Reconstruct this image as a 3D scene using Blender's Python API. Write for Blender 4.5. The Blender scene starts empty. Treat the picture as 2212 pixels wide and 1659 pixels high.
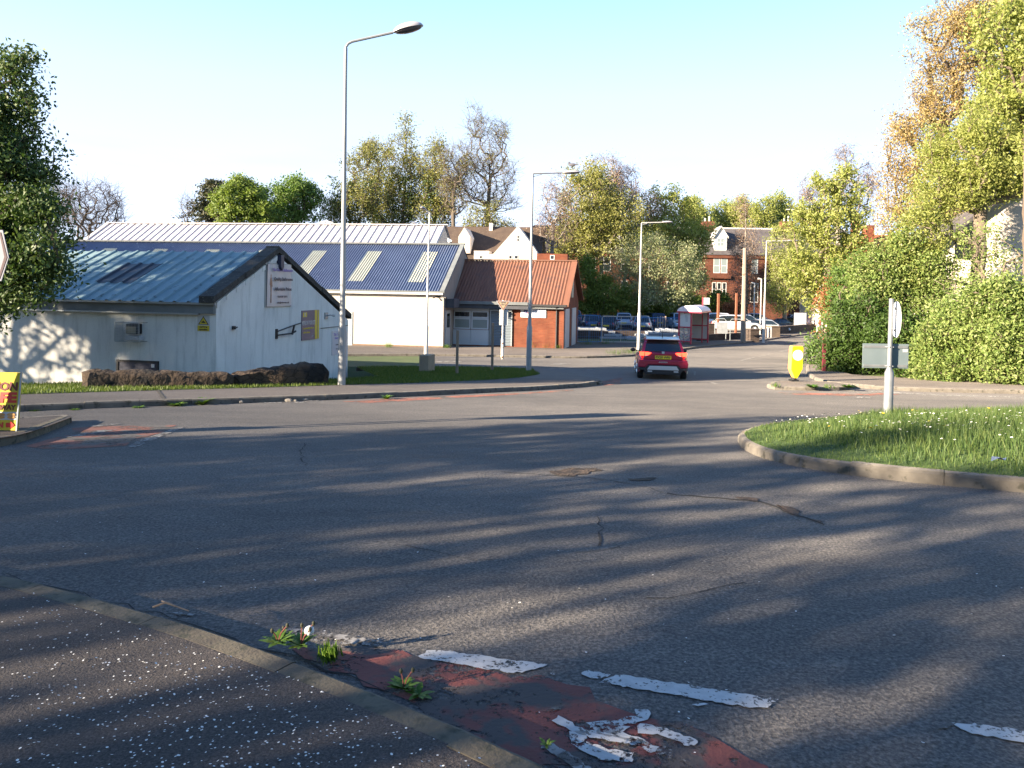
import bpy, bmesh, math, random
import numpy as np
from mathutils import Vector, Matrix
R = math.radians
S = bpy.context.scene
# ------------------------------------------------------------------ camera
CAMZ, F, PPX, PPY, W, Hh = 1.5, 1600.0, 1106.0, 661.0, 2212.0, 1659.0
cam = bpy.data.objects.new('camera', bpy.data.cameras.new('camera'))
S.collection.objects.link(cam)
cam.data.sensor_width = 36.0
cam.data.lens = 36.0 * F / W
cam.data.shift_y = -(Hh / 2 - PPY) / W
cam.data.clip_start = 0.05
cam.data.clip_end = 3000
CR = (Matrix.Rotation(R(90 - 1.3), 3, 'X') @ Matrix.Rotation(R(1.0), 3, 'Z'))
cam.location = (0, 0, CAMZ)
cam.rotation_euler = CR.to_euler()
S.camera = cam
# ------------------------------------------------------------------ sun and sky
SUN_EL, SUN_AZ = 16.0, 62.0           # light travels towards (sin az, cos az)
sl = bpy.data.lights.new('sun', 'SUN'); sl.energy = 5.0; sl.angle = R(0.53); sl.color = (1.0, 0.83, 0.62)
so = bpy.data.objects.new('sun', sl); S.collection.objects.link(so)
sd = Vector((math.sin(R(SUN_AZ)) * math.cos(R(SUN_EL)), math.cos(R(SUN_AZ)) * math.cos(R(SUN_EL)), -math.sin(R(SUN_EL))))
so.rotation_euler = sd.to_track_quat('-Z', 'Y').to_euler()
w = bpy.data.worlds.new('World'); S.world = w; w.use_nodes = True
nt = w.node_tree; nt.nodes.clear()
def N(nt, t, **k):
    n = nt.nodes.new(t)
    for a, b in k.items():
        if a == 'ins':
            for i, v in b.items(): n.inputs[i].default_value = v
        else: setattr(n, a, b)
    return n
sky = N(nt, 'ShaderNodeTexSky', sky_type='NISHITA', sun_disc=False, sun_elevation=R(SUN_EL), sun_rotation=R(180 + SUN_AZ), altitude=50, air_density=1.0, dust_density=0.6, ozone_density=4.0)
bg = N(nt, 'ShaderNodeBackground', ins={1: 0.07})
wo = N(nt, 'ShaderNodeOutputWorld')
# thin bright veil low in the sky and faint cloud wisps, laid on the dome by direction
tc = N(nt, 'ShaderNodeTexCoord'); sx = N(nt, 'ShaderNodeSeparateXYZ')
mp = N(nt, 'ShaderNodeMapping', ins={3: (3.0, 3.0, 17.0), 1: (0.6, 0.3, 0.2)})
no = N(nt, 'ShaderNodeTexNoise', ins={2: 1.5, 3: 5.0, 4: 0.5})
rp = N(nt, 'ShaderNodeValToRGB'); rp.color_ramp.elements[0].position = 0.50; rp.color_ramp.elements[1].position = 0.72
vc = N(nt, 'ShaderNodeValToRGB'); e = vc.color_ramp.elements
e[0].position = 0.12; e[0].color = (.84, .93, 1.12, 1); e[1].position = 0.40; e[1].color = (.41, .74, .98, 1); m_ = e.new(.25); m_.color = (.70, .88, 1.10, 1)
vs_ = N(nt, 'ShaderNodeMix', data_type='RGBA', blend_type='MULTIPLY', ins={0: 1.0, 7: (4.3, 4.4, 4.6, 1)})
vf = N(nt, 'ShaderNodeMapRange', ins={1: 0.40, 2: 0.70, 3: 0.85, 4: 0.0})
mx = N(nt, 'ShaderNodeMix', data_type='RGBA')
wf = N(nt, 'ShaderNodeMapRange', ins={1: 0.05, 2: 0.26, 3: 0.55, 4: 0.0}); mu = N(nt, 'ShaderNodeMath', operation='MULTIPLY')
cl = N(nt, 'ShaderNodeMix', data_type='RGBA', ins={7: (2.5, 2.75, 3.1, 1)})
L = nt.links.new; V_ = tc.outputs['Generated']
L(V_, sx.inputs[0]); L(sx.outputs[2], vc.inputs[0]); L(vc.outputs[0], vs_.inputs[6]); L(sx.outputs[2], vf.inputs[0]); L(vf.outputs[0], mx.inputs[0]); tn = N(nt, 'ShaderNodeMix', data_type='RGBA', blend_type='MULTIPLY', ins={0: 1.0, 7: (.86, .97, 1.22, 1)}); L(sky.outputs[0], tn.inputs[6]); L(tn.outputs[2], mx.inputs[6]); L(vs_.outputs[2], mx.inputs[7])
L(V_, mp.inputs[0]); L(mp.outputs[0], no.inputs[0]); L(no.outputs[0], rp.inputs[0]); L(sx.outputs[2], wf.inputs[0]); L(rp.outputs[0], mu.inputs[0]); L(wf.outputs[0], mu.inputs[1])
L(mu.outputs[0], cl.inputs[0]); L(mx.outputs[2], cl.inputs[6]); L(cl.outputs[2], bg.inputs[0]); L(bg.outputs[0], wo.inputs[0])
S.view_settings.view_transform = 'Standard'; S.view_settings.look = 'None'
S.view_settings.exposure = 2.2; S.view_settings.gamma = 1.0; S.view_settings.use_curve_mapping = False
S.cycles.max_bounces = 6; S.cycles.diffuse_bounces = 3; S.cycles.glossy_bounces = 3; S.cycles.transmission_bounces = 4; S.cycles.transparent_max_bounces = 6
S.cycles.use_denoising = True
# ------------------------------------------------------------------ terrain height and picking points
_ky = np.array([-60, -20, 0, 7, 14, 21, 28, 36, 50, 80, 110, 900.])
_kz = np.array([3.6, 1.2, 0, -.42, -.86, -1.32, -1.78, -2.02, -2.28, -2.78, -2.85, -2.85])
KY = np.array(sorted(set(list(np.arange(-60, 60, 2.0)) + list(np.arange(60, 130, 10.)) + [200., 400., 900.])))
_zs = np.interp(KY, _ky, _kz)
for _ in range(3):
    z2 = _zs.copy(); z2[1:-1] = (_zs[:-2] + 2 * _zs[1:-1] + _zs[2:]) / 4; z2[KY > 59] = _zs[KY > 59]; _zs = z2
def H(y): return float(np.interp(y, KY, _zs))
def ray(px, py):
    return CR @ Vector(((px - PPX) / F, -(py - PPY) / F, -1.0))
def G(px, py, off=0.0):
    d = ray(px, py); t = 1.0
    f = lambda t: CAMZ + d.z * t - H(d.y * t) - off
    while f(t) > 0 and t < 600: t *= 1.01
    a, b = t / 1.01, t
    for _ in range(30):
        m = (a + b) / 2
        if f(m) > 0: a = m
        else: b = m
    return Vector((d.x * a, d.y * a, CAMZ + d.z * a))
def P(px, py, y):                      # the point at distance y ahead seen at a pixel
    d = ray(px, py); t = y / d.y
    return Vector((d.x * t, y, CAMZ + d.z * t))
class Frame:                           # local frame of a building: x along the front, y to the back, z absolute
    def __init__(s, x, y, deg):
        s.o = Vector((x, y, 0)); s.r = R(deg)
        s.ux = Vector((math.cos(s.r), math.sin(s.r), 0)); s.uy = Vector((-math.sin(s.r), math.cos(s.r), 0))
    def front(s, px, py, yl=0.0):
        d = ray(px, py); c = Vector((0, 0, CAMZ)) - s.o
        t = (yl - c.dot(s.uy)) / d.dot(s.uy); p = c + d * t
        return p.dot(s.ux), p.z
    def side(s, px, py, xl=0.0):
        d = ray(px, py); c = Vector((0, 0, CAMZ)) - s.o
        t = (xl - c.dot(s.ux)) / d.dot(s.ux); p = c + d * t
        return p.dot(s.uy), p.z
    def world(s, x, y, z): return s.o + s.ux * x + s.uy * y + Vector((0, 0, z))
# ------------------------------------------------------------------ materials
def mat(name, col, rough=0.7, metal=0.0, spec=0.5, emit=None, es=0.0, alpha=None, trans=0.0):
    m = bpy.data.materials.new(name); m.use_nodes = True
    b = m.node_tree.nodes['Principled BSDF']
    b.inputs['Base Color'].default_value = (*col, 1); b.inputs['Roughness'].default_value = rough
    b.inputs['Metallic'].default_value = metal; b.inputs['Specular IOR Level'].default_value = spec
    b.inputs['Transmission Weight'].default_value = trans
    if 'Diffuse Roughness' in b.inputs and rough > .6: b.inputs['Diffuse Roughness'].default_value = 1.0
    if emit: b.inputs['Emission Color'].default_value = (*emit, 1); b.inputs['Emission Strength'].default_value = es
    return m
def ramp(nt, stops, inp):
    r = nt.nodes.new('ShaderNodeValToRGB'); e = r.color_ramp.elements
    while len(e) < len(stops): e.new(0.5)
    for i, (p, c) in enumerate(stops):
        e[i].position = p; e[i].color = (*c, 1) if len(c) == 3 else c
    nt.links.new(inp, r.inputs[0]); return r.outputs[0]
def noise(nt, vec, scale, detail=4, rough=0.55, dist=0.0):
    n = nt.nodes.new('ShaderNodeTexNoise'); n.inputs[2].default_value = scale; n.inputs[3].default_value = detail; n.inputs[4].default_value = rough
    n.inputs['Distortion'].default_value = dist
    nt.links.new(vec, n.inputs[0]); return n.outputs[0]
def mixc(nt, f, a, b, mode='MIX'):
    m = nt.nodes.new('ShaderNodeMix'); m.data_type = 'RGBA'; m.blend_type = mode
    for s_, i in ((f, 0), (a, 6), (b, 7)):
        if hasattr(s_, 'is_output'): nt.links.new(s_, m.inputs[i])
        elif i == 0: m.inputs[0].default_value = s_
        else: m.inputs[i].default_value = (*s_, 1)
    return m.outputs[2]
def bump(nt, h, strength, dist, bsdf):
    b = nt.nodes.new('ShaderNodeBump'); b.inputs['Strength'].default_value = strength; b.inputs['Distance'].default_value = dist
    nt.links.new(h, b.inputs['Height']); nt.links.new(b.outputs[0], bsdf.inputs['Normal'])
def mapv(nt, scale=(1, 1, 1), kind='Object'):
    t = nt.nodes.new('ShaderNodeTexCoord'); m = nt.nodes.new('ShaderNodeMapping'); m.inputs[3].default_value = scale
    nt.links.new(t.outputs[kind], m.inputs[0]); return m.outputs[0]
def tex(name, a, b, scale=3.0, rough=0.75, detail=5, sc=(1, 1, 1), bmp=0.0, bd=0.01, c=None, cs=20, cp=(0.62, 0.7), metal=0.0, lo=.3, hi=.7, bs=None, spec=.4):
    """two colours mixed by noise, a third one in spots"""
    m = mat(name, a, rough, metal, spec); nt = m.node_tree; bs_ = nt.nodes['Principled BSDF']
    v = mapv(nt, sc); f = noise(nt, v, scale, detail)
    col = ramp(nt, [(lo, a), (hi, b)], f)
    if c is not None:
        v2 = mapv(nt); g = noise(nt, v2, cs, 3)
        k = ramp(nt, [(cp[0], (0, 0, 0)), (cp[1], (1, 1, 1))], g); col = mixc(nt, k, col, c)
    nt.links.new(col, bs_.inputs[0])
    if bmp: bump(nt, noise(nt, mapv(nt), bs or scale * 6, 4), bmp, bd, bs_)
    return m
M = {}
# asphalt: aggregate grains, patches, worn paths
def asphalt(name, dark, light, grain=60, stones=True, tint=None):
    m = mat(name, dark, 0.82, spec=.35); nt = m.node_tree; b = nt.nodes['Principled BSDF']; v = mapv(nt)
    big = noise(nt, mapv(nt, (0.25, 0.7, 1)), 0.35, 6, .6)
    c = ramp(nt, [(.3, tuple(k * .82 for k in dark)), (.7, tuple(k * 1.12 for k in light))], big)
    c = mixc(nt, 1.0, c, ramp(nt, [(.3, (.82, .82, .84)), (.7, (1.15, 1.14, 1.12))], noise(nt, mapv(nt, (.5, 1.2, 1)), 2.2, 5, .65)), 'MULTIPLY')
    g = noise(nt, v, grain, 3, .7)
    gc = ramp(nt, [(.30, (.35, .35, .35)), (.5, (1, 1, 1)), (.66, (1.9, 1.85, 1.75))], g)
    c = mixc(nt, 1.0, c, gc, 'MULTIPLY')
    if stones:
        vo = nt.nodes.new('ShaderNodeTexVoronoi'); vo.inputs['Scale'].default_value = 26; nt.links.new(v, vo.inputs[0])
        k = ramp(nt, [(.0, (1, 1, 1)), (.045, (1, 1, 1)), (.075, (0, 0, 0))], vo.outputs['Distance'])
        sel = noise(nt, v, 9, 2); k2 = ramp(nt, [(.58, (0, 0, 0)), (.68, (.7, .7, .7))], sel)
        kk = mixc(nt, 1.0, k, k2, 'MULTIPLY'); c = mixc(nt, kk, c, (.42, .40, .36))
    nt.links.new(c, b.inputs[0]); bump(nt, g, 0.75, 0.012, b)
    return m
M['asphalt'] = asphalt('asphalt', (.075, .071, .068), (.114, .106, .098), 55)
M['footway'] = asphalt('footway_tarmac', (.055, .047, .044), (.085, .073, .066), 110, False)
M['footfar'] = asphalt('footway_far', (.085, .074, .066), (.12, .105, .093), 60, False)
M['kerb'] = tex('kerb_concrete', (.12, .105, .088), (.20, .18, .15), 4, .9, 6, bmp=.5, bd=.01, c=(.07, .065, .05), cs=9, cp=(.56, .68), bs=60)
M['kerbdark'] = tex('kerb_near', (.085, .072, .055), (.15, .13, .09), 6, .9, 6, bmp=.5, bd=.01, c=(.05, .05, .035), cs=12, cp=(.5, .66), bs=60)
M['mark'] = tex('road_paint', (.40, .40, .39), (.54, .53, .51), 18, .7, 6, c=(.12, .115, .11), cs=38, cp=(.60, .64), bmp=.3, bd=.004, bs=70)
M['markworn'] = tex('road_paint_worn', (.18, .17, .165), (.33, .32, .30), 10, .8, 6, c=(.09, .085, .08), cs=16, cp=(.47, .54))
M['redlane'] = tex('red_lane', (.13, .045, .040), (.21, .062, .05), 5, .85, 6, c=(.075, .062, .058), cs=4.5, cp=(.47, .55), bmp=.5, bd=.008, bs=60)
M['redfar'] = tex('red_lane_far', (.17, .072, .052), (.22, .085, .06), 7, .85, 6, c=(.10, .09, .08), cs=1.6, cp=(.50, .56))
M['crack'] = mat('crack', (.024, .022, .020), 1)
M['pothole'] = tex('pothole', (.03, .026, .022), (.10, .07, .05), 9, .95, 6, bmp=1, bd=.03, bs=20)
M['soil'] = tex('soil_grass', (.035, .055, .018), (.06, .085, .025), 1.2, 1, 6, c=(.07, .055, .03), cs=5, cp=(.55, .7))
M['turf'] = tex('turf', (.035, .065, .014), (.06, .09, .02), 1.6, 1, 6, bmp=.6, bd=.02, bs=30)
def chipped(key, scale, lo, hi):      # worn paint: gone where the stones have lost it
    m = M[key]; nt = m.node_tree; v = mapv(nt); f = noise(nt, v, scale, 5, .75); g = noise(nt, v, scale * .16, 3, .6)
    k = ramp(nt, [(lo, (0, 0, 0)), (hi, (1, 1, 1))], mixc(nt, .45, f, g)); t = nt.nodes.new('ShaderNodeBsdfTransparent'); x = nt.nodes.new('ShaderNodeMixShader')
    nt.links.new(k, x.inputs[0]); nt.links.new(nt.nodes['Principled BSDF'].outputs[0], x.inputs[1]); nt.links.new(t.outputs[0], x.inputs[2]); nt.links.new(x.outputs[0], nt.nodes['Material Output'].inputs[0])
chipped('mark', 48, .545, .57); chipped('markworn', 30, .49, .53); chipped('redlane', 26, .53, .58); chipped('redfar', 12, .52, .57)
# ------------------------------------------------------------------ mesh helpers
def link(name, me, mats=None, parent=None):
    o = bpy.data.objects.new(name, me); S.collection.objects.link(o)
    if mats is not None:
        for m in (mats if isinstance(mats, (list, tuple)) else [mats]): me.materials.append(m)
    if parent is not None: o.parent = parent
    return o
def tag(o, label=None, cat=None, group=None, kind=None):
    if label: o['label'] = label
    if cat: o['category'] = cat
    if group: o['group'] = group
    if kind: o['kind'] = kind
    return o
def empty(name, loc, rz=0.0):
    o = bpy.data.objects.new(name, None); S.collection.objects.link(o); o.location = loc; o.rotation_euler = (0, 0, rz); o.empty_display_size = .2
    return o
class MB:
    def __init__(s): s.v, s.f, s.m = [], [], []
    def add(s, vs, fs, mi=0):
        n = len(s.v); s.v += [tuple(v) for v in vs]; s.f += [tuple(i + n for i in f) for f in fs]; s.m += [mi] * len(fs); return s
    def box(s, x0, x1, y0, y1, z0, z1, mi=0):
        return s.add([(x0, y0, z0), (x1, y0, z0), (x1, y1, z0), (x0, y1, z0), (x0, y0, z1), (x1, y0, z1), (x1, y1, z1), (x0, y1, z1)],
                     [(0, 3, 2, 1), (4, 5, 6, 7), (0, 1, 5, 4), (1, 2, 6, 5), (2, 3, 7, 6), (3, 0, 4, 7)], mi)
    def hexa(s, b, t, mi=0):          # bottom 4 points, top 4 points
        return s.add(list(b) + list(t), [(0, 3, 2, 1), (4, 5, 6, 7), (0, 1, 5, 4), (1, 2, 6, 5), (2, 3, 7, 6), (3, 0, 4, 7)], mi)
    def prism(s, pts, a, b, axis='y', mi=0):   # 2-D outline extruded along an axis
        n = len(pts)
        def q(p, t): return (p[0], t, p[1]) if axis == 'y' else ((t, p[0], p[1]) if axis == 'x' else (p[0], p[1], t))
        vs = [q(p, a) for p in pts] + [q(p, b) for p in pts]
        fs = [tuple(range(n))[::-1], tuple(range(n, 2 * n))] + [(i, (i + 1) % n, n + (i + 1) % n, n + i) for i in range(n)]
        return s.add(vs, fs, mi)
    def tube(s, pts, rad, n=8, mi=0, caps=True):
        pts = [Vector(p) for p in pts]; rad = rad if isinstance(rad, (list, tuple)) else [rad] * len(pts)
        vs, fs = [], []; up = None
        for i, p in enumerate(pts):
            t = (pts[min(i + 1, len(pts) - 1)] - pts[max(i - 1, 0)])
            t = t.normalized() if t.length > 1e-9 else Vector((0, 0, 1))
            if up is None: up = Vector((1, 0, 0)) if abs(t.x) < .9 else Vector((0, 1, 0))
            u = (up - t * up.dot(t)).normalized(); v_ = t.cross(u); up = u
            for k in range(n):
                a = 2 * math.pi * k / n; vs.append(p + (u * math.cos(a) + v_ * math.sin(a)) * rad[i])
        for i in range(len(pts) - 1):
            for k in range(n):
                fs.append((i * n + k, i * n + (k + 1) % n, (i + 1) * n + (k + 1) % n, (i + 1) * n + k))
        if caps: fs += [tuple(range(n))[::-1], tuple(range((len(pts) - 1) * n, len(pts) * n))]
        return s.add(vs, fs, mi)
    def disc(s, c, nrm, r, n=16, th=.01, mi=0):
        c = Vector(c); nrm = Vector(nrm).normalized(); return s.tube([c - nrm * th / 2, c + nrm * th / 2], r, n, mi)
    def ell(s, c, r, nu=16, nv=8, mi=0, zmin=-1, zmax=1, mtx=None):
        vs, fs = [], []
        a0, a1 = math.asin(zmin), math.asin(zmax)
        for j in range(nv + 1):
            a = a0 + (a1 - a0) * j / nv
            for k in range(nu):
                t = 2 * math.pi * k / nu; p = Vector((r[0] * math.cos(a) * math.cos(t), r[1] * math.cos(a) * math.sin(t), r[2] * math.sin(a)))
                if mtx: p = mtx @ p
                vs.append(p + Vector(c))
        for j in range(nv):
            for k in range(nu): fs.append((j * nu + k, j * nu + (k + 1) % nu, (j + 1) * nu + (k + 1) % nu, (j + 1) * nu + k))
        fs += [tuple(range(nu))[::-1], tuple(range(nv * nu, (nv + 1) * nu))]
        return s.add(vs, fs, mi)
    def build(s, name, mats, parent=None, smooth=False, bevel=0.0, seg=2):
        me = bpy.data.meshes.new(name); me.from_pydata(s.v, [], s.f)
        o = link(name, me, mats, parent)
        if any(s.m): me.polygons.foreach_set('material_index', s.m)
        if smooth:
            me.polygons.foreach_set('use_smooth', [True] * len(me.polygons)); me.set_sharp_from_angle(angle=R(40))
        me.validate(); me.update()
        if bevel:
            b = o.modifiers.new('bevel', 'BEVEL'); b.width = bevel; b.segments = seg; b.limit_method = 'ANGLE'; b.angle_limit = R(35)
        return o
def fastmesh(name, co, nper, mats, parent=None, rnd=None, smooth=False):
    """co: (n*nper,3) array of separate polygons with nper corners each"""
    n = len(co) // nper; me = bpy.data.meshes.new(name)
    me.vertices.add(n * nper); me.vertices.foreach_set('co', np.ascontiguousarray(co, dtype=np.float32).ravel())
    me.loops.add(n * nper); me.loops.foreach_set('vertex_index', np.arange(n * nper, dtype=np.int32))
    me.polygons.add(n); me.polygons.foreach_set('loop_start', np.arange(0, n * nper, nper, dtype=np.int32))
    if rnd is not None:
        a = me.attributes.new('rnd', 'FLOAT', 'FACE'); a.data.foreach_set('value', np.asarray(rnd, dtype=np.float32))
    me.update(calc_edges=True); me.validate()
    return link(name, me, mats, parent)
def text(name, s, size, m, parent, loc, rot=(0, 0, 0), sx=1.0, align='CENTER', ext=.002, bold=0.0):
    cu = bpy.data.curves.new(name, 'FONT'); cu.body = s; cu.size = size; cu.align_x = align; cu.align_y = 'CENTER'; cu.extrude = ext; cu.offset = bold; cu.resolution_u = 3
    to = bpy.data.objects.new('t', cu); S.collection.objects.link(to)
    dg = bpy.context.evaluated_depsgraph_get(); me = bpy.data.meshes.new_from_object(to.evaluated_get(dg))
    bpy.data.objects.remove(to); me.name = name
    o = link(name, me, None, parent); me.materials.clear(); me.materials.append(m)
    o.location = loc; o.rotation_euler = rot; o.scale = (sx, 1, 1)
    return o
def join_text(name, items, m, parent):
    """lines of writing, one mesh per line: items = (string, size, local matrix, boldness)"""
    for s_, size, mtx, bold in items:
        cu = bpy.data.curves.new(name, 'FONT'); cu.body = s_; cu.size = size; cu.align_x = 'CENTER'; cu.align_y = 'CENTER'; cu.extrude = .002; cu.offset = bold; cu.resolution_u = 2
        to = bpy.data.objects.new('t', cu); S.collection.objects.link(to)
        dg = bpy.context.evaluated_depsgraph_get(); me = bpy.data.meshes.new_from_object(to.evaluated_get(dg)); bpy.data.objects.remove(to)
        me.transform(mtx); me.name = name; me.materials.clear(); o = link(name, me, m, parent)
    return o
def copy_tree(o, parent=None):
    c = o.copy(); S.collection.objects.link(c); c.parent = parent
    for ch in [x for x in S.objects if x.parent == o]: copy_tree(ch, c)
    return c
# draped sheets
def drape(name, pts, off, m, gx=None, dome=None):
    bm = bmesh.new(); vs = [bm.verts.new((p[0], p[1], 0)) for p in pts]; bm.faces.new(vs)
    ys = [p[1] for p in pts]; xs = [p[0] for p in pts]
    for k in KY:
        if min(ys) < k < max(ys): bmesh.ops.bisect_plane(bm, geom=bm.verts[:] + bm.edges[:] + bm.faces[:], plane_co=(0, k, 0), plane_no=(0, 1, 0))
    if gx:
        for k in np.arange(min(xs), max(xs), gx): bmesh.ops.bisect_plane(bm, geom=bm.verts[:] + bm.edges[:] + bm.faces[:], plane_co=(k, 0, 0), plane_no=(1, 0, 0))
        for k in np.arange(min(ys), max(ys), gx): bmesh.ops.bisect_plane(bm, geom=bm.verts[:] + bm.edges[:] + bm.faces[:], plane_co=(0, k, 0), plane_no=(0, 1, 0))
    for v in bm.verts: v.co.z = H(v.co.y) + off + (dome(v.co.x, v.co.y) if dome else 0)
    bmesh.ops.triangulate(bm, faces=bm.faces[:])
    bmesh.ops.recalc_face_normals(bm, faces=bm.faces[:])
    if sum(f.normal.z for f in bm.faces) < 0: bmesh.ops.reverse_faces(bm, faces=bm.faces[:])
    me = bpy.data.meshes.new(name); bm.to_mesh(me); bm.free()
    return link(name, me, m)
def gp(lst, off=0.0): return [tuple(G(a, b, off)[:2]) for a, b in lst]
def resample(pts, step):
    out = []; acc = 0
    for a, b in zip(pts[:-1], pts[1:]):
        a, b = Vector(a), Vector(b); l = (b - a).length
        while acc <= l: out.append(a + (b - a) * (acc / l)); acc += step
        acc -= l
    return out
def smoothline(pts, n=3):
    pts = [Vector(p) for p in pts]
    for _ in range(n):
        q = [pts[0]]
        for a, b in zip(pts[:-1], pts[1:]): q += [a * .75 + b * .25, a * .25 + b * .75]
        q.append(pts[-1]); pts = q
    return [tuple(p) for p in pts]
def kerb(name, pts, side, top=.125, width=.14, m=None, rise=None, seed=1, stone=.91):
    """a row of kerb stones; side=+1: the stones lie to the left of the line's direction"""
    rg = random.Random(seed); mb = MB(); P_ = resample(pts, stone / 3)
    for i in range(len(P_) - 1):
        a, b = P_[i], P_[i + 1]
        d = (b - a).normalized(); n = Vector((-d.y, d.x)) * side
        g = .006 if i % 3 == 0 else 0; a2 = a + d * g
        if i % 3 == 0: jz = rg.uniform(-.008, .008); jn = rg.uniform(-.006, .006)
        a3, b3 = a2 + n * jn, b + n * jn
        t = top + jz
        za, zb = H(a.y), H(b.y)
        prof = [(0, -.05), (0.012, t - .03), (.03, t - .006), (.045, t), (width, t), (width, -.05)]
        va = [(a3.x + n.x * u, a3.y + n.y * u, za + v) for u, v in prof]; vb = [(b3.x + n.x * u, b3.y + n.y * u, zb + v) for u, v in prof]
        k = len(prof); fs = [(j, (j + 1) % k, k + (j + 1) % k, k + j) for j in range(k)] + [tuple(range(k))[::-1], tuple(range(k, 2 * k))]
        mb.add(va + vb, fs)
    o = mb.build(name, m or M['kerb']); tag(o, kind='structure'); return o
# ================================================================== SETTING
rng = np.random.default_rng(7); random.seed(7)
def struct(o): o['kind'] = 'structure'; return o
# hut frame (needed for the hollow it stands in)
HUT = Frame(-8.245, 20.65, -12.0)
SH_ = Frame(*G(1217, 757)[:2], -12.0)
WH = Frame(-4.07, 44.0, -7.5)
# back edge of the verge, then the ground dips to the hut's foot
verge_back = gp([(-900, 848), (-300, 846), (0, 842), (170, 838), (450, 833), (710, 829), (762, 826)])
def yv(x): return float(np.interp(x, [p[0] for p in verge_back], [p[1] for p in verge_back]))
XE = verge_back[-1][0]
def hollow(x, y):
    if x > XE + .6 or y < yv(x): return 0
    a = min(1, (y - yv(x)) / .5) * min(1, max(0, (XE + .6 - x) / .5)) * min(1, max(0, (31 - y) / 2.0))
    return .62 * a
def ground_sheet():
    ys = sorted(set(list(KY) + list(np.arange(16, 34.5, .25)))); xs = sorted(set([-900, -300, -120, -60, -40, -34] + list(np.arange(-30, -4, .4)) + [0, 10, 20, 40, 60, 120, 300, 900]))
    v = [(x, y, H(y) - hollow(x, y)) for y in ys for x in xs]; n = len(xs)
    f = [(j * n + i, j * n + i + 1, (j + 1) * n + i + 1, (j + 1) * n + i) for j in range(len(ys) - 1) for i in range(n - 1)]
    mb = MB(); mb.add(v, f); return struct(mb.build('ground', M['soil']))
ground_sheet()
# ---- road asphalt: the roundabout, the road ahead and the side road
roadpoly = [(-60, -55), (60, -55), (60, 24)] + [tuple(p) for p in gp([(2300, 850), (2050, 848), (1860, 838), (1790, 828), (1740, 805), (1745, 780), (1775, 745), (1800, 720)])] + \
    [(110, 96), (96, 100)] + [tuple(p) for p in gp([(1765, 706), (1700, 716), (1575, 728), (1460, 735), (1240, 741), (1000, 747), (765, 747)])] + [(XE + .7, 40), (XE + .7, 31), (XE + .7, yv(XE) + .1)] + verge_back[::-1][1:] + [(-60, 24)]
struct(drape('road', roadpoly, .012, M['asphalt']))
# ---- near pavement bottom-left
nk = smoothline(gp([(-700, 1110), (-300, 1170), (0, 1236), (130, 1262), (300, 1309), (450, 1352), (560, 1390), (700, 1440), (870, 1507), (1030, 1570), (1170, 1632), (1300, 1700), (1500, 1830)], .125)) + [(1.6, .2), (3.2, -6), (4, -20)]
nki = []
for i, p in enumerate(nk):
    a = Vector(nk[max(i - 1, 0)]); b = Vector(nk[min(i + 1, len(nk) - 1)]); d = (b - a).normalized(); n = Vector((-d.y, d.x)) * -1
    nki.append(tuple(Vector(p) + n * .13))
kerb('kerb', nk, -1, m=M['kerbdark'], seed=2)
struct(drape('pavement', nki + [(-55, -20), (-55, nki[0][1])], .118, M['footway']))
# ---- far footway, its kerb, the grass beyond
fk = smoothline(gp([(-600, 922), (-200, 905), (0, 892), (150, 886), (300, 880), (480, 874), (700, 866), (860, 859), (1000, 852), (1150, 845), (1250, 838), (1296, 832)]), 2)
nose = smoothline([fk[-1]] + gp([(1303, 829), (1298, 825), (1270, 821), (1225, 812), (1185, 806), (1142, 801)]), 2)
kerb('kerb', fk, 1, seed=3); kerb('kerb', nose, 1, seed=4, top=.09, stone=.6)
gf = gp([(-600, 868), (-200, 858), (0, 853), (300, 844), (600, 836), (750, 831), (900, 827), (1050, 821), (1120, 816), (1166, 808)], .12)
struct(drape('footway', [(p[0], p[1] + .1) for p in fk] + [(p[0] - .05, p[1]) for p in nose[1:]] + gf[::-1] + [(-34, gf[0][1])][0:0], .116, M['footfar']))
gb = gp([(1150, 804), (1100, 801), (1000, 799), (930, 798), (850, 798), (770, 799)])
verge = [tuple(p) for p in gf] + gb + [(XE + .55, yv(XE) + 1.2)] + verge_back[::-1]
struct(drape('grass_verge', verge, .122, M['turf']))
ek = MB()   # low edging between verge and side road
for a, b in zip(gb[:-1], gb[1:]):
    a, b = Vector(a), Vector(b); n = Vector((-(b - a).y, (b - a).x)).normalized() * -.1
    ek.hexa([(a.x, a.y, H(a.y) - .05), (b.x, b.y, H(b.y) - .05), (b.x + n.x, b.y + n.y, H(b.y) - .05), (a.x + n.x, a.y + n.y, H(a.y) - .05)],
            [(a.x, a.y, H(a.y) + .127), (b.x, b.y, H(b.y) + .127), (b.x + n.x, b.y + n.y, H(b.y) + .127), (a.x + n.x, a.y + n.y, H(a.y) + .127)])
struct(ek.build('kerb', M['kerb']))
# ---- pavement in front of the buildings, running on past the bus shelter
bk = smoothline(gp([(700, 770), (897, 769), (1040, 771), (1221, 775), (1300, 774), (1385, 770), (1430, 762), (1476, 757), (1530, 749), (1575, 745), (1640, 738), (1700, 729), (1765, 720), (1810, 711)]), 2)
kerb('kerb', bk, 1, seed=5)
inner = []
for i, p in enumerate(bk):
    a = Vector(bk[max(i - 1, 0)]); b = Vector(bk[min(i + 1, len(bk) - 1)]); d = (b - a).normalized(); inner.append(tuple(Vector(p) + Vector((-d.y, d.x)) * .1))
struct(drape('pavement', inner + gp([(1765, 713), (1700, 721), (1600, 731), (1500, 739), (1466, 741), (1240, 742), (1000, 745), (700, 744)]), .118, M['footfar']))
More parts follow.
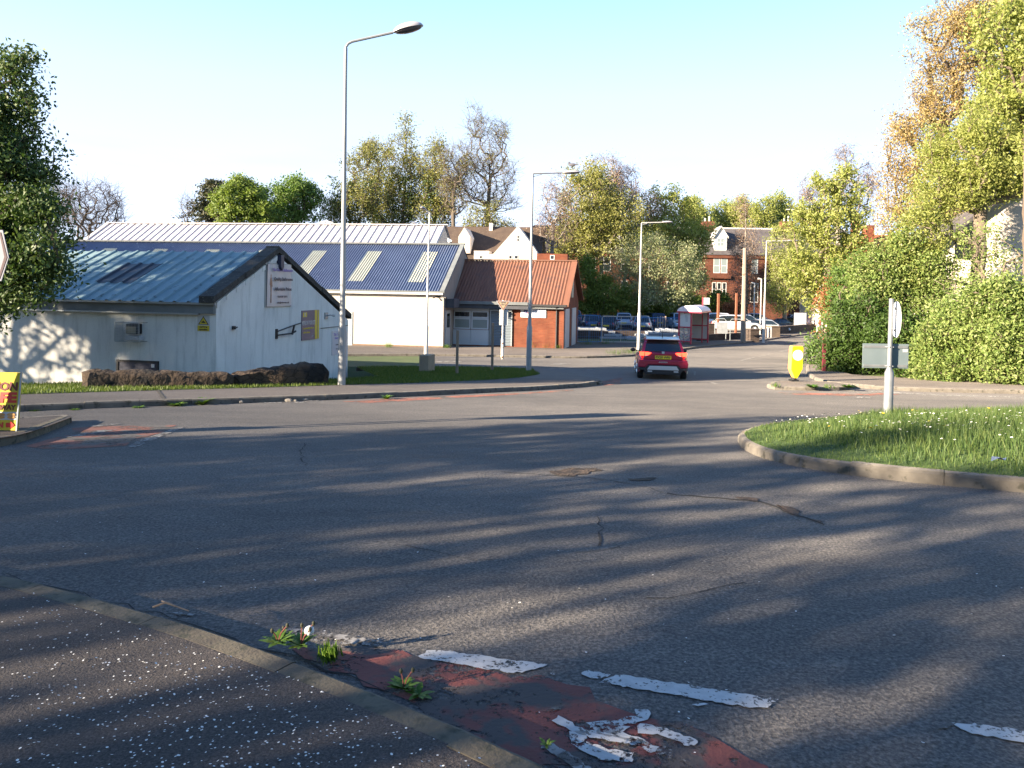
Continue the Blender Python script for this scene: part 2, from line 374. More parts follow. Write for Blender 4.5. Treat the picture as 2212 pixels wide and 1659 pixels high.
# ---- left refuge with the cafe board
lk = smoothline(gp([(-500, 1030), (-150, 990), (0, 969), (60, 954), (130, 926), (156, 915)]), 2)
lb = smoothline([lk[-1]] + gp([(158, 912), (140, 911), (0, 921), (-200, 930), (-500, 950)]), 2)
kerb('kerb', lk, 1, seed=6, m=M['kerbdark']); kerb('kerb', lb, 1, seed=7)
struct(drape('refuge', [(p[0] + .0, p[1] + .1) for p in lk] + [(p[0] - .05, p[1]) for p in lb[1:]], .117, M['footway']))
# ---- central island
isl = gp([(1592, 955), (1600, 972), (1650, 995), (1750, 1016), (1850, 1031), (1950, 1043), (2100, 1057), (2212, 1067), (2400, 1083)]) + [(11.5, 8.2), (15, 9.4), (17.5, 12), (17.2, 15)] + gp([(2400, 900), (2212, 898), (2000, 900), (1900, 904), (1800, 914), (1700, 925), (1620, 938)])
isl = smoothline(isl + [isl[0]], 2)
kerb('kerb', isl, 1, seed=8, top=.14)
ctr = np.mean(np.array(isl), axis=0); ia = np.array(isl)
def edge_d(x, y): return float(np.min(np.hypot(ia[:, 0] - x, ia[:, 1] - y)))
def idome(x, y): e = edge_d(x, y); return .16 * min(1, e / 2.6) + .03 * math.sin(x * 1.7) * math.sin(y * 2.1) * min(1, e / 1.5)
isl_in = [tuple(Vector(p) + (Vector(ctr) - Vector(p)).normalized() * .1) for p in isl[:-1]]
struct(drape('island_grass', isl_in, .13, M['turf'], gx=.55, dome=idome))
# ---- small traffic island with the bollard
ti = smoothline(gp([(1656, 837), (1664, 842), (1700, 844), (1760, 845), (1838, 844), (1846, 840), (1838, 835), (1760, 830), (1700, 829), (1672, 830), (1656, 837)]), 1)
kerb('kerb', ti, 1, seed=9, top=.12)
tc_ = np.mean(np.array(ti), axis=0)
struct(drape('traffic_island', [tuple(Vector(p) + (Vector(tc_) - Vector(p)).normalized() * .1) for p in ti[:-1]], .11, M['footfar']))
# ---- right pavement
rk = smoothline(gp([(2700, 862), (2400, 858), (2212, 852), (2000, 848), (1900, 843), (1845, 838), (1800, 833), (1760, 824), (1738, 806), (1745, 782), (1772, 748), (1790, 728)]), 2)
kerb('kerb', rk, -1, seed=10)
ri = []
for i, p in enumerate(rk):
    a = Vector(rk[max(i - 1, 0)]); b = Vector(rk[min(i + 1, len(rk) - 1)]); d = (b - a).normalized(); ri.append(tuple(Vector(p) - Vector((-d.y, d.x)) * .1))
struct(drape('pavement', ri + gp([(1800, 728), (1790, 760), (1785, 800), (1840, 815), (2000, 826), (2212, 831), (2700, 838)]), .117, M['footfar']))
# car park surface behind the fence
struct(drape('car_park', gp([(1150, 730), (1466, 729), (1600, 726), (1700, 716), (1780, 708)]) + [(100, 105), (20, 105), (2, 90), (2, 66)], .02, M['footfar']))
RAISE = .45
struct(drape('car_park', gp([(1150, 727.6), (1238, 728.2), (1470, 729.2), (1512, 736), (1632, 730.2)], .02) + [(30, 100), (4, 100)], RAISE, M['footfar']))
# ------------------------------------------------------------------ markings
def ragged(pts, amp, seed, step=.12):
    rg = random.Random(seed); out = []
    q = resample(list(pts) + [pts[0]], step)
    return [(p.x + rg.uniform(-amp, amp), p.y + rg.uniform(-amp, amp)) for p in q]
def mark(name, px, off=.019, m='mark', amp=.008, seed=1, step=.022):
    return struct(drape(name, ragged(gp(px), amp, seed, step), off, M[m]))
mark('road_marking', [(905, 1426), (929, 1412), (962, 1414), (1180, 1445), (1134, 1461), (1094, 1461), (905, 1429)], seed=3)
mark('road_marking', [(1294, 1483), (1331, 1465), (1685, 1520), (1657, 1540), (1630, 1539)], seed=4)
mark('road_marking', [(1255, 1463), (1266, 1457), (1320, 1465), (1314, 1472), (1279, 1474), (1265, 1469)], seed=5)
mark('road_marking', [(1186, 1464), (1196, 1461), (1206, 1465), (1196, 1470)], seed=6, step=.03)
mark('road_marking', [(1495, 1530), (1530, 1524), (1530, 1533), (1505, 1536)], seed=7, step=.05)
mark('road_marking', [(600, 1368), (640, 1366), (770, 1382), (852, 1400), (838, 1408), (800, 1400), (720, 1402), (640, 1386)], seed=8, m='markworn', step=.1)
mark('road_marking', [(2060, 1575), (2105, 1572), (2230, 1592), (2230, 1618), (2150, 1603), (2085, 1590)], seed=9)
mark('road_marking', [(2000, 1592), (2040, 1574), (2060, 1568), (2050, 1582)], seed=10, m='markworn', step=.06)
mark('road_marking', [(368, 1329), (420, 1333), (425, 1338), (390, 1338)], seed=11, m='markworn', step=.05)
# red cycle lane with ragged edge
mark('cycle_lane', [(640, 1404), (720, 1404), (860, 1412), (930, 1432), (1090, 1460), (1210, 1474), (1262, 1500), (1300, 1520), (1330, 1522), (1345, 1545), (1400, 1553), (1480, 1570), (1500, 1585), (1560, 1600), (1570, 1625), (1620, 1640), (1660, 1680), (1700, 1760), (1420, 1790), (1280, 1720), (1130, 1650), (980, 1575), (840, 1510), (700, 1440), (630, 1404)], off=.016, m='redlane', amp=.03, seed=12, step=.1)
# the bicycle painted on it
def stroke(pts, wpx, seed, m='mark'):
    q = [G(a, b) for a, b in pts]; q = [Vector((p.x, p.y)) for p in q]; Lp, Rp = [], []
    for i, p in enumerate(q):
        d = (q[min(i + 1, len(q) - 1)] - q[max(i - 1, 0)]).normalized(); n = Vector((-d.y, d.x)) * wpx / 2
        Lp.append(p + n); Rp.append(p - n)
    return struct(drape('bicycle_marking', ragged([tuple(p) for p in Lp + Rp[::-1]], .008, seed, .022), .021, M[m]))
stroke([(1200, 1562), (1250, 1590), (1320, 1607), (1400, 1618)], .045, 1); stroke([(1290, 1590), (1340, 1600), (1420, 1632)], .05, 2)
stroke([(1245, 1590), (1250, 1616), (1300, 1640), (1365, 1650)], .07, 3); stroke([(1272, 1577), (1330, 1574), (1390, 1560), (1395, 1549), (1370, 1547)], .045, 4)
stroke([(1380, 1584), (1430, 1592), (1500, 1618)], .06, 5); stroke([(1420, 1630), (1450, 1640), (1460, 1659)], .07, 6, 'markworn')
stroke([(1180, 1548), (1200, 1540), (1215, 1541)], .03, 7, 'markworn'); stroke([(1320, 1582), (1350, 1585), (1340, 1590), (1285, 1584)], .05, 8)
stroke([(1180, 1620), (1230, 1650), (1280, 1690)], .05, 9, 'markworn')
# left arm markings
mark('cycle_lane', [(50, 966), (150, 940), (160, 925), (260, 922), (380, 920), (360, 935), (300, 950), (270, 965), (150, 972), (90, 972)], off=.016, m='redfar', amp=.03, seed=20, step=.3)
mark('road_marking', [(135, 948), (215, 931), (262, 929), (225, 936), (160, 947)], m='markworn', seed=21, step=.15)
mark('road_marking', [(210, 921), (255, 915), (262, 918), (215, 924), (160, 926)], m='markworn', seed=22, step=.15)
mark('road_marking', [(275, 968), (300, 955), (370, 930), (403, 922), (398, 926), (320, 958), (292, 970)], m='markworn', seed=23, step=.15)
mark('road_marking', [(555, 872), (640, 869), (690, 866), (690, 868), (640, 873)], m='markworn', seed=24, step=.15)
mark('cycle_lane', [(740, 869), (860, 862), (1100, 851), (1240, 843), (1240, 846), (1000, 860), (800, 872)], off=.016, m='redfar', amp=.05, seed=25, step=.3)
mark('cycle_lane', [(1296, 826), (1330, 817), (1345, 818), (1340, 828), (1305, 836)], off=.016, m='redfar', amp=.05, seed=26, step=.3)
mark('cycle_lane', [(1680, 849), (1760, 850), (1850, 852), (1900, 850), (1950, 853), (1850, 856), (1700, 853)], off=.016, m='redfar', amp=.05, seed=27, step=.3)
mark('road_marking', [(1850, 843), (1900, 846), (2000, 852), (2212, 859), (2212, 861), (2000, 855), (1880, 848)], m='markworn', amp=.02, seed=28, step=.3)
for k, q in enumerate([[(1598, 779), (1628, 772), (1629, 774), (1600, 781)], [(1638, 770), (1664, 765), (1665, 767), (1640, 772)], [(1684, 759), (1706, 754), (1707, 756), (1686, 761)], [(1724, 749), (1740, 745), (1741, 747), (1726, 751)],
                       [(1498, 803), (1503, 802), (1503, 811), (1499, 812)], [(1500, 814), (1504, 814), (1518, 822), (1516, 824)], [(1526, 825), (1530, 825), (1556, 831), (1552, 833)],
                       [(1160, 802), (1196, 796), (1200, 798), (1166, 804)], [(1205, 797), (1240, 793), (1245, 795), (1210, 799)], [(1190, 787), (1235, 785), (1235, 787), (1190, 789)], [(1265, 799), (1290, 797), (1290, 799), (1268, 801)],
                       [(910, 781), (960, 780), (1000, 781), (1000, 783), (910, 783)], [(1850, 858), (1880, 859), (1880, 862), (1850, 861)]]):
    mark('road_marking', q, m='markworn', amp=.01, seed=30 + k, step=.4)
# cracks and potholes
def crack(px, wid, seed):
    rg = random.Random(seed); q = resample([tuple(G(a, b)[:2]) for a, b in px], .12); mb = MB(); pr = None
    for i, p in enumerate(q):
        wd = wid * rg.uniform(.3, 1.3); d = (q[min(i + 1, len(q) - 1)] - q[max(i - 1, 0)]); d = d.normalized() if d.length > 0 else Vector((1, 0)); n = Vector((-d.y, d.x)); p = p + n * rg.uniform(-.03, .03)
        cur = ((p.x + n.x * wd / 2, p.y + n.y * wd / 2, H(p.y) + .017), (p.x - n.x * wd / 2, p.y - n.y * wd / 2, H(p.y) + .017))
        if pr: mb.add([pr[0], pr[1], cur[1], cur[0]], [(0, 1, 2, 3)])
        pr = cur
    return struct(mb.build('road_crack', M['crack']))
crack([(1080, 1022), (1200, 1030), (1300, 1038), (1400, 1055), (1440, 1070)],   .014, 1)
crack([(1440, 1070), (1520, 1077), (1620, 1084), (1680, 1098), (1720, 1118), (1790, 1138)], .035, 2)
crack([(1290, 1120), (1300, 1140), (1296, 1165), (1302, 1190)], .016, 3); crack([(1240, 1196), (1302, 1192), (1370, 1184)], .010, 4)
crack([(655, 960), (650, 985), (662, 1010)], .014, 5); crack([(1400, 1300), (1500, 1290), (1620, 1260)], .01, 6); crack([(880, 1180), (1000, 1210), (1090, 1216)], .01, 7)
crack([(0, 1246), (150, 1282), (320, 1328), (450, 1370), (700, 1452), (870, 1520)], .012, 8)
def pit(px, seed): return struct(drape('pothole', ragged(gp(px), .035, seed, .12), .0185, M['pothole']))
pit([(1190, 1022), (1230, 1014), (1285, 1014), (1305, 1020), (1270, 1024), (1240, 1032), (1210, 1030)], 1)
pit([(1350, 1038), (1420, 1034), (1410, 1040), (1360, 1043)], 2); pit([(1680, 1095), (1715, 1100), (1740, 1116), (1720, 1120), (1690, 1112)], 3); pit([(1740, 1122), (1790, 1130), (1780, 1136), (1750, 1130)], 4)
pit([(1585, 1078), (1630, 1080), (1650, 1088), (1600, 1084)], 5)
# a low slab of darker repair on the far footway
mark('pavement_joint', [(336, 851), (342, 851), (362, 880), (352, 880)], off=.1225, m='crack', amp=.02, seed=60)
# ------------------------------------------------------------------ grass blades, daisies, petals
def leafmat(name, cols, trans=.35, rough=.55, tcol=None):
    m = bpy.data.materials.new(name); m.use_nodes = True; nt = m.node_tree; b = nt.nodes['Principled BSDF']; out = nt.nodes['Material Output']
    a = nt.nodes.new('ShaderNodeAttribute'); a.attribute_name = 'rnd'
    n = len(cols); c = ramp(nt, [(i / max(1, n - 1), k) for i, k in enumerate(cols)], a.outputs['Fac'])
    nt.links.new(c, b.inputs[0]); b.inputs['Roughness'].default_value = rough; b.inputs['Specular IOR Level'].default_value = .35
    t = nt.nodes.new('ShaderNodeBsdfTranslucent'); c2 = mixc(nt, 1.0, c, tcol or (1.25, 1.3, .7), 'MULTIPLY'); nt.links.new(c2, t.inputs[0])
    x = nt.nodes.new('ShaderNodeMixShader'); x.inputs[0].default_value = trans
    nt.links.new(b.outputs[0], x.inputs[1]); nt.links.new(t.outputs[0], x.inputs[2]); nt.links.new(x.outputs[0], out.inputs[0])
    return m
M['grass'] = leafmat('grass_blades', [(.045, .09, .025), (.08, .135, .035), (.14, .18, .05)], .3)
M['grassb'] = leafmat('verge_blades', [(.05, .085, .012), (.08, .125, .018), (.13, .155, .035)], .3)  # slightly yellower blades for the short verge grass
M['white'] = mat('white_petal', (.8, .8, .76), .8)
M['daisyy'] = mat('yellow_flower', (.75, .55, .03), .8)
def inside(poly, pts):
    poly = np.array(poly); x, y = pts[:, 0], pts[:, 1]; c = np.zeros(len(pts), bool); j = len(poly) - 1
    for i in range(len(poly)):
        xi, yi = poly[i]; xj, yj = poly[j]
        c ^= ((yi > y) != (yj > y)) & (x < (xj - xi) * (y - yi) / (yj - yi + 1e-12) + xi); j = i
    return c
def scatter(poly, n, seed, inset=None):
    r = np.random.default_rng(seed); a = np.array(poly); out = np.zeros((0, 2))
    while len(out) < n:
        p = r.uniform(a.min(0), a.max(0), (n * 2, 2)); out = np.vstack([out, p[inside(poly, p)]])
    return out[:n]
Hn = np.vectorize(H)
def blades(name, xy, z, h, wd, m, seed, lean=.35):
    r = np.random.default_rng(seed); n = len(xy); a = r.uniform(0, 2 * np.pi, n); hh = h * r.uniform(.45, 1.25, n); ww = wd * r.uniform(.7, 1.3, n)
    la = r.uniform(0, 2 * np.pi, n); ll = hh * r.uniform(0, lean * 1.6, n)
    base = np.c_[xy, z]; dx = np.c_[np.cos(a), np.sin(a), np.zeros(n)] * ww[:, None] / 2
    tip = base + np.c_[np.cos(la) * ll, np.sin(la) * ll, hh]
    co = np.stack([base - dx, base + dx, tip], 1).reshape(-1, 3)
    return fastmesh(name, co, 3, m, None, r.uniform(0, 1, n))
xy = scatter(isl_in, 70000, 3)
dm = np.array([idome(x, y) for x, y in xy]); ed = np.array([edge_d(x, y) for x, y in xy])
cl = .5 + .5 * np.sin(xy[:, 0] * 2.3 + 1.3 * np.sin(xy[:, 1] * 1.9)) * np.sin(xy[:, 1] * 2.7 + np.sin(xy[:, 0] * 3.1))
hb = (.06 + .13 * np.clip((ed - .3) / 1.2, 0, 1)) * (.55 + .8 * cl)
# a taller tuft round the sign post
PB = P(1918, 889, 13.6); dpost = np.hypot(xy[:, 0] - PB.x, xy[:, 1] - PB.y); hb = hb + .10 * np.exp(-(dpost / .5) ** 2)
g = blades('grass', xy, Hn(xy[:, 1]) + .13 + dm - .01, hb * .85, .011, M['grass'], 4); tag(g, kind='stuff', label='long green grass growing on the roundabout island', cat='grass')
xy = scatter(verge, 52000, 5); xy = xy[(xy[:, 0] > -20)]
g = blades('grass', xy, Hn(xy[:, 1]) + .115, .075, .022, M['grassb'], 6); tag(g, kind='stuff', label='short sunlit grass on the verge before the huts', cat='grass')
def dots(name, xy, z, r0, m, label, seed, cat):
    r = np.random.default_rng(seed); n = len(xy); k = np.arange(6) * np.pi / 3; rr = r0 * r.uniform(.6, 1.2, n)
    tl = r.normal(0, .35, (n, 2))
    co = np.stack([np.c_[xy[:, 0] + rr * np.cos(q), xy[:, 1] + rr * np.sin(q), z + rr * .6 * (np.cos(q) * tl[:, 0] + np.sin(q) * tl[:, 1] - .35 * np.sin(q))] for q in k], 1).reshape(-1, 3)
    o = fastmesh(name, co, 6, m); tag(o, kind='stuff', label=label, cat=cat); return o
isl_c = gp([(1640, 950), (1700, 935), (1800, 925), (2000, 925), (2212, 940), (2212, 1010), (2100, 1015), (1900, 1000), (1800, 985), (1680, 965)])
xy = scatter(isl_c, 620, 8); c2 = .5 + .5 * np.sin(xy[:, 0] * 1.9) * np.sin(xy[:, 1] * 2.2 + 1); xy = xy[np.random.default_rng(1).uniform(0, 1, len(xy)) < c2 * 1.3][:430]
xy = xy[inside(isl_in, xy) & np.array([edge_d(x, y) > .35 for x, y in xy])]
dots('daisies', xy, Hn(xy[:, 1]) + .13 + np.array([idome(x, y) for x, y in xy]) + .12, .0145, M['white'], 'small white daisies scattered in the island grass', 9, 'flowers')
xy = scatter(isl_c, 22, 12); xy = xy[inside(isl_in, xy) & np.array([edge_d(x, y) > .35 for x, y in xy])]; dots('dandelions', xy, Hn(xy[:, 1]) + .13 + np.array([idome(x, y) for x, y in xy]) + .15, .02, M['daisyy'], 'yellow dandelion heads in the island grass', 10, 'flowers')
pp = [p for p in nki if p[1] > -1 and p[0] > -8] + [(-1, -.5), (-8, 1), (-8, nki[0][1])]
xy = scatter(pp, 42000, 13)
kd = np.array([min(math.hypot(a - p[0], b - p[1]) for p in nki[::3]) for a, b in xy])
pr_ = np.exp(-((kd - .6) / .62) ** 2) * (.55 + .45 * np.sin(xy[:, 0] * 2.2 + xy[:, 1] * 1.3)) + .05
xy = xy[np.random.default_rng(14).uniform(0, 1, len(xy)) < pr_ * .85]
dots('petals', xy, Hn(xy[:, 1]) + .118 + .006, .0042, M['white'], 'fallen white blossom petals strewn over the near pavement', 15, 'petals')
xy = scatter(gp([(0, 1100), (2212, 1250), (2212, 1650), (1300, 1640), (560, 1380), (0, 1230)]), 90, 16)
dots('petals', xy, Hn(xy[:, 1]) + .012 + .006, .006, M['white'], 'few white petals blown onto the carriageway', 17, 'petals')
# ================================================================== BUILDINGS
def render_mat(name, a, b, stain, sc=1.2, k=(.5, .75)):
    """painted render with vertical dirt runs"""
    m = mat(name, a, .9, spec=.25); nt = m.node_tree; bs = nt.nodes['Principled BSDF']
    c = ramp(nt, [(.3, a), (.72, b)], noise(nt, mapv(nt), .9, 6))
    run = noise(nt, mapv(nt, (3.2, 3.2, .42)), sc, 7, .7); kk = ramp(nt, [(k[0], (0, 0, 0)), (k[1] + .08, (.9, .9, .9))], run)
    c = mixc(nt, kk, c, stain)
    sp = noise(nt, mapv(nt), 22, 5, .8); c = mixc(nt, ramp(nt, [(.55, (0, 0, 0)), (.8, (.7, .7, .7))], sp), c, stain)
    nt.links.new(c, bs.inputs[0]); bump(nt, sp, .5, .01, bs); return m
M['hutwall'] = render_mat('hut_render', (.66, .66, .64), (.76, .76, .73), (.33, .34, .32), 1.2, (.50, .80))
M['whwall'] = render_mat('white_render', (.62, .56, .49), (.68, .63, .57), (.48, .36, .26), .8, (.62, .85))
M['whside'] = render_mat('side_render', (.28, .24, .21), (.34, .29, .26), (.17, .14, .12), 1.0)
M['plinth'] = tex('plinth', (.30, .20, .13), (.20, .13, .09), 4, .9, 5)
def sheet(name, a, b, c=None, cs=3, metal=.0, rough=.45, cp=(.6, .7)):
    return tex(name, a, b, .8, rough, 6, sc=(1, 1, 1), c=c, cs=cs, cp=cp, metal=metal, bmp=.1, bd=.003, bs=30)
M['hutroof'] = sheet('roof_grey_blue', (.15, .225, .235), (.20, .28, .285), (.08, .11, .11), 6)
M['hutlight'] = sheet('roof_dark_panel', (.028, .031, .036), (.048, .048, .055), (.14, .14, .14), 9, cp=(.72, .76))
M['blueroof'] = sheet('roof_blue', (.066, .088, .15), (.09, .118, .185), (.25, .28, .33), 7, cp=(.66, .70))
M['cream'] = sheet('roof_light_cream', (.35, .35, .28), (.43, .43, .35))
M['whiteroof'] = sheet('roof_white', (.42, .39, .40), (.50, .47, .47), (.34, .33, .35), 2)
M['brownroof'] = tex('roof_brown', (.17, .075, .048), (.23, .105, .065), .8, .7, 6, sc=(3, .6, .6), c=(.13, .07, .055), cs=1.1, cp=(.55, .72))
M['copingmoss'] = tex('mossy_coping', (.035, .035, .035), (.075, .07, .062), 7, .95, 6, bmp=.9, bd=.03, bs=18, c=(.16, .15, .13), cs=16)
M['fasciagrey'] = tex('fascia', (.16, .175, .18), (.22, .235, .235), 2, .8)
M['greymetal'] = mat('grey_metal', (.30, .33, .34), .5, .3)
M['steelgrey'] = tex('galvanised', (.19, .205, .22), (.27, .285, .30), 5, .5, 5, metal=.35)
M['paintwhite'] = tex('white_paint', (.46, .45, .43), (.56, .55, .52), 3, .6)
M['upvc'] = mat('white_plastic', (.46, .485, .51), .4)
M['black'] = mat('black', (.018, .018, .02), .6)
M['darkblue'] = mat('dark_blue_door', (.025, .03, .06), .5)
M['darkgrey'] = tex('dark_fascia', (.05, .055, .07), (.08, .085, .10), 3, .7)
M['glass'] = mat('window_glass', (.015, .018, .022), .08, 0, .8)
M['glasspale'] = mat('blind_glass', (.20, .24, .24), .25, 0, .6)
M['shutter'] = mat('roller_shutter', (.19, .225, .25), .5, .3)
def wave(nt, v, scale, direction='X'): 
    n = nt.nodes.new('ShaderNodeTexWave'); n.bands_direction = direction; n.inputs['Scale'].default_value = scale; nt.links.new(v, n.inputs[0]); return n.outputs[0]
def brick(name, a, b, mortar, scale=1.0, kind='Object', swap=False):
    m = mat(name, a, .9, spec=.2); nt = m.node_tree; bs = nt.nodes['Principled BSDF']
    t = nt.nodes.new('ShaderNodeTexCoord'); s = nt.nodes.new('ShaderNodeSeparateXYZ'); c = nt.nodes.new('ShaderNodeCombineXYZ'); ad = nt.nodes.new('ShaderNodeMath')
    nt.links.new(t.outputs[kind], s.inputs[0]); nt.links.new(s.outputs[0], ad.inputs[0]); nt.links.new(s.outputs[1], ad.inputs[1]); nt.links.new(ad.outputs[0], c.inputs[0]); nt.links.new(s.outputs[2], c.inputs[1])
    k = nt.nodes.new('ShaderNodeTexBrick'); nt.links.new(c.outputs[0], k.inputs[0]); k.inputs['Scale'].default_value = scale
    k.inputs['Color1'].default_value = (*a, 1); k.inputs['Color2'].default_value = (*b, 1); k.inputs['Mortar'].default_value = (*mortar, 1)
    k.inputs['Mortar Size'].default_value = .010; k.inputs['Brick Width'].default_value = .225; k.inputs['Row Height'].default_value = .075
    f = noise(nt, mapv(nt), 1.3, 5); cc = mixc(nt, 1.0, k.outputs[0], ramp(nt, [(.3, (.75, .75, .75)), (.7, (1.2, 1.15, 1.1))], f), 'MULTIPLY')
    nt.links.new(cc, bs.inputs[0]); return m
M['brick'] = brick('red_brick', (.21, .055, .030), (.26, .082, .042), (.17, .09, .06))
M['sandstone'] = brick('sandstone', (.12, .045, .03), (.15, .06, .038), (.085, .04, .028), .35)
M['slate'] = tex('slate', (.055, .05, .055), (.095, .085, .085), 1.5, .7, 6, c=(.13, .12, .11), cs=5)
M['browntile'] = tex('brown_tile', (.07, .048, .036), (.10, .07, .05), 1.4, .85, 6, c=(.2, .16, .11), cs=9)
def corr(x0, x1, e, r, period, amp, off=0.0, n=4, trap=False):
    """corrugated sheet between an eave point e=(y,z) and a ridge point r=(y,z)"""
    mb = MB(); e, r = Vector(e), Vector(r); d = (r - e).normalized(); nn = Vector((-d.y, d.x))
    if nn.y < 0: nn = -nn
    cnt = int((x1 - x0) / period * n); vs = []
    pat = [0, 0, 1, 1] if trap else None
    rows = [0, .5, 1]
    for i in range(cnt + 1):
        x = x0 + i * period / n
        if trap:
            ph = i % n; a = amp if ph in (0, 1) and False else (amp if ph == 0 else (amp if ph == 1 else 0)); xx = x
            if n == 4 and ph == 1: xx = x0 + (i - 1) * period / n + period * .16
            if n == 4 and ph == 2: xx = x0 + (i - 2) * period / n + period * .26
            if n == 4 and ph == 3: xx = x0 + (i - 3) * period / n + period * .92
        else: a = amp * (.5 + .5 * math.cos(2 * math.pi * i / n)); xx = x
        for t in rows:
            p = e + (r - e) * t + nn * (a + off); vs.append((xx, p.x, p.y))
    k = len(rows); fs = [(i * k + j, (i + 1) * k + j, (i + 1) * k + j + 1, i * k + j + 1) for i in range(cnt) for j in range(k - 1)]
    mb.add(vs, fs); return mb
def wallbox(mb, pts_front, x0, x1): mb.prism(pts_front, x0, x1, 'x')
def fworld(o, fr): o.location = fr.o; o.rotation_euler = (0, 0, fr.r); return o
def hsolid(name, fr, x0, x1, prof, m, label, cat, group=None):
    root = empty(name, fr.o, fr.r); tag(root, label, cat, group)
    mb = MB(); mb.prism(prof, x0, x1, 'x'); mb.build('wall', m, root); return root
def window(root, x0, x1, z0, z1, y, fr_m, gl_m, bars=(0, 0), t=.05, depth=.06, name='window'):
    """frame standing 3 cm proud of the wall at y, with its pane"""
    mb = MB(); yf = y - .03
    mb.box(x0, x1, yf, y + .02, z0, z0 + t); mb.box(x0, x1, yf, y + .02, z1 - t, z1); mb.box(x0, x0 + t, yf, y + .02, z0 + t, z1 - t); mb.box(x1 - t, x1, yf, y + .02, z0 + t, z1 - t)
    for k in range(bars[0]): xx = x0 + (x1 - x0) * (k + 1) / (bars[0] + 1); mb.box(xx - t / 2, xx + t / 2, yf + .003, y + .02, z0 + t, z1 - t)
    for k in range(bars[1]): zz = z0 + (z1 - z0) * (k + 1) / (bars[1] + 1); mb.box(x0 + t, x1 - t, yf + .006, y + .02, zz - t / 2, zz + t / 2)
    o = mb.build(name, fr_m, root); p = MB(); p.box(x0 + t * .5, x1 - t * .5, y - .012, y + .01, z0 + t * .5, z1 - t * .5); p.build('pane', gl_m, o); return o
# ---------------------------------------------------------------- the near hut
fr = HUT
zg = H(20.7) - .7
ypk, zpk = fr.side(600, 547); yR, zR = fr.side(752, 688)
zA = fr.side(467, 650)[1]
yF = 0.0
HL = -24.0
hut = empty('workshop_hut', fr.o, fr.r); tag(hut, 'weathered grey rendered hut with corrugated grey-blue roof, dark coping and banners on its gable', 'building')
hprof = [(0, zg), (yR, zg - .3), (yR, zR - .06), (ypk, zpk - .06), (0, zA - .06)]
mb = MB(); mb.prism(hprof, HL, 0, 'x'); mb.build('wall', M['hutwall'], hut)
sl_ = (zpk - zA) / ypk
corr(HL - .1, -.30, (-.18, zA - .18 * sl_ + .02), (ypk, zpk + .02), .44, .045, 0, 4, True).build('roof', M['hutroof'], hut)
corr(HL - .1, -.30, (yR + .1, zR - .02), (ypk + .01, zpk + .02), .44, .045, 0, 4, True).build('roof', M['hutroof'], hut)
# dark replaced roof panel
x0, _ = fr.front(218, 612); x1, _ = fr.front(296, 612)
pk = [fr.front(a, b, 1.6)[0] for a, b in ((262, 590),)]
def onroof(f, px, py, e, r):      # where a pixel's ray meets a roof slope given by its eave and ridge (y,z)
    d = ray(px, py); c = Vector((0, 0, CAMZ)) - f.o; cx, cy, cz = c.dot(f.ux), c.dot(f.uy), CAMZ
    dx, dy, dz = d.dot(f.ux), d.dot(f.uy), d.z; s = (r[1] - e[1]) / (r[0] - e[0])
    t = (e[1] + s * (cy - e[0]) - cz) / (dz - s * dy); return cx + dx * t, cy + dy * t, cz + dz * t
e_, r_ = (-.18, zA - .18 * sl_ + .02), (ypk, zpk + .02)
q = [onroof(fr, *p, e_, r_) for p in ((217, 611), (284, 613), (363, 571), (291, 570))]
xa = (q[0][0] + q[3][0]) / 2; xb = (q[1][0] + q[2][0]) / 2; ya = (q[0][1] + q[1][1]) / 2; yb = (q[2][1] + q[3][1]) / 2
cell = .44; xa = HL - .1 + round((xa - HL + .1) / cell) * cell; xb = HL - .1 + round((xb - HL + .1) / cell) * cell
zs = lambda y: e_[1] + (y - e_[0]) * (r_[1] - e_[1]) / (r_[0] - e_[0])
corr(xa, xb + .02, (ya, zs(ya)), (yb, zs(yb)), .44, .045, .012, 4, True).build('roof_light', M['hutlight'], hut)
# verge copings, mossy and uneven
cp = MB(); rg = random.Random(5)
def coping(p, q, w0, w1, n):
    for i in range(n):
        a, b = i / n, (i + 1) / n; ya_, yb_ = p[0] + (q[0] - p[0]) * a, p[0] + (q[0] - p[0]) * b; za_, zb_ = p[1] + (q[1] - p[1]) * a, p[1] + (q[1] - p[1]) * b
        j = rg.uniform(-.015, .015); t = .15 + rg.uniform(0, .03)
        cp.hexa([(w0, ya_, za_ - .02), (w1 + j, ya_, za_ - .02), (w1 + j, yb_, zb_ - .02), (w0, yb_, zb_ - .02)], [(w0, ya_, za_ + t), (w1 + j, ya_, za_ + t), (w1 + j, yb_, zb_ + t), (w0, yb_, zb_ + t)])
coping((-.22, zA - .04), (ypk + .03, zpk + .05), -.40, .07, 9); coping((ypk - .02, zpk + .05), (yR + .15, zR - .0), -.40, .07, 11)
cp.build('coping', M['copingmoss'], hut)
st = MB()     # pale stones under the front coping
for i in range(7):
    a, b = i / 7 + .004, (i + 1) / 7 - .004; f0 = lambda t: (-.02 + (ypk + .02) * t, zA - .20 + (zpk - zA) * t)
    (y0, z0), (y1, z1) = f0(a), f0(b); st.hexa([(-.05, y0, z0), (.03, y0, z0), (.03, y1, z1), (-.05, y1, z1)], [(-.05, y0, z0 + .15), (.03, y0, z0 + .15), (.03, y1, z1 + .15), (-.05, y1, z1 + .15)])
st.build('verge_stones', M['hutwall'], hut)
fa = MB(); fa.box(HL, -.02, -.10, -.003, zA - .36, zA - .09); fa.build('fascia', M['fasciagrey'], hut)
gt = MB(); gt.box(HL, .06, -.17, -.101, zA - .11, zA - .05); gt.box(HL, -.5, -.12, -.003, zA - .40, zA - .362); gt.build('gutter', M['greymetal'], hut)
x0, z0 = fr.front(258, 781); x1, _ = fr.front(340, 783)
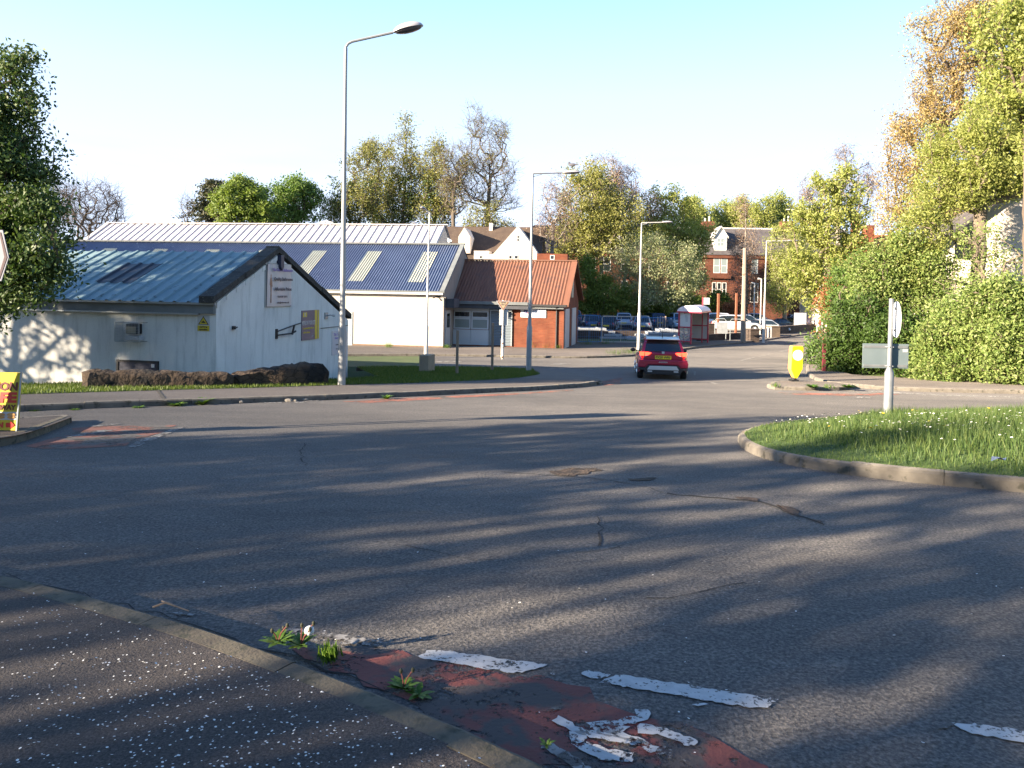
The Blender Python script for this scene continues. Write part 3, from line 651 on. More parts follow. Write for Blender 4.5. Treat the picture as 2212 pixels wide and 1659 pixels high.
dr = MB(); dr.box(x0, x1, -.03, .02, zg, z0); d_ = dr.build('door', M['darkblue'], hut)
dr = MB(); dr.box(x0 - .06, x0 - .002, -.05, .02, zg, z0 + .06); dr.box(x1 + .002, x1 + .06, -.05, .02, zg, z0 + .06); dr.box(x0 - .002, x1 + .002, -.05, .02, z0 + .002, z0 + .06); dr.build('door_frame', M['black'], d_)
xs, zs2 = fr.front(332, 790); dr = MB(); dr.box(xs - .05, xs + .05, -.045, -.031, zs2 - .05, zs2 + .05); dr.build('door_notice', M['upvc'], d_)
# second white door frame at the far end of the gable, partly behind the lamp post
y0, z0 = fr.side(748, 703); dr = MB(); dr.box(.003, .03, yR - .75, yR - .12, zg - .2, zR - .5); dr.build('door', M['upvc'], hut)
# ---- things on the hut
# caged floodlight
x0, z1 = fr.front(267, 695); x1, z0 = fr.front(318, 737)
cg = empty('floodlight', fr.world(x0, 0, 0) + Vector((0, 0, z0)), fr.r); tag(cg, 'grey floodlight in a wire cage on the hut wall above the dark door', 'floodlight')
w_, h_ = x1 - x0, z1 - z0; cb = MB(); dp = .34
for (a, b) in (((0, -dp, 0), (w_, -dp, 0)), ((0, -dp, h_), (w_, -dp, h_)), ((0, -dp, 0), (0, -dp, h_)), ((w_, -dp, 0), (w_, -dp, h_)), ((0, 0, 0), (0, -dp, 0)), ((w_, 0, 0), (w_, -dp, 0)), ((0, 0, h_), (0, -dp, h_)), ((w_, 0, h_), (w_, -dp, h_))): cb.tube([a, b], .012, 6)
for k in range(1, 16): t = k / 16; cb.tube([(w_ * t, -dp, 0), (w_ * t, -dp, h_)], .003, 4); cb.tube([(0, -dp * t, 0), (0, -dp * t, h_)], .003, 4)
for k in range(1, 12): t = k / 12; cb.tube([(0, -dp, h_ * t), (w_, -dp, h_ * t)], .003, 4); cb.tube([(0, 0, h_ * t), (0, -dp, h_ * t)], .003, 4)
cb.build('cage', M['greymetal'], cg)
hb_ = MB(); hb_.box(w_ * .32, w_ * .80, -.22, -.01, h_ * .38, h_ * .93); ho = hb_.build('housing', M['black'], cg, bevel=.02)
hb_ = MB(); hb_.box(w_ * .36, w_ * .76, -.235, -.221, h_ * .42, h_ * .78); hb_.build('lens', mat('lamp_lens', (.22, .22, .16), .3), ho)
hb_ = MB(); hb_.box(w_ * .30, w_ * .88, -.2, -.01, h_ * .05, h_ * .27); hb_.build('ballast_box', M['upvc'], cg, bevel=.01)
M['yellow'] = mat('sign_yellow', (.50, .40, .025), .5); M['signwhite'] = mat('sign_white', (.42, .43, .44), .5)
# CCTV notice
x0, z1 = fr.front(427, 681); x1, z0 = fr.front(453, 716); w_, h_ = x1 - x0, z1 - z0
cc = empty('security_notice', fr.world(x0, 0, 0) + Vector((0, 0, z0)), fr.r); tag(cc, 'small yellow and white camera warning notice on the hut wall near its corner', 'sign')
b_ = MB(); b_.box(0, w_, -.012, -.001, 0, h_); b_.build('panel', M['signwhite'], cc)
b_ = MB(); b_.box(w_ * .02, w_ * .98, -.015, -.0125, h_ * .02, h_ * .36); b_.build('caption_panel', M['yellow'], cc)
b_ = MB(); b_.prism([(w_ * .06, h_ * .42), (w_ * .94, h_ * .42), (w_ * .5, h_ * .96)], -.015, -.0125); b_.prism([(w_ * .36, h_ * .53), (w_ * .70, h_ * .53), (w_ * .62, h_ * .60), (w_ * .5, h_ * .66), (w_ * .48, h_ * .72), (w_ * .45, h_ * .62), (w_ * .33, h_ * .60)], -.019, -.0172); b_.build('warning_symbol', M['black'], cc)
b_ = MB(); b_.prism([(w_ * .16, h_ * .455), (w_ * .84, h_ * .455), (w_ * .5, h_ * .875)], -.017, -.0155); b_.build('triangle', M['yellow'], cc)
T_ = lambda x, y, z, rz=0: Matrix.Translation((x, y, z)) @ Matrix.Rotation(rz, 4, 'Z') @ Matrix.Rotation(R(90), 4, 'X')
join_text('lettering', [('CCTV in', h_ * .15, T_(w_ / 2, -.017, h_ * .26), .003), ('operation', h_ * .15, T_(w_ / 2, -.017, h_ * .11), .003)], M['black'], cc)
# gable things, local x outwards
def gable_thing(name, label, cat, px0, py0, px1, py1):
    y0, z0 = fr.side(px0, py0); y1, z1 = fr.side(px1, py1); o = empty(name, fr.world(0, y0, z0), fr.r + R(90)); tag(o, label, cat); return o, y1 - y0, z1 - z0
# in these frames local x runs along the gable (towards the back), local -y points outwards
bn, w_, h_ = gable_thing('bathroom_banner', 'white vinyl bathroom banner with a bronze figure, high on the hut gable', 'banner', 571, 664, 627, 568)
h_ = fr.side(571, 567)[1] - fr.side(571, 664)[1]; w_ = fr.side(627, 660)[0] - fr.side(571, 664)[0]
b_ = MB(); b_.box(0, w_, -.03, -.002, 0, h_); b_.build('backing_board', M['greymetal'], bn)
nx, nz = 24, 16; vs = []; rg = random.Random(2)
for j in range(nz + 1):
    for i in range(nx + 1):
        u, v = i / nx, j / nz; zz = .03 + v * (h_ - .05) - (.03 * (1 - abs(math.sin(u * math.pi * 5))) if j == nz else 0)
        vs.append((.06 + u * (w_ - .1), -.05 - .018 * math.sin(u * 16 + v * 1.5) * v - .03 * math.exp(-((u - .93) / .06) ** 2) * (1 - v * .5), zz))
b_ = MB(); b_.add(vs, [(j * (nx + 1) + i, j * (nx + 1) + i + 1, (j + 1) * (nx + 1) + i + 1, (j + 1) * (nx + 1) + i) for j in range(nz) for i in range(nx)]); b_.build('vinyl', mat('vinyl', (.42, .43, .45), .35), bn, smooth=True)
M['purple'] = mat('print_purple', (.22, .17, .42), .6); M['bronze'] = tex('print_bronze', (.24, .12, .08), (.38, .22, .15), 12, .6); M['printdark'] = mat('print_dark', (.10, .08, .09), .6)
join_text('lettering', [('Quality Bathrooms', h_ * .105, T_(w_ * .63, -.085, h_ * .64) @ Matrix.Diagonal((1.05, 1, 1, 1)), .004), ('Affordable Prices', h_ * .105, T_(w_ * .62, -.085, h_ * .41) @ Matrix.Diagonal((1.05, 1, 1, 1)), .004),
                        ('Tel 01387 720772', h_ * .06, T_(w_ * .60, -.085, h_ * .235), .002), ('sales@bathrooms.co.uk', h_ * .055, T_(w_ * .62, -.085, h_ * .10), .002)], M['printdark'], bn)
join_text('heading', [('Tile Centre Bathrooms', h_ * .095, T_(w_ * .60, -.085, h_ * .85) @ Matrix.Diagonal((1.0, 1, 1, 1)), .005)], M['purple'], bn)
b_ = MB(); fx, fz = w_ * .17, h_
fig = [(-.02, .10), (.01, .10), (.012, .30), (.02, .30), (.024, .10), (.05, .10), (.045, .34), (.075, .52), (.09, .46), (.11, .47), (.085, .60), (.05, .66), (.03, .665), (.028, .68), (.036, .72), (.018, .75), (0, .72), (.004, .68), (0, .665), (-.03, .65), (-.07, .56), (-.085, .50), (-.05, .51), (-.02, .45), (-.01, .34)]
b_.prism([(fx + a * h_ * .62, b * h_) for a, b in fig], -.062, -.058); b_.build('printed_figure', M['bronze'], bn)
bb, w_, h_ = gable_thing('yard_sign', 'brown and yellow notice board sticking out at the far end of the hut gable', 'sign', 650, 736, 695, 668)
h_ = fr.side(650, 671)[1] - fr.side(650, 736)[1]; w_ = fr.side(687, 732)[0] - fr.side(650, 736)[0]
M['signbrown'] = tex('sign_brown', (.155, .115, .145), (.20, .145, .17), 2, .6)
b_ = MB(); b_.box(0, w_, -.03, -.002, 0, h_); b_.build('panel', M['signbrown'], bb)
for pl_ in ([(w_ * .76, .0), (w_ * .90, .0), (w_ * .88, h_ * .5), (w_ * .90, h_), (w_ * .74, h_), (w_ * .74, h_ * .5)], [(w_ * .93, 0), (w_ * 1.0, .0), (w_ * 1.0, h_), (w_ * .95, h_), (w_ * .91, h_ * .5)], [(w_ * .06, h_ * .78), (w_ * .28, h_ * .78), (w_ * .28, h_ * .93), (w_ * .06, h_ * .93)]): b_ = MB(); b_.prism(pl_, -.034, -.0305); b_.build('yellow_panel', M['yellow'], bb)
join_text('lettering', [("WE'RE ON YOUR SITE", h_ * .135, T_(w_ * .38, -.034, h_ * .57) @ Matrix.Diagonal((.72, 1.5, 1, 1)), .004), ('K', h_ * .15, T_(w_ * .17, -.037, h_ * .855), .006), ('g.uk', h_ * .07, T_(w_ * .62, -.034, h_ * .13), .002)], M['signwhite'], bb)
join_text('small_print', [('in partnership with us', h_ * .085, T_(w_ * .37, -.034, h_ * .40), .003), ('call to discuss', h_ * .085, T_(w_ * .27, -.034, h_ * .26), .003)], M['yellow'], bb)
bp, w_, h_ = gable_thing('bathroom_poster', 'faded white poster with purple heading low on the gable behind the tall lamp post', 'poster', 716, 768, 746, 712)
h_ = fr.side(716, 716)[1] - fr.side(716, 768)[1]; w_ = .95
b_ = MB(); b_.box(0, w_, -.02, -.002, 0, h_); b_.build('panel', mat('poster_paper', (.45, .46, .50), .6), bp)
join_text('lettering', [('Tile Centre', h_ * .16, T_(w_ * .5, -.021, h_ * .85), .004), ('Bathrooms', h_ * .12, T_(w_ * .5, -.021, h_ * .70), .004)], M['purple'], bp)
join_text('small_print', [('Showroom', h_ * .08, T_(w_ * .5, -.021, h_ * .42), .002), ('now open', h_ * .08, T_(w_ * .5, -.021, h_ * .25), .002)], M['printdark'], bp)
# folding arm bracket, alarm box, cameras, cable
y0, z0 = fr.side(596, 724); y1, z1 = fr.side(640, 719); y2, _ = fr.side(650, 716)
o = MB(); y1 -= .5; o.tube([(.05, y0, z0), (.12, y1, z0 + .02)], .025, 6); o.tube([(.05, y0, z0 + .12), (.12, y1, z0 + .26)], .02, 6); o.box(0, .05, y0 - .05, y0 + .05, z0 - .12, z0 + .2); o.tube([(.12, y1, z0 - .02), (.14, y1 + .1, z0 + .28)], .04, 6); o.tube([(.12, y1, z0 + .26), (.05, y2 - .1, z0 + .33)], .02, 6); o.tube([(.12, y1, z0 + .02), (.13, y1 + .22, z0 + .08)], .03, 6)
br = fworld(o.build('wall_bracket', M['black']), fr); tag(br, 'black jointed steel arm fixed to the gable beside the brown sign', 'bracket')
y0, z0 = fr.side(601, 570); o = MB(); o.box(.002, .16, y0 - .10, y0 + .10, z0 - .1, z0 + .28); o.prism([(y0 - .1, z0 - .1), (y0 + .1, z0 - .1), (y0, z0 - .22)], .002, .16, 'x'); br = fworld(o.build('alarm_box', [M['darkblue']], None, bevel=.01), fr); tag(br, 'dark burglar alarm box just under the peak of the gable', 'alarm box')
y0, z0 = fr.side(503, 708); o = MB(); o.box(.002, .06, y0 - .06, y0 + .06, z0 - .05, z0 + .05); o.tube([(.05, y0, z0), (.14, y0, z0 + .02), (.16, y0 - .16, z0)], [.02, .02, .035], 8); br = fworld(o.build('security_camera', M['black']), fr); tag(br, 'small dark camera on the gable below the white banner', 'camera')
y0, z0 = fr.side(703, 682); o = MB(); o.box(.002, .05, y0 - .10, y0 + .12, z0 - .12, z0 + .12); o.tube([(.05, y0, z0), (.2, y0, z0 + .03), (.22, y0 + .25, z0)], [.02, .02, .045], 8); br = fworld(o.build('security_camera', M['greymetal']), fr); tag(br, 'grey camera on a square plate high on the gable right of the brown sign', 'camera')
y0, z0 = fr.side(692, 709); y1, z1 = fr.side(751, 702); o = MB(); o.tube([(.02, y0, z0), (.02, y1, z0)], .012, 5); o.build('cable', M['black'], hut)
# ---------------------------------------------------------------- stone wall before the hut
M['rubble'] = tex('rubble_stone', (.04, .03, .022), (.12, .078, .048), 3.2, .95, 7, bmp=1.0, bd=.06, bs=9, c=(.02, .019, .018), cs=1.6, cp=(.46, .58))
_n = M['rubble'].node_tree; _b = _n.nodes['Principled BSDF']; _v = _n.nodes.new('ShaderNodeTexVoronoi'); _v.feature = 'DISTANCE_TO_EDGE'; _v.inputs['Scale'].default_value = 3.6; _n.links.new(mapv(_n, (1, 1, 1.7)), _v.inputs[0])
_c = mixc(_n, 1.0, _b.inputs[0].links[0].from_socket, ramp(_n, [(0.0, (.30, .30, .30)), (.06, (1, 1, 1))], _v.outputs[0]), 'MULTIPLY'); _n.links.new(_c, _b.inputs[0])
def rubble(name, pts_px, label, thick=.4, seed=1):
    pts = []
    for a, ybot, ytop in pts_px:
        g = G(a, ybot, .12); t = P(a, ytop, g.y); pts.append((g, t.z))
    rg = random.Random(seed); mb = MB(); ring = []; n_ = 26
    P0 = [(p[0].x, p[0].y, p[1]) for p in pts]; seg = []
    for (a, b) in zip(P0[:-1], P0[1:]):
        k = max(2, int(math.hypot(b[0] - a[0], b[1] - a[1]) / .13))
        for i in range(k): t = i / k; seg.append([a[j] + (b[j] - a[j]) * t for j in range(3)])
    seg.append(list(P0[-1])); vs = []; cs = 9
    for i, (x, y, zt) in enumerate(seg):
        a = seg[max(i - 1, 0)]; b = seg[min(i + 1, len(seg) - 1)]; d = Vector((b[0] - a[0], b[1] - a[1])).normalized(); n = Vector((-d.y, d.x)); zb = H(y) - .5
        shr = .35 if i in (0, len(seg) - 1) else 1
        prof = [(0, zb), (0, zb + (zt - zb) * .55), (.0, zb + (zt - zb) * .8), (.03, zt - .10), (.10, zt - .02), (.3, zt), (thick - .03, zt - .09), (thick, zt - .3), (thick, zb)]
        for u, z in prof:
            j = .034; u2 = thick / 2 + (u - thick / 2) * shr; vs.append((x + n.x * (u2 + rg.uniform(-j, j)) + d.x * rg.uniform(-j, j), y + n.y * (u2 + rg.uniform(-j, j)), z + rg.uniform(-j, j) - (.06 if shr < 1 and z > zb else 0)))
    for i in range(len(seg) - 1):
        for k in range(cs - 1): fs = (i * cs + k, (i + 1) * cs + k, (i + 1) * cs + k + 1, i * cs + k + 1); ring.append(fs)
    ring += [tuple(range(cs)), tuple(range((len(seg) - 1) * cs, len(seg) * cs))[::-1]]
    mb.add(vs, ring); o = mb.build(name, M['rubble'], None, smooth=True); tag(o, label, 'wall'); return o
rubble('stone_wall', [(176, 838, 801), (260, 837, 802), (400, 836, 804), (505, 835, 806)], 'low brown rubble wall with a rounded top before the dark hut door', seed=3)
rubble('stone_wall', [(504, 834, 805), (560, 833, 797), (640, 832, 787), (690, 830, 784), (709, 830, 796)], 'darker rubble wall end rising towards the tall lamp post', thick=.5, seed=4)
# ---------------------------------------------------------------- blue-roofed warehouse
fr = WH; zb = H(44) - .4
ze = fr.front(950, 626)[1]; D2 = 5.6; zr = P(998, 530, fr.world(0, D2, 0).y).z
wl = -31.0
wh = empty('blue_roofed_warehouse', fr.o, fr.r); tag(wh, 'long white rendered warehouse with a blue corrugated roof and cream roof lights', 'building')
prof = [(0, zb), (2 * D2, zb), (2 * D2, ze), (D2, zr - .05), (0, ze - .02)]
mb = MB(); mb.prism(prof, wl, 0, 'x')
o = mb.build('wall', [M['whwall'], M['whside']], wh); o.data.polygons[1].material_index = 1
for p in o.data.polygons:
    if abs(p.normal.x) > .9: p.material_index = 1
corr(wl, .05, (-.25, ze - .25 * (zr - ze) / D2), (D2, zr), .165, .05, 0, 4).build('roof', M['blueroof'], wh)
corr(wl, .05, (2 * D2 + .2, ze), (D2 + .01, zr), .33, .05, 0, 4).build('roof', M['blueroof'], wh)
e_, r_ = (-.25, ze - .25 * (zr - ze) / D2), (D2, zr); zz = lambda y: e_[1] + (y - e_[0]) * (r_[1] - e_[1]) / (r_[0] - e_[0])
qa = onroof(fr, 877, 610, e_, r_); qb = onroof(fr, 912, 611, e_, r_); qt = onroof(fr, 925, 545, e_, r_)
pitch = qa[0] - onroof(fr, 748, 607, e_, r_)[0]
for k in range(7):
    x0 = qa[0] - k * pitch; x0 = wl + round((x0 - wl) / .165) * .165; corr(x0, x0 + 6 * .165, (qa[1], zz(qa[1])), (qt[1], zz(qt[1])), .165, .05, .015, 4).build('roof_light', M['cream'], wh)
gt = MB(); gt.box(wl, .02, -.34, -.20, ze - .30, ze - .18); gt.box(wl, .0, -.20, -.02, ze - .26, ze - .08); gt.build('gutter', M['paintwhite'], wh)
fl = MB(); fl.box(wl, .12, -.36, -.10, ze - .17, ze - .08); s_ = (zr - ze) / D2
fl.hexa([(-.18, -.3, ze - .3 * s_ + .02), (.10, -.3, ze - .3 * s_ + .02), (.10, D2, zr + .02), (-.18, D2, zr + .02)], [(-.18, -.3, ze - .3 * s_ + .11), (.10, -.3, ze - .3 * s_ + .11), (.10, D2, zr + .11), (-.18, D2, zr + .11)])
fl.hexa([(.0, -.3, ze - .3 * s_ - .12), (.09, -.3, ze - .3 * s_ - .12), (.09, D2, zr - .12), (.0, D2, zr - .12)], [(.0, -.3, ze - .3 * s_ + .018), (.09, -.3, ze - .3 * s_ + .018), (.09, D2, zr + .018), (.0, D2, zr + .018)])
fl.box(wl, .1, D2 - .15, D2 + .15, zr + .03, zr + .13); fl.build('flashing', M['fasciagrey'], wh)
pl = MB(); zp = fr.front(850, 745)[1]; pl.box(wl, .02, -.03, -.002, zb, zp); pl.build('plinth', M['plinth'], wh)
x0, z1 = fr.front(752, 673); x1, _ = fr.front(762, 673); d_ = MB(); d_.box(x0 - .6, x1, -.04, -.001, zb, z1); do = d_.build('door', M['greymetal'], wh)
d_ = MB(); xx, zz_ = fr.front(756, 723); d_.box(xx - .04, xx + .04, -.06, -.041, zz_ - .08, zz_ + .08); d_.build('handle', M['upvc'], do)
# side door, dark box above it
y0, z1 = fr.side(977, 688); y0 = 1.0; d_ = MB(); d_.box(.002, .05, .55, 1.75, zb, .15); do = d_.build('door', M['upvc'], wh)
d_ = MB(); d_.box(.051, .06, .75, 1.55, -.9, -.05); d_.build('pane', M['glass'], do)
d_ = MB(); d_.box(.002, .55, .45, 2.0, .32, 1.0 - .15); d_.build('shutter_box', M['darkgrey'], wh)
x0, z0 = fr.front(944, 631); o = MB(); o.tube([(-.1, -.02, ze - .42), (-.1, -.16, ze - .42), (.22, -.28, ze - .47)], [.03, .03, .06], 8); o.tube([(-.45, -.02, ze - .42), (-.45, -.14, ze - .42), (-.55, -.3, ze - .48)], [.03, .03, .05], 8); o.box(-.5, 0, -.03, -.002, ze - .45, ze - .38)
tag(fworld(o.build('security_camera', M['black']), fr), 'pair of black cameras under the white warehouse gutter at its corner', 'camera')
# ---------------------------------------------------------------- white-roofed shed behind
fs_ = Frame(*P(944, 520, 58).to_tuple()[:2], -7.5)
z0 = P(944, 524, 58).z; zt = P(960, 487, 60.2).z; dd = 2.6
xl = Frame.front(fs_, 190, 516)[0]
sh = empty('white_roofed_shed', fs_.o, fs_.r); tag(sh, 'large shed with a pale ribbed metal roof rising behind the blue roof', 'building')
zg2 = H(60) - .3; sl2 = (zt - z0) / dd
mb = MB(); mb.prism([(-3, zg2), (2 * dd + 3, zg2), (2 * dd + 3, z0 - 3 * sl2 - .06), (dd, zt - .06), (-3, z0 - 3 * sl2 - .06)], xl, -.0, 'x'); mb.build('wall', M['greymetal'], sh)
corr(xl - .1, .25, (-3.3, z0 - 3.3 * sl2), (dd, zt), .62, .07, 0, 4, True).build('roof', M['whiteroof'], sh)
corr(xl - .1, .25, (2 * dd + 3.3, z0 - 3.3 * sl2), (dd + .01, zt), 1.2, .07, 0, 4, True).build('roof', M['whiteroof'], sh)
mb = MB(); mb.box(xl - .1, .3, dd - .2, dd + .2, zt + .05, zt + .12); 
mb.hexa([(xl - .25, -3.3, z0 - 3.3 * sl2), (xl + .1, -3.3, z0 - 3.3 * sl2), (xl + .1, dd, zt), (xl - .25, dd, zt)], [(xl - .25, -3.3, z0 - 3.3 * sl2 + .12), (xl + .1, -3.3, z0 - 3.3 * sl2 + .12), (xl + .1, dd, zt + .12), (xl - .25, dd, zt + .12)])
mb.build('ridge_cap', M['whiteroof'], sh)
# ---------------------------------------------------------------- brick shop
fr = SH_; zb = H(45) - .3; ze = fr.front(1200, 652)[1]; D2 = 3.6; zr = P(1236, 566, fr.world(0, D2, 0).y).z; xl = fr.front(975, 740)[0] - .3
sp = empty('brick_shop', fr.o, fr.r); tag(sp, 'low red brick shop with brown corrugated roof, white window front and roller shutter', 'building')
mb = MB(); mb.prism([(0, zb), (2 * D2, zb), (2 * D2, ze - .1), (D2, zr - .1), (0, ze - .1)], xl, 0, 'x'); mb.build('wall', M['brick'], sp)
corr(xl - .3, .0, (-.35, ze - .35 * (zr - ze) / D2), (D2, zr), .205, .055, 0, 4).build('roof', M['brownroof'], sp)
corr(xl - .3, .0, (2 * D2 + .3, ze), (D2 + .01, zr), .41, .055, 0, 4).build('roof', M['brownroof'], sp)
s_ = (zr - ze) / D2; fl = MB()
fl.hexa([(-.05, -.4, ze - .4 * s_), (.32, -.4, ze - .4 * s_), (.32, D2, zr + .0), (-.05, D2, zr + .0)], [(-.05, -.4, ze - .4 * s_ + .10), (.32, -.4, ze - .4 * s_ + .10), (.32, D2, zr + .1), (-.05, D2, zr + .1)])
fl.hexa([(-.05, 2 * D2 + .3, ze), (.32, 2 * D2 + .3, ze), (.32, D2 + .01, zr + .0), (-.05, D2 + .01, zr + .0)], [(-.05, 2 * D2 + .3, ze + .1), (.32, 2 * D2 + .3, ze + .1), (.32, D2 + .01, zr + .1), (-.05, D2 + .01, zr + .1)])
fl.box(xl, .3, D2 - .12, D2 + .12, zr + .04, zr + .13); fl.build('flashing', M['brownroof'], sp)
x_m = fr.front(1144, 652)[0]
fl = MB(); fl.box(xl, x_m, -.62, -.36, ze - .24, ze - .06); fl.build('fascia', M['fasciagrey'], sp)
fl = MB(); xf = fr.front(1113, 660)[0]; fl.box(xl, x_m, -.50, -.002, ze - .50, ze - .25); fl.build('canopy', M['darkgrey'], sp)
fl = MB(); fl.box(x_m + .01, .2, -.44, -.34, ze - .30, ze - .17); x_d = fr.front(1203, 670)[0]; fl.tube([(x_d, -.38, ze - .3), (x_d, -.06, ze - .55), (x_d, -.06, H(45))], .05, 8); fl.build('gutter', M['black'], sp)
fl = MB(); fl.box(x_m + .01, .0, -.30, -.002, ze - .44, ze - .31); fl.build('soffit', M['fasciagrey'], sp)
# shop window front
xa, z1 = fr.front(980, 664); xb, _ = fr.front(1057, 664); zt_ = fr.front(1020, 672)[1]; ztr = fr.front(1020, 687)[1]; zpb = fr.front(1020, 711)[1]; zbt = H(45.3) + .16
xa = max(xa, xl + .02); xm = (xa + xb) / 2
pv = MB(); pv.box(xa, xm - .006, -.05, -.002, zbt, zpb - .03); pv.build('panel', M['upvc'], sp); pv = MB(); pv.box(xm + .006, xb, -.05, -.002, zbt, zpb - .03); pv.build('panel', M['upvc'], sp); pv = MB(); pv.box(xa, xb, -.05, -.002, zt_ + .03, ze - .51); pv.build('panel', M['upvc'], sp)
for a, b in ((xa, xm), (xm, xb)):
    window(sp, a + .02, b - .02, zpb, ztr, -.03, M['upvc'], M['glasspale'], t=.09); window(sp, a + .02, b - .02, ztr + .01, zt_ + .02, -.03, M['upvc'], M['glass'], t=.08)
xs0 = fr.front(1059, 690)[0]; xs1 = fr.front(1107, 690)[0]; zs1 = fr.front(1080, 672)[1]
sb = MB(); n = 22
for k in range(n): za = zbt + (zs1 - zbt) * k / n; zc = zbt + (zs1 - zbt) * (k + 1) / n; sb.add([(xs0 + .06, -.03, za), (xs1 - .06, -.03, za), (xs1 - .06, -.065, (za + zc) / 2), (xs0 + .06, -.065, (za + zc) / 2), (xs0 + .06, -.03, zc), (xs1 - .06, -.03, zc)], [(0, 1, 2, 3), (3, 2, 5, 4)])
so_ = sb.build('roller_shutter', M['shutter'], sp); sb = MB(); sb.box(xs0, xs0 + .059, -.10, -.002, zbt, zs1); sb.box(xs1 - .059, xs1, -.10, -.002, zbt, zs1); sb.box(xs0, xs1, -.22, -.002, zs1 + .001, zs1 + .10); sb.build('guide_rail', M['greymetal'], so_)
pv = MB(); pv.box(xb + .01, xs0 - .01, -.03, -.002, zbt, ze - .51); pv.box(xs0, xs1, -.02, -.002, zs1 + .11, ze - .51); pv.build('panelling', M['fasciagrey'], sp)
# right gable: white columns and a slit window
for k, (ya_, yb_) in enumerate(((.25, 2.2), (3.6, 5.6))):
    c_ = MB(); c_.box(.002, .05, ya_, yb_, zb, ze - .45); c_.build('door', M['upvc'], sp)
pv = MB(); pv.box(.002, .04, 3.1, 4.1, ze + .25, ze + 2.0); pv.build('slit_window', M['cream'], sp)
x0, z1 = fr.front(1125, 667); x1, z0 = fr.front(1180, 687)
sg = empty('shop_sign', fr.world(x0, 0, z0), fr.r); tag(sg, 'white shop sign with blue lettering on the brick shop wall', 'sign'); w_, h_ = x1 - x0, z1 - z0
b_ = MB(); b_.box(0, w_, -.06, -.003, 0, h_); b_.build('panel', mat('sign_board', (.72, .74, .76), .4), sg, bevel=.03)
M['signblue'] = mat('sign_blue', (.06, .09, .30), .5)
join_text('lettering', [('H', h_ * .52, T_(w_ * .205, -.064, h_ * .75), .02), ('H', h_ * .40, T_(w_ * .205, -.064, h_ * .50), .01), ('O L L A N D', h_ * .22, T_(w_ * .50, -.064, h_ * .78), .003), ('H O U S E', h_ * .26, T_(w_ * .50, -.064, h_ * .50), .003), ('interiors', h_ * .13, T_(w_ * .48, -.064, h_ * .22), .002)], M['signblue'], sg)
b_ = MB(); b_.disc((w_ * .27, -.063, h_ * .52), (0, 1, 0), h_ * .07, 10, .005); b_.build('red_dot', mat('red_dot', (.5, .05, .04), .5), sg)
# ---------------------------------------------------------------- white gabled house behind the shop
hf = Frame(*P(1030, 560, 70).to_tuple()[:2], -6); zgr = H(70) - .3
wg = empty('white_gabled_house', hf.o, hf.r); tag(wg, 'white rendered house with a steep front gable and brown tiled roof behind the shop', 'house')
X = lambda px: hf.front(px, 540)[0]; Z = lambda px, py: hf.front(px, py)[1]
mb = MB(); mb.prism([(X(1055), zgr), (X(1160), zgr), (X(1160), Z(1160, 545)), (X(1152), Z(1152, 533)), (X(1118), Z(1118, 488)), (X(1066), Z(1066, 548)), (X(1055), Z(1055, 550))], 0, 6, 'y'); mb.build('wall', M['whwall'], wg)
mb = MB(); mb.box(X(1022), X(1055) - .01, .5, 4, zgr, Z(1030, 541)); mb.build('wall', M['whwall'], wg)
mb = MB(); zr_ = Z(1000, 491) + .6; mb.prism([(2.2, zgr), (10.2, zgr), (10.2, Z(1000, 545)), (6.2, zr_), (2.2, Z(1000, 548))], X(880), X(1166), 'x'); mb.build('roof', M['browntile'], wg)
mb = MB(); mb.prism([(X(982), Z(982, 545)), (X(1008), Z(1008, 545)), (X(1008), Z(1008, 508)), (X(995), Z(995, 487)), (X(982), Z(982, 508))], 1.9, 6, 'y'); mb.build('dormer', M['whwall'], wg)
mb = MB(); mb.box(X(1038), X(1046), 5.6, 6.6, zr_ - .5, Z(1040, 470)); mb.build('chimney', M['whwall'], wg)
window(wg, X(1116), X(1122), Z(1118, 522), Z(1118, 508), -.001, M['paintwhite'], M['glass'], bars=(0, 1), t=.05)
window(wg, X(1099), X(1107), Z(1103, 560), Z(1103, 551), -.001, M['paintwhite'], M['glass'], t=.06); window(wg, X(1111), X(1120), Z(1115, 560), Z(1115, 551), -.001, M['paintwhite'], M['glass'], t=.06); window(wg, X(1034), X(1041), Z(1037, 559), Z(1037, 551), .499, M['paintwhite'], M['glass'], t=.06)
# low brick building behind the shop
lf = Frame(*P(1160, 560, 66).to_tuple()[:2], -6); lb_ = empty('brick_outbuilding', lf.o, lf.r); tag(lb_, 'low red brick building showing over the shop ridge beside the white gable', 'building')
mb = MB(); z_t = lf.front(1180, 548)[1]; mb.box(0, 2.7, 0, 4, H(66), z_t); mb.build('wall', M['brick'], lb_); a_, b_z = lf.front(1188, 561), lf.front(1198, 551); window(lb_, a_[0], b_z[0], a_[1], b_z[1], -.001, M['paintwhite'], M['glass'], t=.06)
# ---------------------------------------------------------------- red sandstone terrace
tf = Frame(*P(1500, 600, 104).to_tuple()[:2], -2.5); zg3 = H(104) - .2
te = empty('sandstone_terrace', tf.o, tf.r); tag(te, 'long red sandstone terrace with slate roof and a white dormer beyond the car park', 'terrace house')
X = lambda px, py=580: tf.front(px, py)[0]; Z = lambda px, py: tf.front(px, py)[1]
xa, xb = X(1150), X(1850); ze = Z(1560, 551); zr = P(1560, 494, 109).z
mb = MB(); mb.prism([(0, zg3), (9, zg3), (9, ze), (0, ze)], xa, xb, 'x'); mb.build('wall', M['sandstone'], te)
mb = MB(); mb.prism([(-.35, ze + .02), (9.35, ze + .02), (4.5, zr)], xa - .2, xb + .2, 'x'); ro = mb.build('roof', M['slate'], te)
mb = MB(); mb.box(xa, xb, 4.3, 4.7, zr - .1, zr + .10); mb.build('ridge', M['paintwhite'], ro)
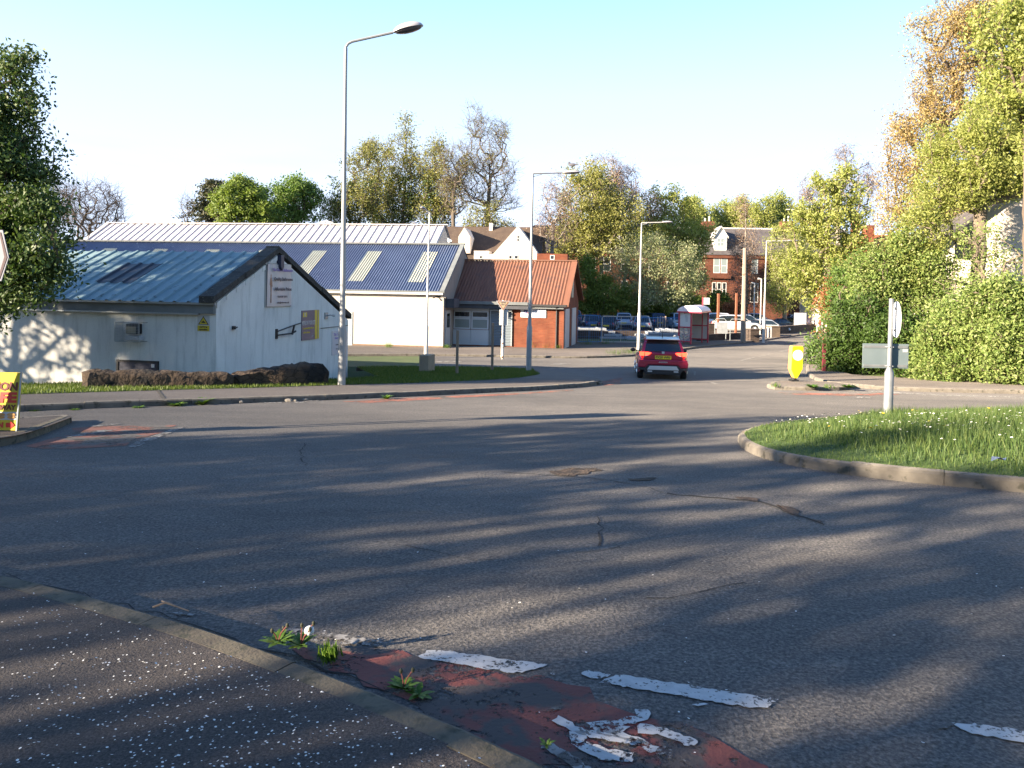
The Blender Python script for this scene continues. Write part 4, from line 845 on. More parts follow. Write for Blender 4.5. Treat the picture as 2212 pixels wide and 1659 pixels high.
mb = MB(); mb.box(xa, xb, -.25, -.002, ze - .45, ze - .05); mb.build('cornice', M['sandstone'], te)
for px in (1542, 1330, 1238, 1720): 
    mb = MB(); x_ = X(px); mb.box(x_ - .9, x_ + .9, 3.9, 5.1, zr - .8, Z(px, 494) + 1.4); c_ = mb.build('chimney', M['sandstone'], te)
    mb = MB(); mb.tube([(x_ + .2, 4.5, Z(px, 494) + 1.4), (x_ + .2, 4.5, Z(px, 494) + 2.2)], .14, 8); mb.tube([(x_ - .4, 4.5, Z(px, 494) + 1.4), (x_ - .4, 4.5, Z(px, 494) + 1.9)], .14, 8); mb.build('chimney_pot', M['cream'], c_)
for px in (1557, 1330):
    x_ = X(px); z0 = Z(px, 540); z1 = Z(px, 512); z2 = Z(px, 490)
    mb = MB(); mb.prism([(x_ - .85, z0 - .8), (x_ + .85, z0 - .8), (x_ + .85, z1), (x_, z2), (x_ - .85, z1)], .4, 4, 'y'); do = mb.build('dormer', M['paintwhite'], te)
    mb = MB(); 
    for s1 in (-1, 1): mb.hexa([(x_, .15, z2 + .02), (x_ + s1 * 1.05, .15, z1 - .15), (x_ + s1 * 1.05, 4.1, z1 - .15), (x_, 4.1, z2 + .02)][::s1], [(x_, .15, z2 + .16), (x_ + s1 * 1.05, .15, z1), (x_ + s1 * 1.05, 4.1, z1), (x_, 4.1, z2 + .16)][::s1])
    mb.build('dormer_roof', M['paintwhite'], do); window(do, x_ - .5, x_ + .5, Z(px, 532), Z(px, 514), .399, M['paintwhite'], M['glasspale'], bars=(1, 1), t=.08)
zu0, zu1, zl0, zl1 = Z(1555, 590), Z(1555, 558), Z(1555, 640), Z(1555, 610)
def wins(px0, px1, n, z0, z1, m=M['glass']):
    xs0, xs1 = X(px0), X(px1); wd = (xs1 - xs0) / n
    for k in range(n): window(te, xs0 + k * wd + .06, xs0 + (k + 1) * wd - .06, z0, z1, -.002, M['paintwhite'], m, bars=(0, 1), t=.09)
wins(1540, 1572, 2, zu0, zu1, M['glasspale']); wins(1538, 1571, 3, zl0, zl1); wins(1622, 1638, 1, zu0, zu1, M['glasspale']); wins(1478, 1496, 1, zl0 - .6, zl1); wins(1621, 1640, 1, zl0 - .8, zl1)
for a in (1270, 1302, 1340, 1400, 1440, 1700, 1740): wins(a, a + 18, 1, zu0, zu1); wins(a, a + 18, 1, zl0, zl1)
mb = MB(); mb.box(X(1532), X(1578), -.4, -.31, zu0 - .75, zu0 - .35); mb.box(X(1532), X(1578), -.31, -.003, zu0 - .75, zu0 - .35); mb.build('string_course', M['sandstone'], te)
# ---------------------------------------------------------------- houses behind the right-hand trees
rf = Frame(*P(1990, 560, 38).to_tuple()[:2], -12)
rh = empty('white_house', rf.o, rf.r); tag(rh, 'big white house wall glimpsed through the leafy trees on the right', 'house')
X = lambda px: rf.front(px, 600)[0]; Z = lambda px, py: rf.front(px, py)[1]
mb = MB(); mb.prism([(X(2010), H(38)), (X(2420), H(38)), (X(2420), Z(2420, 420)), (X(2200), Z(2200, 395)), (X(2010), Z(2010, 530))], 0, 8, 'y'); mb.build('wall', M['whwall'], rh)
mb = MB(); mb.hexa([(X(1995), -.5, Z(2000, 548)), (X(2200), -.5, Z(2200, 396)), (X(2200), 8, Z(2200, 396)), (X(1995), 8, Z(2000, 548))], [(X(1995), -.5, Z(2000, 540)), (X(2200), -.5, Z(2200, 386)), (X(2200), 8, Z(2200, 386)), (X(1995), 8, Z(2000, 540))]); mb.build('roof', M['slate'], rh)
mb = MB(); mb.box(X(2060), X(2100), -.05, -.002, Z(2080, 560), Z(2080, 500)); mb.build('window', M['glass'], rh)
rf = Frame(*P(1850, 560, 62).to_tuple()[:2], -4); X = lambda px: rf.front(px, 560)[0]; Z = lambda px, py: rf.front(px, py)[1]
bh = empty('brick_house', rf.o, rf.r); tag(bh, 'red brick house with orange chimney half hidden between the right-hand trees', 'house')
mb = MB(); mb.prism([(0, H(62)), (7, H(62)), (7, Z(1900, 555)), (3.5, Z(1900, 500)), (0, Z(1900, 555))], X(1866), X(2000), 'x'); mb.build('wall', M['brick'], bh)
mb = MB(); mb.box(X(1880), X(1898), 1, 2, Z(1890, 540), Z(1890, 484)); c_ = mb.build('chimney', M['brick'], bh); 
mb = MB(); mb.box(X(1878), X(1888) , 3.2, 4.2, Z(1890, 540), Z(1890, 462)); mb.build('chimney', M['brick'], bh)
# pale shop front glimpsed at the far right of the road
pf = Frame(*P(1786, 700, 84).to_tuple()[:2], 8); X = lambda px: pf.front(px, 690)[0]; Z = lambda px, py: pf.front(px, py)[1]
ps = empty('pale_building', pf.o, pf.r); tag(ps, 'pale wall with turquoise lower band glimpsed through copper leaves by the road', 'building')
mb = MB(); mb.box(0, X(1960), 0, 6, H(84), Z(1800, 610)); mb.build('wall', M['whwall'], ps); mb = MB(); mb.box(X(1790), X(1900), -.05, -.002, Z(1800, 700), Z(1800, 672)); mb.build('turquoise_band', mat('turq', (.20, .50, .50), .6), ps)
# birds on the ridges
M['bird'] = mat('gull_white', (.75, .74, .72), .8); M['birdd'] = mat('pigeon_grey', (.10, .10, .12), .8)
def bird(loc, s, m, label, rz=0):
    bm_ = MB(); bm_.ell((0, 0, .10), (.17, .075, .075), 12, 8); bm_.ell((.15, 0, .19), (.055, .05, .05), 10, 6); bm_.tube([(.10, 0, .13), (.15, 0, .19)], [.055, .045], 8); bm_.tube([(.19, 0, .19), (.25, 0, .18)], [.014, .004], 6); bm_.tube([(-.10, 0, .11), (-.30, 0, .08)], [.05, .02], 6)
    bm_.tube([(.02, .03, .05), (.02, .03, -.01)], .008, 5); bm_.tube([(.02, -.03, .05), (.02, -.03, -.01)], .008, 5)
    o = bm_.build('bird', m, None, smooth=True); o.location = loc; o.scale = (s,) * 3; o.rotation_euler = (0, 0, rz); tag(o, label, 'bird', 'birds on the roofs and lamps'); return o
yr = fs_.world(0, dd, 0)
def onridge(f, px, py, yl, z): d = ray(px, py); c = Vector((0, 0, CAMZ)) - f.o; t = (yl - c.dot(f.uy)) / d.dot(f.uy); p = c + d * t; return f.o + Vector((p.x, p.y, 0)) + Vector((0, 0, z))
ridz = zt + .12
bird(onridge(fs_, 700, 482, dd, ridz), 1.3, M['bird'], 'white gull on the pale ridge left of the pair near the tall lamp', 0); bird(onridge(fs_, 711, 482, dd, ridz), 1.2, M['bird'], 'white gull facing left on the pale ridge, just left of the tall lamp post', 3)
bird(onridge(fs_, 896, 485, dd, ridz), 1.2, M['bird'], 'white gull on the pale ridge left of the slim white lamp post', 1)
zrw = P(998, 530, WH.world(0, 5.6, 0).y).z; bird(onridge(WH, 971, 528, 5.6, zrw + .14), 1.5, M['bird'], 'white gull standing on the blue ridge below the shed gable', 2)
bird(P(631, 471, 60), 1.0, M['birdd'], 'small dark bird perched high beyond the pale ridge', 1) if False else None
# ================================================================== STREET FURNITURE
M['lampgrey'] = tex('lamp_post_grey', (.24, .25, .26), (.33, .34, .34), 3, .5, 5, metal=.25, sc=(1, 1, .4))
M['lamphead'] = mat('lamp_head', (.40, .38, .39), .4); M['lens'] = mat('lamp_glass', (.10, .09, .10), .15, 0, .6)
M['wood'] = tex('weathered_wood', (.20, .15, .11), (.30, .23, .17), 5, .9, 6, sc=(4, 4, .6)); M['pole'] = tex('telegraph_wood', (.30, .24, .19), (.39, .32, .26), 3, .9, 6, sc=(4, 4, .4), c=(.2, .14, .1), cs=3)
M['rust'] = tex('rusty_red', (.22, .08, .045), (.28, .11, .06), 3, .85, 5)
M['concrete'] = tex('concrete', (.21, .19, .165), (.29, .26, .225), 3, .9, 6, bmp=.5, bd=.01, c=(.2, .15, .1), cs=2.5)
def lamp(px0, py0, pxt, pyt, arm, al, rise, label, big=False, r0=.085, r1=.055, sh=.17, rt=.03, off=.12, yv_=None, m='lampgrey', headlen=.7, grp='street lamps along the roads'):
    b = G(px0, py0, off) if yv_ is None else Vector((*P(px0, py0, yv_)[:2], H(yv_)))
    t = P(pxt, pyt, b.y); hgt = t.z - b.z; o = empty('street_lamp', b); tag(o, label, 'street lamp', grp)
    lx, ly = t.x - b.x, 0; hs = hgt * sh; f = lambda z: (lx * z / hgt, 0, z)
    m_ = MB(); m_.tube([f(-.1), f(hs - .12), f(hs), f(hs + .001)], [r0, r0, r1 * 1.05, r1 * 1.05], 14); m_.build('base_section', M[m], o, smooth=True)
    m_ = MB(); m_.tube([f(hs), f(hgt * .93), f(hgt)], [r1, rt * 1.25, rt * 1.25], 12); m_.build('pole', M[m], o, smooth=True)
    a = Vector(arm).normalized(); T0 = Vector(f(hgt)); m_ = MB()
    pts = [T0 - Vector((0, 0, .3)), T0 + Vector((0, 0, .02)), T0 + a * .06 + Vector((0, 0, .12)), T0 + a * .16 + Vector((0, 0, .18)), T0 + a * al + Vector((0, 0, .18 + rise))] if big else [T0 - Vector((0, 0, .25)), T0, T0 + a * .02 + Vector((0, 0, .02)), T0 + a * al + Vector((0, 0, rise + .03))]
    m_.tube(pts, [rt] * len(pts), 8); m_.build('arm', M[m], o, smooth=True)
    e = pts[-1]; d = (Vector(pts[-1]) - Vector(pts[-2])).normalized(); q = d.to_track_quat('X', 'Z').to_matrix()
    m_ = MB(); m_.ell(e + d * headlen / 2, (headlen / 2, .15 * (1.35 if big else .8), .17 if big else .085), 18, 8, zmin=-.02, zmax=1, mtx=q); h = m_.build('lamp_head', M['lamphead'], o, smooth=True)
    m_ = MB(); m_.ell(e + d * headlen / 2, (headlen / 2 * .93, .15 * (1.2 if big else .7), .10 if big else .06), 18, 6, zmin=-1, zmax=.0, mtx=q); m_.build('lens', M['lens'], h, smooth=True)
    if not big: m_ = MB(); m_.tube([T0 + a * .0 - Vector((0, 0, .1)), T0 + a * .35 + Vector((0, 0, .0))], .015, 6); m_.build('stay', M[m], o)
    return o
lamp(738, 831, 747, 104, (1, .12, 0), 1.22, .30, 'tallest grey street lamp, standing at the end of the stone wall', True, r0=.103, r1=.075, sh=.178, rt=.036, headlen=.82)
lamp(920, 769, 928, 459, (-.3, -1, 0), .55, .05, 'slim white street lamp behind the concrete block, its head facing the camera', r0=.10, r1=.06, sh=.22, m='paintwhite', headlen=.5)
lamp(1142, 801, 1151, 376, (1, .1, 0), 1.15, .06, 'grey street lamp before the brick shop with a bird on its head', r0=.105, r1=.072, sh=.235, headlen=.72)
lamp(1379, 756, 1386, 482, (1, .1, 0), 1.25, .05, 'pale street lamp beside the blue fence, behind the red car', r0=.10, r1=.075, sh=.3, m='paintwhite')
lamp(1649, 738, 1656, 521, (1, .1, 0), 1.7, .04, 'pale street lamp by the low wall of the car park', r0=.11, r1=.08, sh=.25, m='paintwhite', headlen=.9)
lamp(1776, 712, 1783, 456, (-1, .1, 0), 2.4, .04, 'tall grey street lamp rising among the leaves with its arm to the left', r0=.12, r1=.085, sh=.2, yv_=62, headlen=.9)
lamp(1752, 712, 1753, 612, (-1, 0, 0), .4, .03, 'short thin white lamp beyond the white board', r0=.07, r1=.05, sh=.2, yv_=88, m='paintwhite', headlen=.5)
bird(P(1236, 361, G(1142, 801, .12).y + .1), .9, M['birdd'], 'dark pigeon sitting on the lamp head before the shop', 2.6)
# give-way sign (faded)
b = G(1085, 771, .12); s_ = F / b.y; hgt = (771 - 646) / s_
gw = empty('give_way_sign', b, R(4)); tag(gw, 'faded triangular give way sign on a peeling white post before the shop', 'road sign')
m_ = MB(); m_.tube([(0, 0, -.1), (0, 0, hgt * .30), (0, 0, hgt * .34), (0, 0, hgt * .98)], [.07, .07, .04, .04], 12); M['peel'] = tex('peeling_paint', (.70, .68, .62), (.78, .76, .70), 2, .7, 5, c=(.22, .10, .05), cs=5, cp=(.55, .60), sc=(1, 1, 1)); m_.build('post', M['peel'], gw, smooth=True)
M['fadebrown'] = tex('faded_red', (.24, .12, .08), (.32, .17, .12), 5, .7); M['fadecream'] = tex('faded_cream', (.42, .33, .20), (.50, .40, .26), 4, .7)
a_ = .37; tri = lambda k, y0, y1, zc: [(-a_ * k, zc + a_ * .866 * k * .6), (a_ * k, zc + a_ * .866 * k * .6), (a_ * .06 * k, zc - a_ * .866 * k * 1.0), (-a_ * .06 * k, zc - a_ * .866 * k * 1.0)]
zc = hgt - .27
m_ = MB(); m_.prism(tri(.96, 0, 0, zc), -.07, -.06); pnl = m_.build('plate', M['signwhite'], gw, bevel=.02)
m_ = MB(); m_.prism(tri(.86, 0, 0, zc), -.074, -.0705); m_.build('border', M['fadebrown'], gw)
m_ = MB(); m_.prism(tri(.60, 0, 0, zc + .01), -.078, -.0745); m_.build('face', M['fadecream'], gw)
join_text('lettering', [('GIVE', .125, T_(0, -.080, zc + .10), .004), ('WAY', .10, T_(0, -.080, zc - .01), .003)], M['printdark'], gw)
m_ = MB(); m_.box(-.18, .26, .05, .06, hgt * .55, hgt * .82); m_.build('back_plate', M['signwhite'], gw, bevel=.004)
# wooden posts
def simple(name, mb, m, loc, rz, label, cat, group=None, **k):
    o = mb.build(name, m, None, **k); o.location = loc; o.rotation_euler = (0, 0, rz); tag(o, label, cat, group); return o
for px, yb_, yt, lab in ((987, 808, 713, 'left one of two thin wooden stakes on the grass tip'), (1063, 800, 697, 'taller right-hand wooden stake standing between the give way sign and the warehouse')):
    b = G(px, yb_, .12); h_ = (yb_ - yt) * b.y / F; m_ = MB(); m_.tube([(0, 0, -.1), (0, 0, h_ * .5), (0, 0, h_)], [.055, .05, .05], 8); simple('wooden_stake', m_, M['wood'], b, .3, lab.replace('right-hand ', ''), 'post', 'wooden stakes on the grass')
# concrete block with shuttering
b = G(921, 802, .12); s_ = b.y / F; m_ = MB(); m_.box(-11 * s_, 11 * s_, -.25, .35, -.1, 36 * s_)
simple('concrete_block', m_, tex('block_stained', (.30, .23, .16), (.38, .30, .21), 3, .9, 6, c=(.18, .11, .07), cs=3), b, R(-18), 'square stained concrete block on the edge of the grass', 'block', bevel=.02)
# square steel posts by the car park, telegraph pole
for px, yb_, yt, lab, rr in ((1550, 733, 634, 'rusty red square post just beyond the bus shelter', .085), (1589, 727, 633, 'rusty red square post left of the telegraph pole', .085)):
    b = G(px, yb_, .12); h_ = (yb_ - yt) * b.y / F; m_ = MB(); m_.box(-rr, rr, -rr, rr, -.1, h_); simple('steel_post', m_, M['rust'], b, .2, lab, 'post', 'rusty posts by the car park', bevel=.01)
b = G(1605, 738, .12); t = P(1609, 536, b.y); m_ = MB(); m_.tube([(0, 0, -.1), ((t.x - b.x) * .5, 0, (t.z - b.z) * .5), (t.x - b.x, 0, t.z - b.z)], [.21, .17, .14], 12)
for k in range(7): z = 3 + k * .7; m_.tube([((t.x - b.x) * z / 9 - .3, 0, z), ((t.x - b.x) * z / 9 + .3, 0, z)], .014, 5)
simple('telegraph_pole', m_, M['pole'], b, 0, 'thick pale wooden telegraph pole with climbing pegs beside the car park wall', 'pole', smooth=True)
for px, yb_, yt, yy, lab in ((1642, 722, 603, 74, 'thin white sign pole left of the pale lamp by the wall'), (1628, 700, 612, 84, 'thin white pole with a bent top beyond the car park')):
    b = Vector((*P(px, yb_, yy)[:2], H(yy))); t = P(px + 2, yt, yy).z; m_ = MB(); m_.tube([(0, 0, 0), (0, 0, t - b.z)], .07, 8); m_.tube([(0, 0, t - b.z), (-.35, 0, t - b.z + .05)], [.07, .10], 8); simple('sign_pole', m_, M['paintwhite'], b, 0, lab, 'pole')
# ---- roundabout sign post
b = P(1918, 892, 13.6); s_ = b.y / F; b.z = H(b.y) + .13 + idome(b.x, b.y); t = P(1926, 645, 13.6); lean = (t.x - b.x); hg = t.z - b.z
rp_ = empty('roundabout_sign_post', b); tag(rp_, 'galvanised sign post on the grass island carrying a long rear-facing plate', 'road sign')
f = lambda z: (lean * z / hg, 0, z); zsh = P(1921, 795, 13.6).z - b.z
m_ = MB(); m_.tube([f(-.1), f(zsh - .09), f(zsh), f(zsh + .001)], [.082, .080, .046, .046], 18); m_.build('base_section', M['steelgrey'], rp_, smooth=True)
m_ = MB(); m_.tube([f(zsh), f(hg)], .042, 16); m_.build('pole', M['steelgrey'], rp_, smooth=True)
y_ = b.y; xa = P(1866, 770, y_).x - b.x; xb = P(1966, 770, y_).x - b.x; za = P(1916, 796, y_).z - b.z; zb_ = P(1916, 743, y_).z - b.z
M['plateback'] = tex('plate_back', (.16, .205, .225), (.20, .245, .262), 1.5, .5, 4, metal=.2)
m_ = MB(); m_.box(xa, xb, .052, .06, za, zb_); pb = m_.build('rear_plate', M['plateback'], rp_, bevel=.003)
m_ = MB(); m_.box(xa + .02, xb - .02, .043, .0515, za + .025, za + .065); m_.box(xa + .02, xb - .02, .043, .0515, zb_ - .08, zb_ - .035); m_.build('rail', M['steelgrey'], pb)
m_ = MB(); m_.box(xb - .11, xb - .02, .047, .0515, zb_ - .15, zb_ - .095); m_.build('sticker', M['signwhite'], pb)
for z in (za + .045, zb_ - .055): m_ = MB(); m_.tube([(lean * z / hg - .075, .02, z), (lean * z / hg - .02, -.045, z)], .012, 6); m_.tube([(lean * z / hg + .06, .02, z), (lean * z / hg + .045, -.03, z)], .012, 6); m_.build('clamp', M['steelgrey'], rp_)
zt0 = P(1940, 730, y_).z - b.z; zt1 = P(1940, 651, y_).z - b.z; r_ = (zt1 - zt0) / 2; cx = P(1939, 700, y_).x - b.x
m_ = MB(); m_.disc((0, 0, 0), (1, 0, 0), r_, 40, .008); d_ = m_.build('direction_disc', [mat('disc_face', (.60, .62, .64), .45)], rp_); d_.location = (cx, .05, (zt0 + zt1) / 2); d_.rotation_euler = (0, 0, R(-14 ))
m_ = MB()
for k in range(40):
    a0, a1 = 2 * math.pi * k / 40, 2 * math.pi * (k + 1) / 40
m_.tube([(-.018, 0, r_ * .6 - .02), (-.018, 0, r_ * .6 + .02)], .02, 6); m_.tube([(-.018, 0, -r_ * .6 - .02), (-.018, 0, -r_ * .6 + .02)], .02, 6); m_.build('clamp', M['steelgrey'], d_)
# ---- bollard
b = G(1720, 824, .11); s_ = b.y / F; M['bolyel'] = mat('bollard_yellow', (.80, .66, .01), .4); M['bolside'] = mat('bollard_side', (.78, .36, .10), .5)
bo = empty('illuminated_bollard', b, R(6)); tag(bo, 'bright yellow keep-left bollard with a white disc on the small traffic island', 'bollard')
z = lambda py: (824 - py) * s_; x = lambda px: (px - 1722) * s_
pf_ = [(x(1711), z(750)), (x(1713), z(747)), (x(1735), z(747)), (x(1737), z(750)), (x(1736), z(797)), (x(1724), z(817)), (x(1718), z(817)), (x(1709), z(798))]
m_ = MB(); m_.prism(pf_, .0, .22); m_.build('shell', M['bolside'], bo, bevel=.01)
m_ = MB(); m_.prism([(a * .93 + .0, zz * .985 + .005) for a, zz in pf_], -.02, -.001); m_.build('front_panel', M['bolyel'], bo, bevel=.008)
m_ = MB(); m_.disc((x(1723.5), -.024, z(767)), (0, 1, 0), 11.5 * s_, 24, .006); m_.build('disc', mat('disc_white', (.9, .9, .88), .4), bo)
m_ = MB(); m_.tube([(x(1719), .1, 0), (x(1719), .1, z(816))], .09, 10); m_.box(x(1712), x(1728), .0, .24, 0, .06); m_.build('foot', M['black'], bo)
# ---- cafe board at the left edge
M['cafeyel'] = tex('cafe_yellow', (.52, .40, .02), (.57, .45, .03), 2, .5); M['cafered'] = mat('cafe_red', (.55, .03, .02), .5); M['cafemar'] = mat('cafe_maroon', (.13, .012, .010), .5); M['bun'] = tex('bun', (.45, .22, .06), (.6, .34, .12), 20, .6)
b = G(34, 931, .12); yb2 = b.y; s_ = yb2 / F
cb = empty('cafe_board', b, R(3)); tag(cb, 'yellow cafe takeaway pavement board with red lettering at the left edge', 'sign board')
x = lambda px: (px - 34) * s_; z = lambda py: (931 - py) * s_; wl_, hl = x(-92), z(806)
tilt = .10
def bp_(mb, x0, x1, z0, z1, th=.004, off=.0): 
    y = lambda zz: tilt * zz / hl * 1.0; return mb.hexa([(x0, y(z0) - off - th, z0), (x1, y(z0) - off - th, z0), (x1, y(z0) - off, z0), (x0, y(z0) - off, z0)], [(x0, y(z1) - off - th, z1), (x1, y(z1) - off - th, z1), (x1, y(z1) - off, z1), (x0, y(z1) - off, z1)])
m_ = MB(); bp_(m_, wl_, x(36), .01, hl, .012); m_.build('front_panel', M['cafeyel'], cb)
m_ = MB(); m_.hexa([(wl_, .03, .01), (x(36), .03, .01), (x(36), .04, .01), (wl_, .04, .01)], [(wl_, .115, hl), (x(36), .115, hl), (x(36), .125, hl), (wl_, .125, hl)]); m_.build('rear_panel', M['cafeyel'], cb)
m_ = MB(); bp_(m_, x(35), x(37.5), 0, hl + .01, .02, -.002); bp_(m_, wl_ - .015, wl_, 0, hl + .01, .02, -.002); m_.build('frame_edge', M['greymetal'], cb)
cxm = (wl_ + x(36)) / 2; Tt = lambda px, zz: T_(px, tilt * zz / hl - .016, zz) @ Matrix.Rotation(-math.atan(tilt / hl), 4, 'X')
def tline(s, py, hpx, sx, m, nm, right=32, b=.0):
    cu = (s, hpx * s_ * 1.38, Matrix.Identity(4), b); o = join_text(nm, [cu], m, cb); xs = [v.co.x for v in o.data.vertices]; w0 = max(xs)
    zz = z(py); o.matrix_local = T_(0, 0, 0) if False else (Matrix.Translation((x(right) - w0 * sx, tilt * zz / hl - .016, zz)) @ Matrix.Rotation(R(90) - math.atan(tilt / hl), 4, 'X') @ Matrix.Diagonal((sx, 1, 1, 1))); return o
tline('STATION', 836.5, 17.5, 1.0, M['cafemar'], 'lettering', b=.006); tline('CAFE', 860.5, 21, 1.25, M['cafered'], 'lettering', b=.010); tline('TAKEAWAY', 881, 10.5, 1.0, M['cafemar'], 'lettering', b=.004); tline('OPEN', 918.5, 11, 1.0, M['cafered'], 'lettering', right=8, b=.005)
m_ = MB(); bp_(m_, wl_, x(34), z(907), z(890), .003, .0125); m_.build('picture_band', M['signwhite'], cb)
m_ = MB()
for px in (-30, 2, 24): 
    zz = z(898.5); m_.ell((x(px), tilt * zz / hl - .022, zz + .012), (.055, .006, .03), 14, 6, zmin=-.2); m_.ell((x(px), tilt * zz / hl - .022, zz - .018), (.052, .006, .02), 14, 6)
m_.build('burger_picture', M['bun'], cb)
m_ = MB()
ax, az = x(14), z(918); yy = lambda zz: tilt * zz / hl - .016
m_.prism([(ax, az - .03), (ax + .055, az - .03), (ax + .055, az - .055), (ax + .11, az), (ax + .055, az + .055), (ax + .055, az + .03), (ax, az + .03)], yy(az) - .004, yy(az)); m_.build('arrow', M['cafered'], cb)
# ---- direction sign tip at the left edge on its posts
yS = 9.3; c = lambda px, py: P(px, py, yS)
ds = empty('direction_sign', (c(-60, 560).x, yS, H(yS) + .12)); tag(ds, 'pointed white direction sign with dark border cut by the left edge', 'road sign')
o3 = ds.location; loc = lambda px, py: ((c(px, py).x - o3.x), c(px, py).z - o3.z)
m_ = MB(); m_.prism([loc(-190, 490), loc(7, 497), loc(20, 556), loc(4, 607), loc(-190, 612)], -.012, 0); m_.build('panel', mat('sign_lilac', (.22, .23, .27), .5), ds)
m_ = MB()
for pq in ([(-190, 494), (-190, 500), (1, 507), (3.5, 502)], [(1, 507), (3.5, 502), (17, 556), (11, 555)], [(17, 556), (11, 555), (-2, 598), (1, 603)], [(-2, 598), (1, 603), (-190, 608), (-190, 602)]): m_.prism([loc(*p) for p in pq], -.016, -.0125)
m_.build('border', mat('sign_border', (.05, .02, .03), .5), ds)
for x_ in (-.35, -.75): m_ = MB(); m_.tube([(x_, .05, -.1), (x_, .05, loc(0, 490)[1])], .04, 10); m_.build('post', M['steelgrey'], ds)
# ---- bus shelter
M['busred'] = mat('shelter_red', (.42, .035, .07), .4); M['perspex'] = mat('perspex', (.55, .56, .55), .35); M['opal'] = mat('opal_roof', (.80, .72, .74), .4)
def glassy(name, col, a):
    m = mat(name, col, .08); nt = m.node_tree; bs = nt.nodes['Principled BSDF']; t = nt.nodes.new('ShaderNodeBsdfTransparent'); x = nt.nodes.new('ShaderNodeMixShader'); x.inputs[0].default_value = a
    nt.links.new(t.outputs[0], x.inputs[1]); nt.links.new(bs.outputs[0], x.inputs[2]); nt.links.new(x.outputs[0], nt.nodes['Material Output'].inputs[0]); return m
M['clearpane'] = glassy('clear_pane', (.5, .52, .5), .35)
b = G(1466, 743, .12); bs_ = empty('bus_shelter', b, R(-24)); tag(bs_, 'red framed bus shelter with curved white roof beside the road', 'bus shelter')
wS, lS, hS, r_ = 1.45, 3.6, 2.25, .055      # local x across, y along
m_ = MB()
for (xx, yy) in ((0, 0), (.85, 0), (0, lS / 2), (0, lS), (wS, lS)): m_.box(xx - r_, xx + r_, yy - r_, yy + r_, -.1, hS)
m_.box(0, .85, -r_ + .003, r_ - .003, .16, .24); m_.box(0, .85, -r_ + .003, r_ - .003, 1.18, 1.26); m_.box(-r_ + .003, r_ - .003, 0, lS, .16, .24); m_.box(-r_ + .003, r_ - .003, 0, lS, 1.18, 1.26); m_.box(0, wS, lS - r_ + .003, lS + r_ - .003, .16, .24); m_.box(0, wS, lS - r_ + .003, lS + r_ - .003, 1.18, 1.26)
m_.box(-.15, wS + .15, -.22, -.12, hS, hS + .10); m_.box(-.15, wS + .15, lS + .12, lS + .22, hS, hS + .10); m_.box(-.15, -.05, -.12, lS + .12, hS, hS + .10); m_.box(wS + .05, wS + .15, -.12, lS + .12, hS, hS + .10)
m_.build('frame', M['busred'], bs_, bevel=.006)
arc = [(wS / 2 + (wS / 2 + .12) * math.cos(a), hS + .10 + .42 * math.sin(a)) for a in np.linspace(math.pi, 0, 13)]
m_ = MB(); m_.prism(arc, -.2, lS + .2, 'y'); m_.build('roof', M['opal'], bs_, smooth=True)
for (x0, x1, y0, y1) in ((.045, .805, -.01, .01), (-.01, .01, .045, lS / 2 - .045), (-.01, .01, lS / 2 + .045, lS - .045), (.045, wS - .045, lS - .01, lS + .01)):
    for z0, z1 in ((.245, 1.175), (1.265, 2.2)): m_ = MB(); m_.box(x0, x1, y0, y1, z0, z1); m_.build('pane', M['perspex'] if (y0 > 1 and x1 > .1) or z0 > 1.2 else M['clearpane'], bs_)
m_ = MB(); m_.box(.12, .42, .3, lS - .3, .55, .61); m_.box(.2, .3, .6, .68, .1, .55); m_.box(.2, .3, lS - .7, lS - .62, .1, .55); m_.build('bench', M['busred'], bs_)
m_ = MB(); m_.box(.45, .62, -.035, -.015, 1.6, 1.95); m_.box(.4, .6, -.035, -.015, 1.9, 2.1); m_.build('poster', M['signwhite'], bs_)
b2 = P(1516, 742, b.y + 2.4); b2.z = H(b2.y) + .12; zt_ = P(1516, 642, b2.y).z - b2.z; m_ = MB(); m_.tube([(0, 0, -.1), (0, 0, zt_)], .045, 8); bf = empty('bus_stop_flag', b2); tag(bf, 'white bus stop flag on a red pole behind the shelter roof', 'bus stop'); m_.build('pole', M['busred'], bf)
m_ = MB(); m_.box(.06, .52, -.02, .02, zt_ - .55, zt_ - .03); m_.build('flag', M['signwhite'], bf, bevel=.01)
# ---- mesh fence panels
M['fblue'] = mat('fence_blue', (.05, .19, .42), .45, .2); M['fpale'] = mat('fence_pale', (.55, .52, .46), .5, .2)
def fence_panel(xa, xb, ya, yb, top, m, label):
    a, b = G(xa, ya, .1), G(xb, yb, .1); d = (b - a); ln = math.hypot(d.x, d.y); h_ = (ya - top) * a.y / F
    o = empty('fence_panel', a, math.atan2(d.y, d.x)); tag(o, label, 'fence panel', 'temporary mesh fence panels'); m_ = MB(); ddz = d.z / ln; zf = lambda x, z: z + ddz * x
    q = lambda x, z: (x, 0, zf(x, z))
    m_.tube([q(0, 0), q(0, h_ - .12), q(.08, h_), q(ln - .08, h_), q(ln, h_ - .12), q(ln, 0)], .028, 6); m_.tube([q(0, .12), q(ln, .12)], .022, 6); m_.tube([q(ln * .5, .1), q(ln * .5, h_)], .018, 6); m_.build('frame', M[m], o)
    m_ = MB()
    for k in range(1, int(ln / .14)): x = k * .14; m_.tube([q(x, .12), q(x, h_)], .0075, 3, caps=False)
    for k in (1, 2, 3): m_.tube([q(0, h_ * k / 4), q(ln, h_ * k / 4)], .0075, 3, caps=False)
    m_.build('mesh_infill', M['fblue'], o)
    m_ = MB(); m_.box(-.12, .12, -.35, .35, -.05, .13); m_.build('foot', M['concrete'], o)
